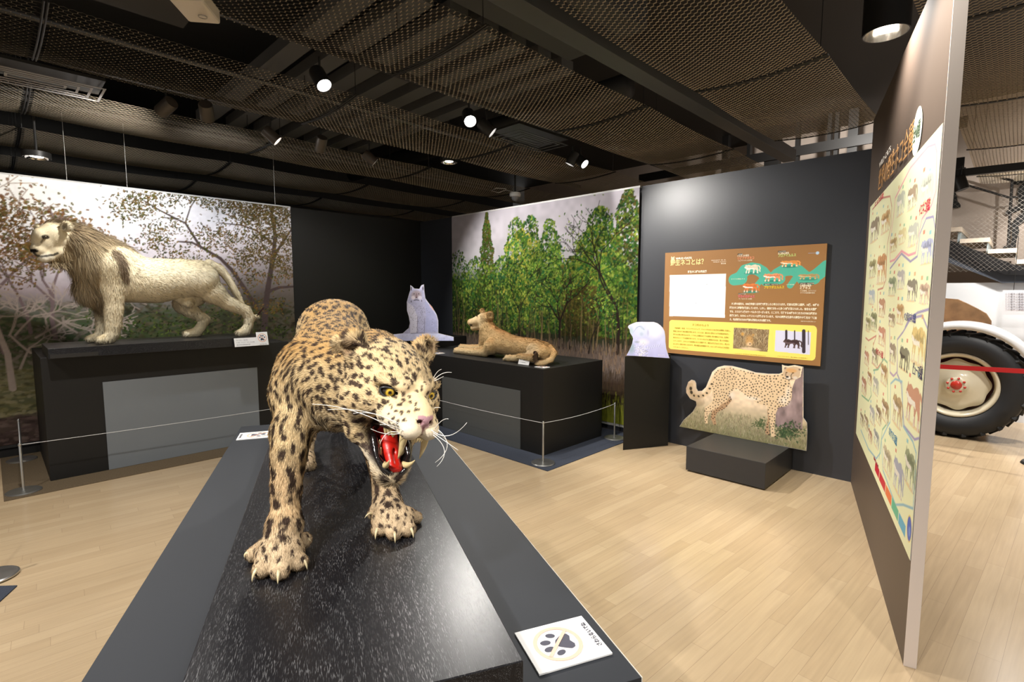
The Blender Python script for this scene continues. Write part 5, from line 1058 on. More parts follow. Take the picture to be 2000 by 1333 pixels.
# ---- little signs
CHAR = INK('charcoal_ink', (.28, .28, .33)); PEACH = mat('peach_ink', (.80, .50, .38), .6)
def paw_card(c, right, up, w, h, label, th=.004, lettering=True, bend=None):
    """card centred at c, lying or leaning; right/up are unit vectors on its face"""
    right, up = np.array(right, float), np.array(up, float); right /= np.linalg.norm(right); up -= right*np.dot(up, right); up /= np.linalg.norm(up); n = np.cross(right, up)
    t = thing('paw_sign', c, label, 'sign')
    cd_ = MB().obox(np.array(c)+n*(-th/2), right, up, n, w/2, h/2, th/2).build('card', PAPER, t, bevel=.0006)
    o = np.array(c)+n*.0007; cc = o+up*h*.06; R_ = w*.40
    def flat(pts, lift=0): return [cc+right*x*R_+up*y*R_+n*lift for x, y in pts]
    mb = MB(); N_ = 48
    mb.add([*flat([(math.cos(2*PI*i/N_), math.sin(2*PI*i/N_)) for i in range(N_)], .0003), *flat([(.84*math.cos(2*PI*i/N_), .84*math.sin(2*PI*i/N_)) for i in range(N_)], .0003)], [(i, (i+1) % N_, N_+(i+1) % N_, N_+i) for i in range(N_)])
    mb.add(flat([(-.66, .56), (-.56, .66), (.66, -.56), (.56, -.66)], .0010), [(0, 3, 2, 1)]); mb.build('prohibition_ring', PEACH, cd_)
    pm = MB()
    def ell(x, y, a, b, r): pts = [(x+a*math.cos(q)*math.cos(r)-b*math.sin(q)*math.sin(r), y+a*math.cos(q)*math.sin(r)+b*math.sin(q)*math.cos(r)) for q in np.linspace(0, 2*PI, 20, endpoint=False)]; pm.add(flat(pts), [tuple(range(20))])
    ell(-.52, .10, .13, .20, .35); ell(-.20, .46, .14, .22, .12); ell(.20, .46, .14, .22, -.12); ell(.52, .10, .13, .20, -.35)
    pm.add(flat([(0, .12), (.20, .02), (.36, -.22), (.46, -.42), (.40, -.58), (.24, -.64), (0, -.54), (-.24, -.64), (-.40, -.58), (-.46, -.42), (-.36, -.22), (-.20, .02)]), [tuple(range(12))[::-1]])
    pm.build('paw_print', CHAR, cd_)
    if lettering: text_mesh('lettering', 'さわらないでね', w*.105, np.array(c)-right*w*.30-up*h*.455+n*.0009, right, up, CHAR, cd_, width=w*.6)
    return t
crn = [at_z(x, y, .8145) for x, y in [(1007, 1239), (1133, 1201), (1194, 1272), (1055, 1322)]]
cw = (np.linalg.norm(crn[3]-crn[0])+np.linalg.norm(crn[2]-crn[1]))/2; ch = (np.linalg.norm(crn[1]-crn[0])+np.linalg.norm(crn[2]-crn[3]))/2
paw_card(sum(crn)/4, (crn[0]-crn[3])+(crn[1]-crn[2]), (crn[0]-crn[1])+(crn[3]-crn[2]), cw, ch, 'white paw sign lying in the foreground on the right edge of the leopard plinth')
c0 = at_z(500, 850, .8145); paw_card(c0+LN*.0, -LD, LN, .125, .155, 'white paw sign lying on the plinth to the left behind the leopard foreleg')
def leaning(c, right, w, h, tilt): 
    n = np.cross(right, (0, 0, 1)); up = np.array([0, 0, math.cos(tilt)])-n*math.sin(tilt); return up
# signs by the standing lion
fz = .9955
def stand_card(x, y, vplane, w, h, tilt, label, paw):
    b = at_v(x, y, vplane); b = np.array([b[0], b[1], fz]); up = np.array([0, 0, math.cos(tilt)])+V*math.sin(tilt); c = b+up*h/2
    if paw: return paw_card(c, U, up, w, h, label, th=.003)
    t = thing('title_card', b, label, 'sign'); n = np.cross(U, up); MB().obox(c-n*.0015, U, up, n, w/2, h/2, .0015).build('card', PAPER, t)
    for k in range(3): text_mesh('lettering', ['ライオン（オス）', 'ネコ科　アフリカ　サバンナに生息', '国立科学博物館所蔵'][k], [.018, .011, .009][k], c-U*w*.42+up*(h*.16-k*h*.24)+n*.001, U, up, mat('grey_ink', (.35, .35, .4), .6), t, width=w*[.5, .8, .6][k])
    return t
stand_card(481, 671, LBV-.05, .20, .082, .25, 'white title card standing on the plinth in front of the lion base board', False)
stand_card(514, 671, LBV-.05, .105, .13, .25, 'white paw sign standing upright beside the title card of the standing lion', True)
# signs by the reclining lion
zt_ = .8095; b = at_z(1022, 713, zt_); dirn = uv(-.05, -1, 0); dirn = -V
up = np.array([0, 0, math.cos(.3)])+U*math.sin(.3); c = b+up*.045
t = thing('title_card', b, 'white title card leaning on the plinth below the tail of the reclining lion', 'sign'); n = np.cross(-V, up)
MB().obox(c-n*.0015, -V, up, n, .07, .043, .0015).build('card', PAPER, t)
for k in range(3): text_mesh('lettering', ['ライオン（若いオス）', 'ネコ科　アフリカ・インドに生息', '国立科学博物館所蔵'][k], [.014, .009, .007][k], c+V*.058+up*(.016-k*.02)+n*.001, -V, up, mat('grey_ink', (.35, .35, .4), .6), t, width=[.07, .11, .08][k])
c = at_z(1059, 717, zt_+.0045); paw_card(c, -V, U, .115, .09, 'white paw sign lying flat on the near corner of the reclining lion plinth')
c = at_z(857, 690, zt_+.0045); paw_card(c, -V, U, .10, .10, 'white paw sign lying flat at the far left end of the plinth below the lynx')
# ================================================================== mounted animals
SR = lambda *c: np.array(lin(c))
BONE = mat('ivory_tooth', tuple(SR(.86, .78, .58)), .25, coat=.5, noise=(60, .12)); CLAW = mat('pale_claw', tuple(SR(.84, .78, .62)), .3, coat=.4)
BLIP = mat('glossy_black_lip', (.012, .009, .009), .18, coat=.8, bump=(160, .5)); TONG = mat('red_painted_tongue', tuple(SR(.80, .12, .07)), .38, coat=.15, bump=(60, .3)); PALATE = mat('dark_red_palate', tuple(SR(.66, .05, .04)), .4, bump=(60, .3))
GUM = mat('pink_gum', tuple(SR(.80, .62, .66)), .3, coat=.4, noise=(120, .2)); WHK = mat('white_whisker', (.9, .88, .84), .4)
def build_mesh(name, fld, parent, colfn, m=SKIN, smooth_iter=1):
    v, F = fld.mesh()
    n, a = grid_normals(v, F)
    c = v.mean(0); vol = float(np.sum(np.einsum('ij,ij->i', v[F[:, 0]]-c, np.cross(v[F[:, 1]]-c, v[F[:, 2]]-c))))
    if vol < 0: F = F[:, ::-1].copy(); n = -n
    col = colfn(v, n); return mesh_obj(name, v, F, m, parent, smooth=True, cols=col), v, F, n, a
def curved_cone(mb, base, tip, r, bend, n=10, k=7, flat=1.0):
    base, tip, bend = map(lambda q: np.array(q, float), (base, tip, bend)); pts = []; rr = []
    for i in range(k+1): t = i/k; pts.append(base*(1-t)+tip*t+bend*4*t*(1-t)); rr.append(r*(1-t**1.5)+.0004)
    return mb.tube(pts, rr, n)
def smoothstep(x, a, b): t = np.clip((x-a)/(b-a), 0, 1); return t*t*(3-2*t)
def mixc(a, b, t): return a*(1-t[:, None])+b*t[:, None]

# ------------------------------------------------------------------ the leopard
def rotm(a, b, c):
    ca, sa, cb, sb, cc, sc = math.cos(a), math.sin(a), math.cos(b), math.sin(b), math.cos(c), math.sin(c)
    return np.array([[ca, -sa, 0], [sa, ca, 0], [0, 0, 1]])@np.array([[1, 0, 0], [0, cb, -sb], [0, sb, cb]])@np.array([[cc, 0, sc], [0, 1, 0], [-sc, 0, cc]])@np.diag([1., -1, 1])
HR = rotm(math.radians(35), math.radians(6.7), math.radians(11)); HO = np.array([-.215, 1.043, 1.301]); HS = 1.078
def hl(x, y, z): return HO+HS*(HR@np.array([x, y, z], float))
def hd(x, y, z): d = HR@np.array([x, y, z], float); return d/np.linalg.norm(d)
BZ = .8905                         # top of the base board
Y = at_y
h_ = .0038
lf = Field((-.98, .80, BZ-.012), (.04, 2.35, 1.56), h_)
K = .05
# trunk
lf.chain([(Y(654, 655, 2.02), .112), (Y(648, 676, 1.82), .118), (Y(642, 706, 1.62), .122), (Y(634, 742, 1.44), .118)], K)
lf.ell(Y(652, 640, 1.98), (.118, .16, .105), None, K)
lf.cone(Y(606, 725, 1.44), Y(590, 765, 1.37), .085, .078, K)               # near shoulder
lf.cone(Y(690, 735, 1.44), Y(716, 790, 1.44), .085, .062, K)               # far shoulder
lf.cone(Y(722, 705, 1.36), Y(690, 690, 1.50), .072, .07, K)                # withers
lf.ell(Y(648, 772, 1.36), (.078, .09, .085), None, K)                      # chest
lf.cone(Y(650, 735, 1.35), hl(0, -.13, -.02), .098, .082, K)               # neck
lf.cone(Y(668, 775, 1.30), hl(-.01, -.10, -.07), .075, .058, K)            # throat
lf.cone(Y(735, 700, 1.30), hl(.01, -.13, .01), .068, .066, K)              # nape
# near (viewer left) foreleg
lf.chain([(Y(590, 780, 1.36), .070), (Y(575, 830, 1.29), .052), (Y(566, 880, 1.24), .0425), (Y(560, 940, 1.205), .0355), (Y(558, 1000, 1.175), .0315), (Y(556, 1030, 1.155), .034)], .03)
lf.cone(Y(552, 850, 1.30), Y(558, 905, 1.25), .03, .022, .03)
# far foreleg
lf.chain([(Y(716, 800, 1.44), .058), (Y(736, 860, 1.43), .044), (Y(747, 915, 1.40), .036), (Y(751, 955, 1.375), .0325), (Y(757, 985, 1.35), .0325)], .03)
# hind legs
lf.chain([(Y(625, 690, 1.98), .095), (Y(604, 770, 1.86), .062), (Y(604, 812, 2.0), .036), (Y(597, 880, 1.84), .028)], .04)
lf.chain([(Y(690, 690, 2.0), .095), (Y(730, 760, 1.9), .060), (Y(742, 800, 2.05), .036), (Y(745, 862, 1.93), .028)], .04)
FOOTS = []
TOES = []
def toe(x, y, x2, y2, r, z=None):
    a = at_z(x, y, BZ+.034); b = at_z(x2, y2, BZ+r*.88); lf.cone(a, b, r*1.02, r, .010); lf.ell(b, (r*1.05, r*1.05, r*.88), None, .006); TOES.append((a, b, r))
def grooves(a, b, r): lf.cone(a, b, r, r, .006, 'sub')
# near forepaw: broad and splayed
lf.cone(Y(556, 1030, 1.155), at_z(548, 1072, BZ+.036), .034, .040, .03); lf.ell(at_z(546, 1083, BZ+.028), (.052, .05, .031), None, .02)
for tt in [(522, 1062, 496, 1083, .0165), (530, 1085, 512, 1112, .0185), (548, 1090, 547, 1116, .0185), (564, 1082, 583, 1098, .0185)]: toe(*tt)
lf.ell(at_z(595, 1056, BZ+.022), (.016, .018, .018), None, .012)
# far forepaw
lf.cone(Y(757, 985, 1.35), at_z(765, 1008, BZ+.034), .033, .040, .03); lf.ell(at_z(768, 1016, BZ+.027), (.054, .05, .030), None, .02)
for tt in [(748, 1012, 741, 1034, .0185), (766, 1018, 770, 1041, .0185), (786, 1016, 797, 1034, .0185), (797, 1004, 812, 1012, .0155)]: toe(*tt)
lf.ell(at_z(730, 1003, BZ+.02), (.016, .018, .018), None, .012)
# hind paws
for px, py in ((599, 908), (744, 893)):
    lf.cone(at_z(px-1, py-16, BZ+.035), at_z(px, py-2, BZ+.025), .028, .028, .02)
    for dx in (-13, -4, 6, 14): p = at_z(px+dx*.8, py+4-abs(dx)*.12, BZ+.014); lf.ell(p, (.0135, .018, .0135), None, .007)
# tail, hanging behind and resting on the board
tlp = [(Y(654, 640, 2.12), .030), (Y(656, 700, 2.22), .024), (Y(657, 760, 2.26), .022), (Y(658, 800, 2.24), .02)]
lf.chain(tlp, .03)
# ---- head
def he(c, r, k=.02, op='add'): lf.ell(hl(*c), np.array(r)*HS, HR, k, op)
def hc(a, b, ra, rb, k=.02, op='add'): lf.cone(hl(*a), hl(*b), ra*HS, rb*HS, k, op)
he((0, -.078, .008), (.076, .088, .062), .03)
he((0, -.018, .018), (.050, .048, .036), .02)
hc((0, -.005, -.010), (0, .072, -.024), .033, .0225, .022)
for s in (-1, 1):
    he((s*.056, -.048, -.030), (.035, .052, .042), .025)
    hc((s*.020, .030, .0125), (s*.057, -.002, .0165), .0125, .0100, .010); hc((s*.030, .034, -.014), (s*.056, .002, -.020), .0085, .009, .012)      # brow
    hc((s*.030, .018, -.042), (s*.022, .062, -.044), .026, .020, .014)
    he((s*.0175, .073, -.050), (.0205, .028, .0215), .008)                   # whisker pads
    hc((s*.062, -.068, -.045), (s*.052, -.058, -.100), .034, .026, .025)
    hc((s*.046, -.052, -.108), (s*.024, .000, -.152), .0165, .0120, .012)
    hc((s*.024, .000, -.152), (s*.006, .016, -.166), .0135, .0125, .010)
    # ears: cupped shells
    e = np.array([s*.076, -.118, .060]); 
    hc((s*.066, -.112, .040), (s*.078, -.120, .062), .024, .022, .014)
    if s > 0: he((s*.082, -.120, .070), (.023, .013, .024), .010); he((s*.086, -.105, .072), (.016, .016, .018), .005, 'sub')
    else: he((s*.084, -.122, .056), (.032, .016, .019), .010); he((s*.088, -.104, .050), (.024, .017, .012), .005, 'sub')
he((0, .088, -.030), (.0165, .012, .0115), .006)                            # nose leather
he((0, .004, -.166), (.026, .018, .0155), .012)                             # chin
he((0, -.070, -.105), (.040, .030, .045), .03)
# open mouth
he((0, -.008, -.104), (.0305, .062, .038), .008, 'sub')
hc((0, .02, -.085), (0, .075, -.100), .022, .026, .008, 'sub')
for s in (-1, 1):
    hc((s*.010, .094, -.0325), (s*.0125, .082, -.033), .0042, .003, .003, 'sub')   # nostril
    he((s*.0420, .0145, -.001), (.0165, .0175, .0108), .004, 'sub')               # eye opening
hc((0, .100, -.046), (0, .094, -.072), .0022, .0022, .004, 'sub')           # philtrum
HRt = HR.T; lf.floor(BZ)
BONES = [(hl(0, .09, -.03), hl(0, -.06, .02)), (hl(.03, .05, -.05), hl(.07, -.07, -.05)), (hl(-.03, .05, -.05), hl(-.07, -.07, -.05)), (hl(0, -.09, 0), Y(660, 735, 1.36)), (Y(640, 720, 1.45), Y(654, 650, 2.05)), (Y(600, 740, 1.42), Y(566, 880, 1.24)), (Y(566, 880, 1.24), Y(556, 1030, 1.155)), (Y(556, 1030, 1.155), at_z(546, 1115, BZ+.02)), (Y(716, 800, 1.44), Y(747, 915, 1.40)), (Y(747, 915, 1.4), Y(757, 985, 1.35)), (Y(757, 985, 1.35), at_z(772, 1040, BZ+.02)), (Y(604, 780, 1.86), Y(597, 880, 1.84)), (hl(0, .01, -.16), hl(0, -.07, -.12))]
def loc(P): return ((P-HO)@HR)/HS
LIPV = [hl(-.052, -.040, -.085)]
def nose_w(L):
    w = .0165*np.clip(1-(-.030-L[:, 2])/.020, .12, 1)*np.where(L[:, 2] > -.0205, 0, 1)*np.where(L[:, 2] < -.049, 0, 1)
    return smoothstep(w-np.abs(L[:, 0]), 0, .0015)*smoothstep(L[:, 1], .080, .084)
def leo_base(P, N):
    P = P.astype(float); L = loc(P); nz = N[:, 2]
    c = np.tile(SR(.86, .76, .58), (len(P), 1))
    c = mixc(c, SR(.82, .66, .42), smoothstep(nz, .25, .85)*smoothstep(P[:, 2], 1.2, 1.35))
    c = mixc(c, SR(.93, .85, .70), smoothstep(-nz, .0, .7))
    c = mixc(c, SR(.86, .74, .57), smoothstep(-P[:, 2], -1.15, -1.05)); c = mixc(c, SR(.80, .71, .58), smoothstep(-P[:, 2], -1.0, -.955)*.9)
    head = smoothstep(-np.linalg.norm(L-np.array([0, -.02, -.03]), axis=1), -.17, -.12)
    hc_ = np.tile(SR(.89, .79, .61), (len(P), 1)); hc_ = mixc(hc_, SR(.93, .84, .66), smoothstep(L[:, 1], -.01, .05)); hc_ = mixc(hc_, SR(.95, .90, .80), smoothstep(-L[:, 2], .02, .055)*smoothstep(L[:, 1], -.02, .05)); hc_ = mixc(hc_, SR(.95, .89, .78), smoothstep(-L[:, 2], .11, .14))
    dx_ = np.abs(np.abs(L[:, 0])-.022); hc_ = mixc(hc_, SR(.62, .52, .42), .55*np.exp(-(dx_/.008)**2)*np.exp(-((L[:, 1]-.04)/.028)**2)*smoothstep(L[:, 2], -.035, -.01))
    c = mixc(c, 0*c+hc_, head) if False else c*(1-head[:, None])+hc_*head[:, None]
    nb = vnoise(P, 60, 5); c = c*(.90+.2*nb)[:, None]
    # eye rims, lips, nose leather, ear linings
    for s in (-1, 1):
        d = np.linalg.norm((L-np.array([s*.042, .010, -.001]))/np.array([1, 1, .78]), axis=1); c = mixc(c, SR(.14, .10, .09), smoothstep(-d, -.0215, -.0180))
        d = np.linalg.norm((L-np.array([s*.026, .030, -.008])), axis=1); c = mixc(c, SR(.25, .17, .13), .8*smoothstep(-d, -.010, -.004))
        d = np.linalg.norm((L-np.array([s*.087, -.105, .072 if s > 0 else .050])), axis=1); c = mixc(c, SR(.50, .38, .30), .7*smoothstep(-d, -.022, -.014)); c = mixc(c, SR(.15, .11, .10), .85*smoothstep(-d, -.015, -.008))
        d = np.linalg.norm(L-np.array([s*.082, -.134, .072]), axis=1); c = mixc(c, SR(.16, .12, .11), .9*smoothstep(-d, -.024, -.014))
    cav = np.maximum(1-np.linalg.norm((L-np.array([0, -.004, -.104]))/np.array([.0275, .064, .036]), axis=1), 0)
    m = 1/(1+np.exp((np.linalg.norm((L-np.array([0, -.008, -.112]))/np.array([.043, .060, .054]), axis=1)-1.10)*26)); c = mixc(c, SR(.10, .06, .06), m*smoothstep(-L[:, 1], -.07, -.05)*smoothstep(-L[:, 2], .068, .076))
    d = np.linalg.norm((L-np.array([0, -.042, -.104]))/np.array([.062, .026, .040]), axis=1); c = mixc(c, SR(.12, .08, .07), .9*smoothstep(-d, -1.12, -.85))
    d = np.abs(L[:, 2]+.072)/.010; m = np.exp(-d**2)*smoothstep(-L[:, 1], -.045, -.02)*smoothstep(L[:, 1], -.05, -.03)*smoothstep(np.abs(L[:, 0]), .02, .03); c = mixc(c, SR(.16, .11, .10), m*.9)
    c = mixc(c, SR(.72, .56, .59), nose_w(L))
    for s in (-1, 1): d = np.linalg.norm(L-np.array([s*.011, .092, -.0335]), axis=1); c = mixc(c, SR(.30, .14, .12), smoothstep(-d, -.0065, -.004))
    d = np.hypot(L[:, 0]/.0026, (L[:, 1]-.097)/.010)+10*(L[:, 2] > -.042)+10*(L[:, 2] < -.075); c = mixc(c, SR(.42, .22, .20), .8*smoothstep(-d, -1.3, -.7))
    return c, L, head
# spots
v, F = lf.mesh(); nrm, _ = grid_normals(v, F)
def leo_region(P, L, head, N):
    """spot spacing, radius, stretch"""
    z = P[:, 2]; leg = smoothstep(-z, -1.20, -1.12)*(P[:, 1] < 1.52); paw = smoothstep(-z, -.965, -.945)
    sep = np.full(len(P), .0250); r = np.full(len(P), .0093); st = np.full(len(P), 1.45)
    far = smoothstep(P[:, 1], 1.55, 1.75); sep = sep+.004*far; r = r+.0030*far; st = st-.3*far
    sep = sep*(1-leg)+.0295*leg; r = r*(1-leg)+.0122*leg; st = st*(1-leg)+1.3*leg
    sep = sep*(1-paw)+.0225*paw; r = r*(1-paw)+.0058*paw
    sep = sep*(1-head)+.0190*head; r = r*(1-head)+.0078*head; st = st*(1-head)+1.15*head
    mz = smoothstep(L[:, 1], .015, .04)*head; sep = sep*(1-mz)+.0125*mz; r = r*(1-mz)+.0044*mz
    fh = smoothstep(L[:, 2], .02, .035)*head*smoothstep(L[:, 1], -.06, -.03); sep = sep*(1-fh)+.0145*fh; r = r*(1-fh)+.0052*fh
    return sep, r, st
base_, L0, head0 = leo_base(v, nrm)
sep0, r0, st0 = leo_region(v.astype(float), L0, head0, nrm)
TF = flow_dir(v.astype(np.float32), nrm.astype(np.float32), BONES)
noSpot = (L0[:, 1] > .086)*(head0 > .5) | ((np.abs(L0[:, 0]) < .014)*(L0[:, 1] > .045)*(L0[:, 2] > -.035)*(head0 > .5)) | ((L0[:, 2] < -.135)*(head0 > .5)) | (np.linalg.norm(np.abs(L0)-np.array([.042, .0, .002]), axis=1) < .025)*(L0[:, 0]*0 == 0)*(head0 > .5)
order = RNG.permutation(len(v)); cell = {}; centres = []
GS = .036
for i in order[:260000]:
    if noSpot[i]: continue
    p = v[i]; g = (int(p[0]//GS), int(p[1]//GS), int(p[2]//GS)); ok = True; s2 = sep0[i]*(.88+.25*random.random()); s2 *= s2
    for a in (-1, 0, 1):
        for b in (-1, 0, 1):
            for c in (-1, 0, 1):
                for q in cell.get((g[0]+a, g[1]+b, g[2]+c), ()):
                    if (q[0]-p[0])**2+(q[1]-p[1])**2+(q[2]-p[2])**2 < s2: ok = False; break
                if not ok: break
            if not ok: break
        if not ok: break
    if ok: cell.setdefault(g, []).append((float(p[0]), float(p[1]), float(p[2]))); centres.append(i)
centres = np.array(centres)
def leo_spots(P, salt=0.0):
    """0..1 darkness of the rosettes at points P"""
    out = np.zeros(len(P), np.float32); o = np.argsort(P[:, 0]); xs = P[o, 0]; wob = (vnoise(P.astype(float), 130, 9)-.5)*.55+(vnoise(P.astype(float), 300, 10)-.5)*.35
    rs = np.random.default_rng(5)
    for i in centres:
        c = v[i]; r = r0[i]*rs.uniform(.72, 1.22); R = r*2.1; a, b = np.searchsorted(xs, (c[0]-R, c[0]+R)); ii = o[a:b]
        q = P[ii]; m = (np.abs(q[:, 1]-c[1]) < R) & (np.abs(q[:, 2]-c[2]) < R); ii = ii[m]
        t = TF[i]; jit = rs.normal(size=3)*.35; t = t+jit-nrm[i]*np.dot(jit, nrm[i]); t = t/np.linalg.norm(t); lobe = t*r*rs.uniform(.2, .7)*st0[i]; st = st0[i]
        if len(ii) == 0: continue
        d = P[ii]-c; best = np.full(len(ii), 9.)
        for off, k in ((lobe, 1.0), (-lobe*.6+np.cross(t, nrm[i])*r*rs.uniform(-.5, .5), .78)):
            e = d-off; al = e@t; pe = np.sqrt(np.maximum(np.sum(e*e, 1)-al*al, 0)); best = np.minimum(best, np.hypot(al/st, pe)/(r*.80*k))
        best = best+wob[ii]; out[ii] = np.maximum(out[ii], smoothstep(-best, -1.12, -.88))
    return out
SPOTC = SR(.20, .135, .12)
def leo_col(P, N):
    c, L, head = leo_base(P, N); s = leo_spots(P.astype(np.float32)); return mixc(c, SPOTC, s*.95)
leo = thing('leopard', lp(1.5, 0, BZ), 'snarling mounted leopard with open red mouth standing on the glossy black base board', 'leopard')
body, v, F, nrm_, area = build_mesh('body', lf, leo, leo_col)
NL = 460000
ct = v[F].mean(1); dist = np.linalg.norm(ct-CAM, axis=1); Lc = loc(ct.astype(float)); hw = np.linalg.norm(Lc-np.array([0, -.02, -.03]), axis=1) < .16
facing = np.einsum('ij,ij->i', nrm_[F[:, 0]], (CAM-ct)/dist[:, None]); wgt = (1/dist**1.6)*np.where(facing > -.25, 1, .12)*np.where(hw, 1.9, 1)
eyeD = np.minimum(np.linalg.norm(Lc-np.array([.042, .010, -.001]), axis=1), np.linalg.norm(Lc-np.array([-.042, .010, -.001]), axis=1)); wgt = wgt*(eyeD > .0195)
wgt = wgt*(nose_w(Lc) < .3)
cavD = np.linalg.norm((Lc-np.array([0, -.006, -.104]))/np.array([.029, .064, .0365]), axis=1); wgt = wgt*(cavD > 1.12)
P, N = scatter(v, F, nrm_, area, NL, wgt); T = flow_dir(P, N, BONES); col, L, head = leo_base(P, N); sp = leo_spots(P); col = mixc(col, SPOTC, sp*.96)
col *= RNG.uniform(.66, 1.22, (len(P), 1))
ln = .015+0*head; ln = ln*(1-head)+.0095*head; ln = np.where((L[:, 1] > .03) & (head > .5), .0042, ln); belly = smoothstep(-N[:, 2], .2, .8)*smoothstep(P[:, 2], 1.02, 1.12); ln = ln+.014*belly*(1-head); ln = ln*np.where(P[:, 2] < .96, .62, 1); ln = np.where((L[:, 0]**2 > .055**2) & (L[:, 1] < -.05) & (head > .3), ln*1.5, ln)
ln = ln*RNG.uniform(.7, 1.25, len(P))
fur_mesh('fur', P, N, T, ln, .0012+.0004*(P[:, 1] > 1.5), col, .26, leo, FUR, jitter=.15)
# eyes
def eyeball(s):
    c = hl(s*.0402, .0055, -.002); r = .0162*HS; d = hd(.10*s-.10, 1, -.06) if s < 0 else hd(.12, 1, -.05)
    mb = MB(); prof = [(r*math.sin(a), r*math.cos(a)) for a in np.linspace(0, PI, 40)]; mb.lathe(prof[::-1], c, axis=d, n=40)
    vv = np.array(mb.v); q = (vv-c)/r; ang = np.degrees(np.arccos(np.clip(q@d, -1, 1))); cc = np.tile(SR(.12, .09, .07), (len(vv), 1))
    iris = SR(.86, .72, .22); ring = SR(.40, .33, .10); m = smoothstep(-ang, -34, -31); cc = mixc(cc, ring, m); cc = mixc(cc, iris, smoothstep(-ang, -29, -23)); cc = mixc(cc, SR(.70, .56, .14), smoothstep(-ang, -17, -14)); cc = mixc(cc, SR(.04, .03, .02), smoothstep(-ang, -13, -11))
    o = mesh_obj('eye', vv, mb.f, mat('glass_eye', attr='col', rough=.08, coat=1.0, spec=.6), leo, smooth=True, cols=cc); return c, d
for s in (-1, 1):
    c, d = eyeball(s); rx_ = hd(1, -.15*s, 0); up_ = np.cross(rx_, d)*1.0; up_ = up_ if up_[2] > 0 else -up_
    pts = []
    for a in np.linspace(0, 2*PI, 29)[:-1]:
        x, y = math.cos(a)*.0172, math.sin(a)*(.0088 if math.sin(a) > 0 else .0106); y += -.0022*math.cos(a)*(-s)
        pts.append(c+(rx_*x+up_*y)*HS+d*math.sqrt(max(.0172**2-x*x*.80-y*y, 0))*HS*.94)
    pts.append(pts[0]); MB().tube(pts, .0019, 8, cap=False).build('eyelid', mat('dark_grey_eyelid', (.035, .038, .042), .3, coat=.5), leo, smooth=True)
# teeth, tongue, gums, lips
def tooth(a, b, r, bend=(0, 0, 0), nm='tooth'): mb = MB(); curved_cone(mb, hl(*a), hl(*b), r*HS, HR@np.array(bend, float)); return mb.build(nm, BONE, leo, smooth=True)
for s in (-1, 1):
    tooth((s*.0215, .066, -.062), (s*.0215, .063, -.113), .0078, (0, .004, 0), 'upper_canine')
    tooth((s*.0190, .008, -.146), (s*.0262, .040, -.124), .0072, (0, .003, -.004), 'lower_canine')
    for k, (y, z) in enumerate([(.030, -.080), (.012, -.084), (-.004, -.088)]): tooth((s*.0245, y, -.072), (s*.0240, y, z-.004), .0062, nm='cheek_tooth')
    for k, (y, z) in enumerate([(-.014, -.128), (-.026, -.116)]): tooth((s*.0230, y, z-.008), (s*.0235, y+.004, z+.010), .006, nm='cheek_tooth')
for k in range(6): x = -.0115+.0046*k; tooth((x, .0840-.0012*abs(k-2.5), -.066), (x, .0840-.0012*abs(k-2.5), -.0745), .0022, nm='incisor')
for k in range(6): x = -.0100+.0040*k; tooth((x, .0155-.001*abs(k-2.5), -.151), (x, .0175-.001*abs(k-2.5), -.1445), .0019, nm='incisor')
def blob(nm, m, fn, lo, hi, hh=.0022):
    f_ = Field(lo, hi, hh); fn(f_); vv, FF = f_.mesh(); n_, _ = grid_normals(vv, FF); c_ = vv.mean(0)
    if np.sum(np.einsum('ij,ij->i', vv-c_, n_)) < 0: FF = FF[:, ::-1]
    return mesh_obj(nm, vv, FF, m, leo, smooth=True)
hlo, hhi = HO-.26, HO+.20
def tongue(f_):
    f_.cone(hl(0, -.050, -.100), hl(0, -.018, -.126), .020*HS, .0165*HS, .01); f_.cone(hl(0, -.018, -.126), hl(0, .010, -.147), .0165*HS, .0135*HS, .01); f_.ell(hl(0, .016, -.150), np.array((.0150, .012, .009))*HS, HR, .008)
    f_.cone(hl(0, .02, -.137), hl(0, -.04, -.098), .0022, .0025, .008, 'sub')
blob('tongue', TONG, tongue, hlo, hhi)
def palate(f_): 
    f_.ell(hl(0, -.052, -.088), np.array((.0285, .010, .036))*HS, HR, .01); f_.cone(hl(0, -.045, -.066), hl(0, .055, -.060), .021*HS, .012*HS, .01)
blob('palate', PALATE, palate, hlo, hhi)
for s in (-1, 1):
    pts = [hl(s*.0225, -.036, -.120), hl(s*.0215, -.018, -.135), hl(s*.0190, .000, -.148), hl(s*.0120, .012, -.154)]; mb = MB(); mb.tube(pts, [.0055, .0075, .0068, .005], 10); mb.build('gum', GUM, leo, smooth=True)
pts = []
for t_ in np.linspace(-1, 1, 33):
    a = abs(t_); s = -1 if t_ < 0 else 1; x = s*(.0335*min(1, a*1.9)**.6); y = .0235-.062*a**1.5; z = -.160+.060*a**1.25; pts.append(hl(x, y, z))
MB().tube(pts, [.0058+.0026*abs(math.sin(6*t_)) for t_ in np.linspace(-1, 1, 33)], 10).build('lower_lip', BLIP, leo, smooth=True)
for s in (-1, 1):
    pts = [hl(s*.0335, -.038, -.100), hl(s*.0395, -.042, -.088), hl(s*.0385, -.034, -.076), hl(s*.034, -.014, -.0715), hl(s*.031, .015, -.070)]; MB().tube(pts, [.008, .009, .0075, .0055, .003], 10).build('lip_corner', BLIP, leo, smooth=True)
    q = [hl(s*.030, -.026, -.128), hl(s*.037, -.038, -.112), hl(s*.038, -.043, -.095)]; MB().tube(q, [.009, .011, .009], 10).build('lip_fold', BLIP, leo, smooth=True)
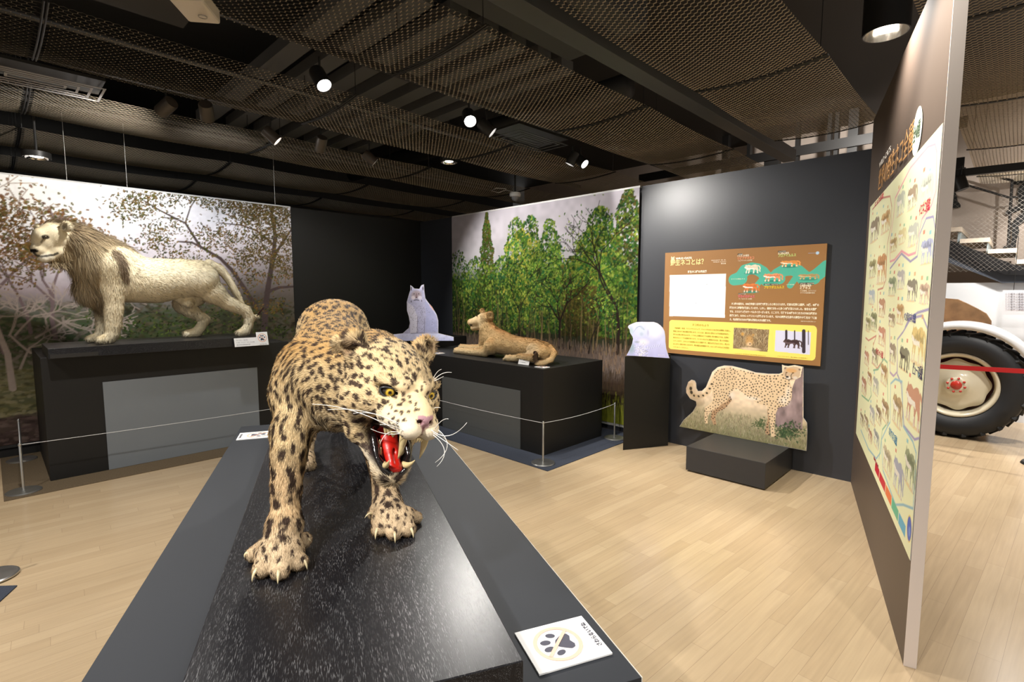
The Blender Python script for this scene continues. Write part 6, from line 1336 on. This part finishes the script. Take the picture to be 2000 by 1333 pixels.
# whiskers
def whisker(p, q, bend, r=.0004): mb = MB(); curved_cone(mb, p, q, r, bend, 5, 10); return mb.build('whisker', WHK, leo, smooth=True)
wp0 = lambda x, y, yy: at_y(x, y, yy)
for a, b, bend in [((842, 840, .955), (912, 826, .93), (0, 0, -.018)), ((846, 846, .955), (895, 880, .93), (0, 0, .0)), ((850, 838, .96), (876, 819, .93), (0, 0, .006)), ((846, 850, .955), (853, 912, .94), (.018, 0, .0)), ((856, 840, .96), (850, 904, .95), (.02, 0, 0)),
    ((846, 740, 1.06), (862, 722, 1.04), (0, 0, .004)), ((846, 744, 1.06), (882, 728, 1.03), (0, 0, .006)), ((846, 746, 1.06), (866, 736, 1.04), (0, 0, 0)), ((844, 800, 1.0), (860, 797, .98), (0, 0, .002)),
    ((792, 834, .955), (640, 801, .93), (0, 0, .012)), ((790, 840, .955), (690, 808, .92), (0, 0, .012)), ((786, 846, .955), (724, 838, .93), (0, 0, -.006)), ((784, 848, .955), (742, 868, .93), (-.004, 0, .012)), ((800, 850, .95), (742, 830, .92), (0, 0, .006)), ((776, 842, .96), (610, 790, .98), (0, 0, .012)), ]:
    whisker(wp0(*a), wp0(*b), bend)
# claws
def claw(a, b, za, zb, r=.0036, lift=.006): mb = MB(); curved_cone(mb, at_z(a[0], a[1], BZ+za), at_z(b[0], b[1], BZ+zb), r, (0, -.002, lift), 8, 6); mb.build('claw', CLAW, leo, smooth=True)
for k, (a, b, r) in enumerate(TOES):
    f = (b-a)*np.array([1, 1, 0]); f /= np.linalg.norm(f); f = f*.75+np.array([.0, -.25, 0]); up = np.array([0, 0, 1.])
    p0 = b+f*r*.62+up*r*.50; p1 = b+f*(r*1.0+.012); p1[2] = BZ+.003; L_ = 1.0 if k not in (0, 7) else .6
    mb = MB(); curved_cone(mb, p0, p0+(p1-p0)*L_, .0040, f*.0045+up*.003, 8, 7); mb.build('claw', CLAW, leo, smooth=True)
claw((595, 1055), (608, 1059), .024, .022, .004); claw((728, 1004), (712, 1013), .024, .02, .004)

# ------------------------------------------------------------------ standing lion
LV = LBV+.31; LZ = 1.0755
lion = thing('lion', at_v(300, 655, LV), 'mounted pale cream male lion with brown mane standing on the black base board', 'lion')
def Lp(x, y, off=0): return at_v(x, y, LV+off)
def lr(r, p): return r/scale_at(p)
b_ = np.array([Lp(x, y, o) for x in (45, 530) for y in (415, 665) for o in (-.4, .4)]); fl_ = Field(b_.min(0), b_.max(0), .0085)
def lch(lst, k=.06):
    pts = []
    for x, y, r, off in lst: p = Lp(x, y, off); pts.append((p, lr(r, p)))
    fl_.chain(pts, k)
lch([(214, 535, 45, 0), (250, 545, 45, 0), (300, 549, 43, 0), (350, 545, 38, 0), (388, 543, 34, 0)], .08)
lch([(165, 482, 36, 0), (190, 505, 44, 0), (222, 520, 44, 0)], .08)
lch([(205, 495, 26, 0), (240, 515, 26, 0)], .06); lch([(180, 560, 26, 0), (200, 575, 22, 0)], .06)
# ground the paws exactly on the board
def foot(x, y, off, r, xt, yt):
    p = Lp(x, y, off); rr = lr(r, p); p = np.array([p[0], p[1], LZ+rr*.95]); q = Lp(xt, yt, off-.02); q = np.array([q[0], q[1], LZ+rr*.85]); fl_.cone(p, q, rr, rr*1.0, .03); 
    side = V
    for s_ in (-1.3, -.45, .45, 1.3): fl_.ell(q+side*s_*rr*.62-U*rr*.55, (rr*.55, rr*.55, rr*.60), None, .012)
    return p, rr
NO, FO = -.11, .11
lch([(214, 520, 32, NO), (219, 560, 22, NO), (222, 600, 16.5, NO), (221, 635, 14.0, NO), (219, 652, 12, NO)], .05); foot(213, 652, NO, 9.5, 200, 660)
lch([(208, 540, 28, FO), (202, 575, 16, FO), (199, 610, 11.5, FO), (200, 640, 10.5, FO), (198, 650, 10, FO)], .05); foot(192, 652, FO, 8.5, 180, 655)
lch([(395, 550, 31, NO), (414, 570, 22, NO), (442, 591, 14, NO), (479, 607, 10.5, NO), (487, 620, 9.5, NO), (485, 636, 8.5, NO), (480, 645, 8.5, NO)], .05); foot(478, 646, NO, 7.5, 470, 650)
lch([(372, 575, 28, FO), (360, 594, 20, FO), (368, 604, 15, FO), (390, 618, 10.5, FO), (400, 624, 9.5, FO), (393, 638, 9, FO), (386, 648, 9, FO)], .05); foot(382, 650, FO, 8, 368, 655)
lch([(368, 592, 9, 0), (358, 590, 7, 0), (350, 586, 6, 0)], .03)
lch([(408, 516, 9, 0), (430, 526, 8, 0), (446, 546, 6.8, 0), (461, 572, 5.8, 0), (475, 600, 5, .03), (484, 614, 4, .03), (494, 619, 3.4, 0), (503, 618, 3.2, 0)], .015)
# head
hdO = -.06
lch([(118, 462, 25, hdO), (140, 468, 30, 0)], .04)
lch([(112, 460, 25, hdO), (88, 466, 20.5, hdO-.01)], .03); lch([(86, 474, 18, hdO-.01), (77, 486, 13.5, hdO-.02), (73, 490, 10.5, hdO-.02)], .02); lch([(100, 452, 16, hdO-.04), (80, 458, 12, hdO-.06)], .03)
lch([(112, 490, 15, hdO), (97, 500, 11.5, hdO-.01), (86, 504, 9.0, hdO-.02)], .015); lch([(104, 480, 17, hdO+.04), (118, 490, 16, hdO)], .03)
for x, y, off, r in ((129, 443, hdO-.14, 11.5), (72, 445, hdO+.10, 6.5)):
    p = Lp(x, y, off); rr = lr(r, p); fl_.ell(p, (rr, rr*.5, rr*.9), None, .02); fl_.ell(p+np.array([-.01, -.022, 0]), (rr*.62, rr*.45, rr*.6), None, .01, 'sub')
p = Lp(88, 464, hdO-.125); fl_.ell(p, (.020, .03, .012), None, .012, 'sub')

fl_.floor(LZ)
LCREAM, LBACK, LMANE, LDK = SR(.90, .85, .73), SR(.88, .81, .65), SR(.66, .60, .50), SR(.36, .30, .24)
def dseg(P, a, b):
    a = np.array(a); b = np.array(b); ab = b-a; t = np.clip(((P-a)@ab)/(ab@ab), 0, 1); return np.linalg.norm(P-a-t[:, None]*ab, axis=1)
MSEG = [(Lp(148, 470), Lp(163, 515)), (Lp(166, 525), Lp(182, 575)), (Lp(128, 436), Lp(190, 458)), (Lp(190, 458), Lp(236, 490)), (Lp(102, 437, hdO), Lp(132, 434, hdO))]
STRIPE = (Lp(224, 484, -.2), Lp(247, 546, -.22))
def mane_w(P):
    m = np.zeros(len(P))
    for (a, b), r in zip(MSEG, (.20, .13, .13, .07, .055)): m = np.maximum(m, smoothstep(-dseg(P, a, b), -r-.05, -r+.03))
    face = np.minimum(np.linalg.norm(P-Lp(90, 478, hdO-.07), axis=1), np.linalg.norm(P-Lp(96, 464, hdO-.08), axis=1)); m = m*smoothstep(face, .095, .135)*smoothstep(np.linalg.norm(P-Lp(129, 443, hdO-.13), axis=1), .05, .075)
    return m
def lion_base(P, N):
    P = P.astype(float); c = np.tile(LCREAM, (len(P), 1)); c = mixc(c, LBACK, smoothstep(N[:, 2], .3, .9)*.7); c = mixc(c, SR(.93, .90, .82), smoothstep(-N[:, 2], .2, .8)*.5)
    c = mixc(c, LMANE, mane_w(P)*.8); c = mixc(c, SR(.66, .60, .50), .8*np.maximum(smoothstep(-dseg(P, *STRIPE), -.038, -.012), 0)*smoothstep(-P@V, -(LV), -(LV-.08)))
    Q = np.stack([P@U, P[:, 2]], 1); near = smoothstep(-(P@V), -(LV+.02), -(LV-.03))
    def q2(x, y): p = Lp(x, y, hdO-.07); return np.array([p@U, p[2]])
    def d2(x, y, a=1, b=1): return np.linalg.norm((Q-q2(x, y))/np.array([a, b]), axis=1)
    def ds(pts):
        o = np.full(len(Q), 9.)
        for (a, b) in zip(pts[:-1], pts[1:]):
            a, b = q2(*a), q2(*b); ab = b-a; t = np.clip(((Q-a)@ab)/(ab@ab), 0, 1); o = np.minimum(o, np.linalg.norm(Q-a-t[:, None]*ab, axis=1))
        return o
    c = mixc(c, SR(.88, .86, .80), .8*near*smoothstep(-d2(92, 508), -.07, -.04)); 
    c = mixc(c, SR(.08, .06, .06), smoothstep(-d2(65, 490, 1.1, .55), -.032, -.022)); c = mixc(c, SR(.08, .06, .06), near*.9*smoothstep(-ds([(67, 494), (72, 499), (82, 501.5), (95, 499.5), (106, 498), (112, 495)]), -.011, -.005))
    c = mixc(c, SR(.16, .12, .11), near*smoothstep(-d2(88, 464, 1.25, .8), -.024, -.015)); c = mixc(c, SR(.30, .24, .2), near*.7*smoothstep(-ds([(84, 468), (80, 474)]), -.008, -.003)); c = mixc(c, SR(.55, .50, .42), .5*near*smoothstep(-d2(129, 446), -.045, -.02))
    c = mixc(c, SR(.55, .38, .22), .5*smoothstep(-np.linalg.norm(P-Lp(197, 598, FO), axis=1), -.08, -.04))
    return c*(.93+.14*vnoise(P, 25, 3))[:, None]
lb, lv_, lF, lN, lA = build_mesh('body', fl_, lion, lion_base)
LB = [(Lp(75, 485, hdO), Lp(110, 460, hdO)), (Lp(110, 460), Lp(165, 480)), (Lp(165, 480), Lp(230, 530)), (Lp(230, 530), Lp(420, 530)), (Lp(214, 540, NO), Lp(219, 650, NO)), (Lp(205, 545, FO), Lp(198, 650, FO)), (Lp(405, 550, NO), Lp(480, 607, NO)), (Lp(480, 607, NO), Lp(480, 648, NO)), (Lp(372, 575, FO), Lp(400, 624, FO)), (Lp(400, 624, FO), Lp(382, 650, FO)), (Lp(416, 520), Lp(500, 618))]
P, N = scatter(lv_, lF, lN, lA, 90000); T = flow_dir(P, N, LB); c = lion_base(P, N)*RNG.uniform(.74, 1.16, (len(P), 1)); fd = np.linalg.norm(P-Lp(92, 480, hdO-.03), axis=1)
fur_mesh('fur', P, N, T, np.where(fd < .17, .010, .026)*RNG.uniform(.6, 1.2, len(P)), .0036, c, .22, lion, FUR, jitter=.2)
P, N = scatter(lv_, lF, lN, lA, 150000); m = mane_w(P.astype(float)); k = RNG.random(len(P)) < m*.9; P, N, m = P[k], N[k], m[k]
T = flow_dir(P, N, [(Lp(105, 440), Lp(150, 436)), (Lp(150, 436), Lp(235, 500)), (Lp(120, 470), Lp(150, 530)), (Lp(150, 500), Lp(190, 580))])
tone = vnoise(P.astype(float), 18, 12)[:, None]; c = (LMANE*(1-tone)+SR(.74, .66, .52)*tone); up = smoothstep(P[:, 2], LZ+.75, LZ+.95)[:, None]; c = c*(1-up*.55)+SR(.45, .37, .27)*up*.55; lowf = smoothstep(-np.linalg.norm(P-Lp(190, 585), axis=1), -.25, -.05)[:, None]; c = c*(1-lowf*.4)+SR(.50, .45, .40)*lowf*.4
c = c*RNG.uniform(.7, 1.25, (len(P), 1))
fur_mesh('mane', P, N, T, (.050+.075*m)*RNG.uniform(.6, 1.25, len(P)), .0030, c, .42, lion, FUR, jitter=.28, droop=.22, seg=4, curl=.10)
# dark strip down the shoulder, tail tuft
a, b = STRIPE; t_ = RNG.random(1500)[:, None]; P0 = a*(1-t_)+b*t_+RNG.normal(size=(1500, 3))*.017
kd = kdtree.KDTree(len(lv_)); [kd.insert(q, i) for i, q in enumerate(lv_)]; kd.balance(); idx = np.array([kd.find(q)[1] for q in P0]); P0 = lv_[idx]; N0 = lN[idx]; T0 = flow_dir(P0, N0, [(a, b)])
fur_mesh('shoulder_stripe', P0, N0.astype(np.float32), T0,   .055*RNG.uniform(.6, 1.2, len(P0)), .003, SR(.52, .45, .37)*RNG.uniform(.7, 1.2, (len(P0), 1)), .2, lion, FUR, jitter=.15, seg=3)
ts, te = Lp(501, 618, -.02), Lp(516, 600, -.02); n_ = 900; t_ = RNG.random(n_)[:, None]; dT = (te-ts)/np.linalg.norm(te-ts); Pq = ts+(te-ts)*t_*.55; Nq = RNG.normal(size=(n_, 3)); Nq -= dT*(Nq@dT)[:, None]; Nq /= np.linalg.norm(Nq, axis=1, keepdims=True)
fur_mesh('tail_tuft', Pq.astype(np.float32), Nq.astype(np.float32), np.tile(dT, (n_, 1)).astype(np.float32), .055, .003, np.tile(SR(.22, .12, .10), (n_, 1)), .18, lion, FUR, jitter=.1)
p = Lp(88, 464, hdO-.108); MB().lathe([(.0135*math.sin(a_), .0135*math.cos(a_)) for a_ in np.linspace(PI, 0, 12)], p, n=16).build('eye', mat('dark_glass_eye', (.03, .02, .012), .08, coat=1), lion, smooth=True)

# ------------------------------------------------------------------ reclining young lion
RU = 3.86; RZ = .811
rl = thing('lion', at_u(1000, 690, RU), 'mounted tan young lion lying on the plinth before the green woodland backdrop', 'lion')
def Rp(x, y, off=0): return at_u(x, y, RU+off)
b_ = np.array([Rp(x, y, o) for x in (880, 1100) for y in (592, 722) for o in (-.45, .35)]); rf = Field((b_[:, 0].min(), b_[:, 1].min(), RZ-.01), b_.max(0), .0075)
def rch(lst, k=.05):
    pts = []
    for x, y, r, off in lst:
        p = Rp(x, y, off); rr = lr(r, p); p[2] = max(p[2], RZ+rr*.92); pts.append((p, rr))
    rf.chain(pts, k)
rch([(962, 668, 20, 0), (985, 672, 21, 0), (1010, 678, 20, 0), (1040, 682, 20, .02), (1062, 685, 17, .03)], .06)
rch([(953, 652, 16, 0), (955, 672, 19, 0)], .06); rch([(948, 630, 13, 0), (953, 642, 15, 0), (958, 660, 18, 0)], .05)
rch([(966, 648, 10, 0), (985, 660, 11, 0)], .04)
rch([(946, 624, 13.5, 0), (936, 627, 11, -.01), (925, 630, 8.6, -.02), (920, 630, 7.2, -.02)], .02); rch([(942, 636, 9, 0), (931, 639, 6.5, -.01), (924, 641, 5.2, -.02)], .015)
rch([(955, 622, 8, 0), (952, 615, 5, 0)], .02)
for x, y, off, r in ((957, 616, -.07, 8.0), (941, 608, .07, 5.5)): p = Rp(x, y, off); rr = lr(r, p); rf.ell(p, (rr*.8, rr*.6, rr), None, .015); rf.ell(p+np.array([-.008, -.02, 0]), (rr*.5, rr*.4, rr*.6), None, .008, 'sub')
rch([(960, 678, 15, -.10), (948, 688, 9, -.13), (922, 689, 7, -.13), (903, 688, 6.2, -.13), (893, 688, 6, -.13)], .03)
rch([(955, 678, 13, .10), (935, 684, 8, .10), (915, 682, 6.5, .10), (902, 679, 6, .10)], .03)
rch([(1048, 684, 19, -.08), (1062, 690, 15, -.08)], .05); rch([(1045, 694, 9, -.17), (1024, 698, 7, -.19), (1006, 700, 6, -.20), (992, 701, 6.3, -.20)], .03); rch([(1040, 700, 7, -.24), (1015, 697, 6, -.24)], .03)
rch([(1075, 680, 6, 0), (1083, 690, 5.5, -.05), (1076, 703, 5.2, -.12), (1062, 709, 5, -.22), (1050, 709, 4.5, -.27), (1046, 702, 4, -.28), (1047, 692, 4, -.27)], .02)
for x, y, off, r in ((892, 688, -.13, 3), (901, 679, .10, 3), (989, 701, -.20, 3)):
    p = Rp(x, y, off); rr = lr(r, p); p[2] = RZ+rr*1.2
    for s_ in (-1.4, -.5, .5, 1.4): rf.ell(p+U*s_*rr*.8+V*rr*.5, (rr*.8, rr*.8, rr), None, .008)
rf.cone(Rp(919, 636, -.10), Rp(935, 635, -.10), .003, .004, .004, 'sub')
rf.floor(RZ)
TAN = SR(.78, .66, .47)
def rl_base(P, N):
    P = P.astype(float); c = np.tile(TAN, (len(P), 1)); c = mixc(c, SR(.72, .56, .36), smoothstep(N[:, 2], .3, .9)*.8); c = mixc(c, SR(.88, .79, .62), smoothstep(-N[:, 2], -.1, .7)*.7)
    hd_ = smoothstep(-np.linalg.norm(P-Rp(935, 628, -.02), axis=1), -.16, -.10); c = mixc(c, SR(.85, .76, .60), hd_*.7); c = mixc(c, SR(.84, .76, .62), smoothstep(-np.linalg.norm(P-Rp(1040, 690, -.15), axis=1), -.12, -.05)*.6)
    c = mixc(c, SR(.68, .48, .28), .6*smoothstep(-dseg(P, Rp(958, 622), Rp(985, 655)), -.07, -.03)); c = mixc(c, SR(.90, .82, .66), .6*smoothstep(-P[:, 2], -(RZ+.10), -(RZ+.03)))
    c = mixc(c, SR(.12, .09, .08), smoothstep(-np.linalg.norm(P-Rp(915.5, 627, -.03), axis=1), -.022, -.014)); c = mixc(c, SR(.10, .07, .06), smoothstep(-dseg(P, Rp(917, 636, -.06), Rp(932, 636, -.08)), -.013, -.008))
    c = mixc(c, SR(.15, .12, .10), smoothstep(-np.linalg.norm(P-Rp(931, 617, -.08), axis=1), -.018, -.010)); c = mixc(c, SR(.22, .15, .12), .9*smoothstep(-dseg(P, Rp(1046, 702, -.28), Rp(1047, 690, -.27)), -.05, -.03)); c = mixc(c, SR(.30, .25, .2), .7*smoothstep(-np.linalg.norm(P-Rp(989, 703, -.22), axis=1), -.03, -.012))
    return c*(.9+.2*vnoise(P, 30, 4))[:, None]
rb, rv, rF, rN, rA = build_mesh('body', rf, rl, rl_base)
RB = [(Rp(915, 628), Rp(950, 622)), (Rp(950, 622), Rp(960, 665)), (Rp(960, 665), Rp(1070, 682)), (Rp(950, 686, -.13), Rp(893, 688, -.13)), (Rp(950, 682, .1), Rp(902, 679, .1)), (Rp(1060, 690, -.1), Rp(992, 701, -.2)), (Rp(1080, 690, -.05), Rp(1050, 709, -.27))]
P, N = scatter(rv, rF, rN, rA, 70000); T = flow_dir(P, N, RB); c = rl_base(P, N)*RNG.uniform(.78, 1.18, (len(P), 1)); fd = np.linalg.norm(P-Rp(930, 630, -.02), axis=1)
fur_mesh('fur', P, N, T, np.where(fd < .14, .009, .026)*RNG.uniform(.6, 1.3, len(P)), .0036, c, .24, rl, FUR, jitter=.2)
ts = Rp(1047, 700, -.28); te = Rp(1045, 689, -.27); n_ = 1200; dT = (te-ts)/np.linalg.norm(te-ts); t_ = RNG.random(n_)[:, None]; Pq = ts+(te-ts)*t_*.8; Nq = RNG.normal(size=(n_, 3)); Nq -= dT*(Nq@dT)[:, None]; Nq /= np.linalg.norm(Nq, axis=1, keepdims=True)
fur_mesh('tail_tuft', Pq.astype(np.float32), Nq.astype(np.float32), np.tile(dT, (n_, 1)).astype(np.float32),   .032, .003, np.tile(SR(.20, .13, .10), (n_, 1)), .6, rl, FUR, jitter=.3)

p = Rp(931.5, 617.5, -.02-.052); MB().lathe([(.0085*math.sin(a_), .0085*math.cos(a_)) for a_ in np.linspace(PI, 0, 12)], p, n=16).build('eye', MATS['dark_glass_eye'], rl, smooth=True)
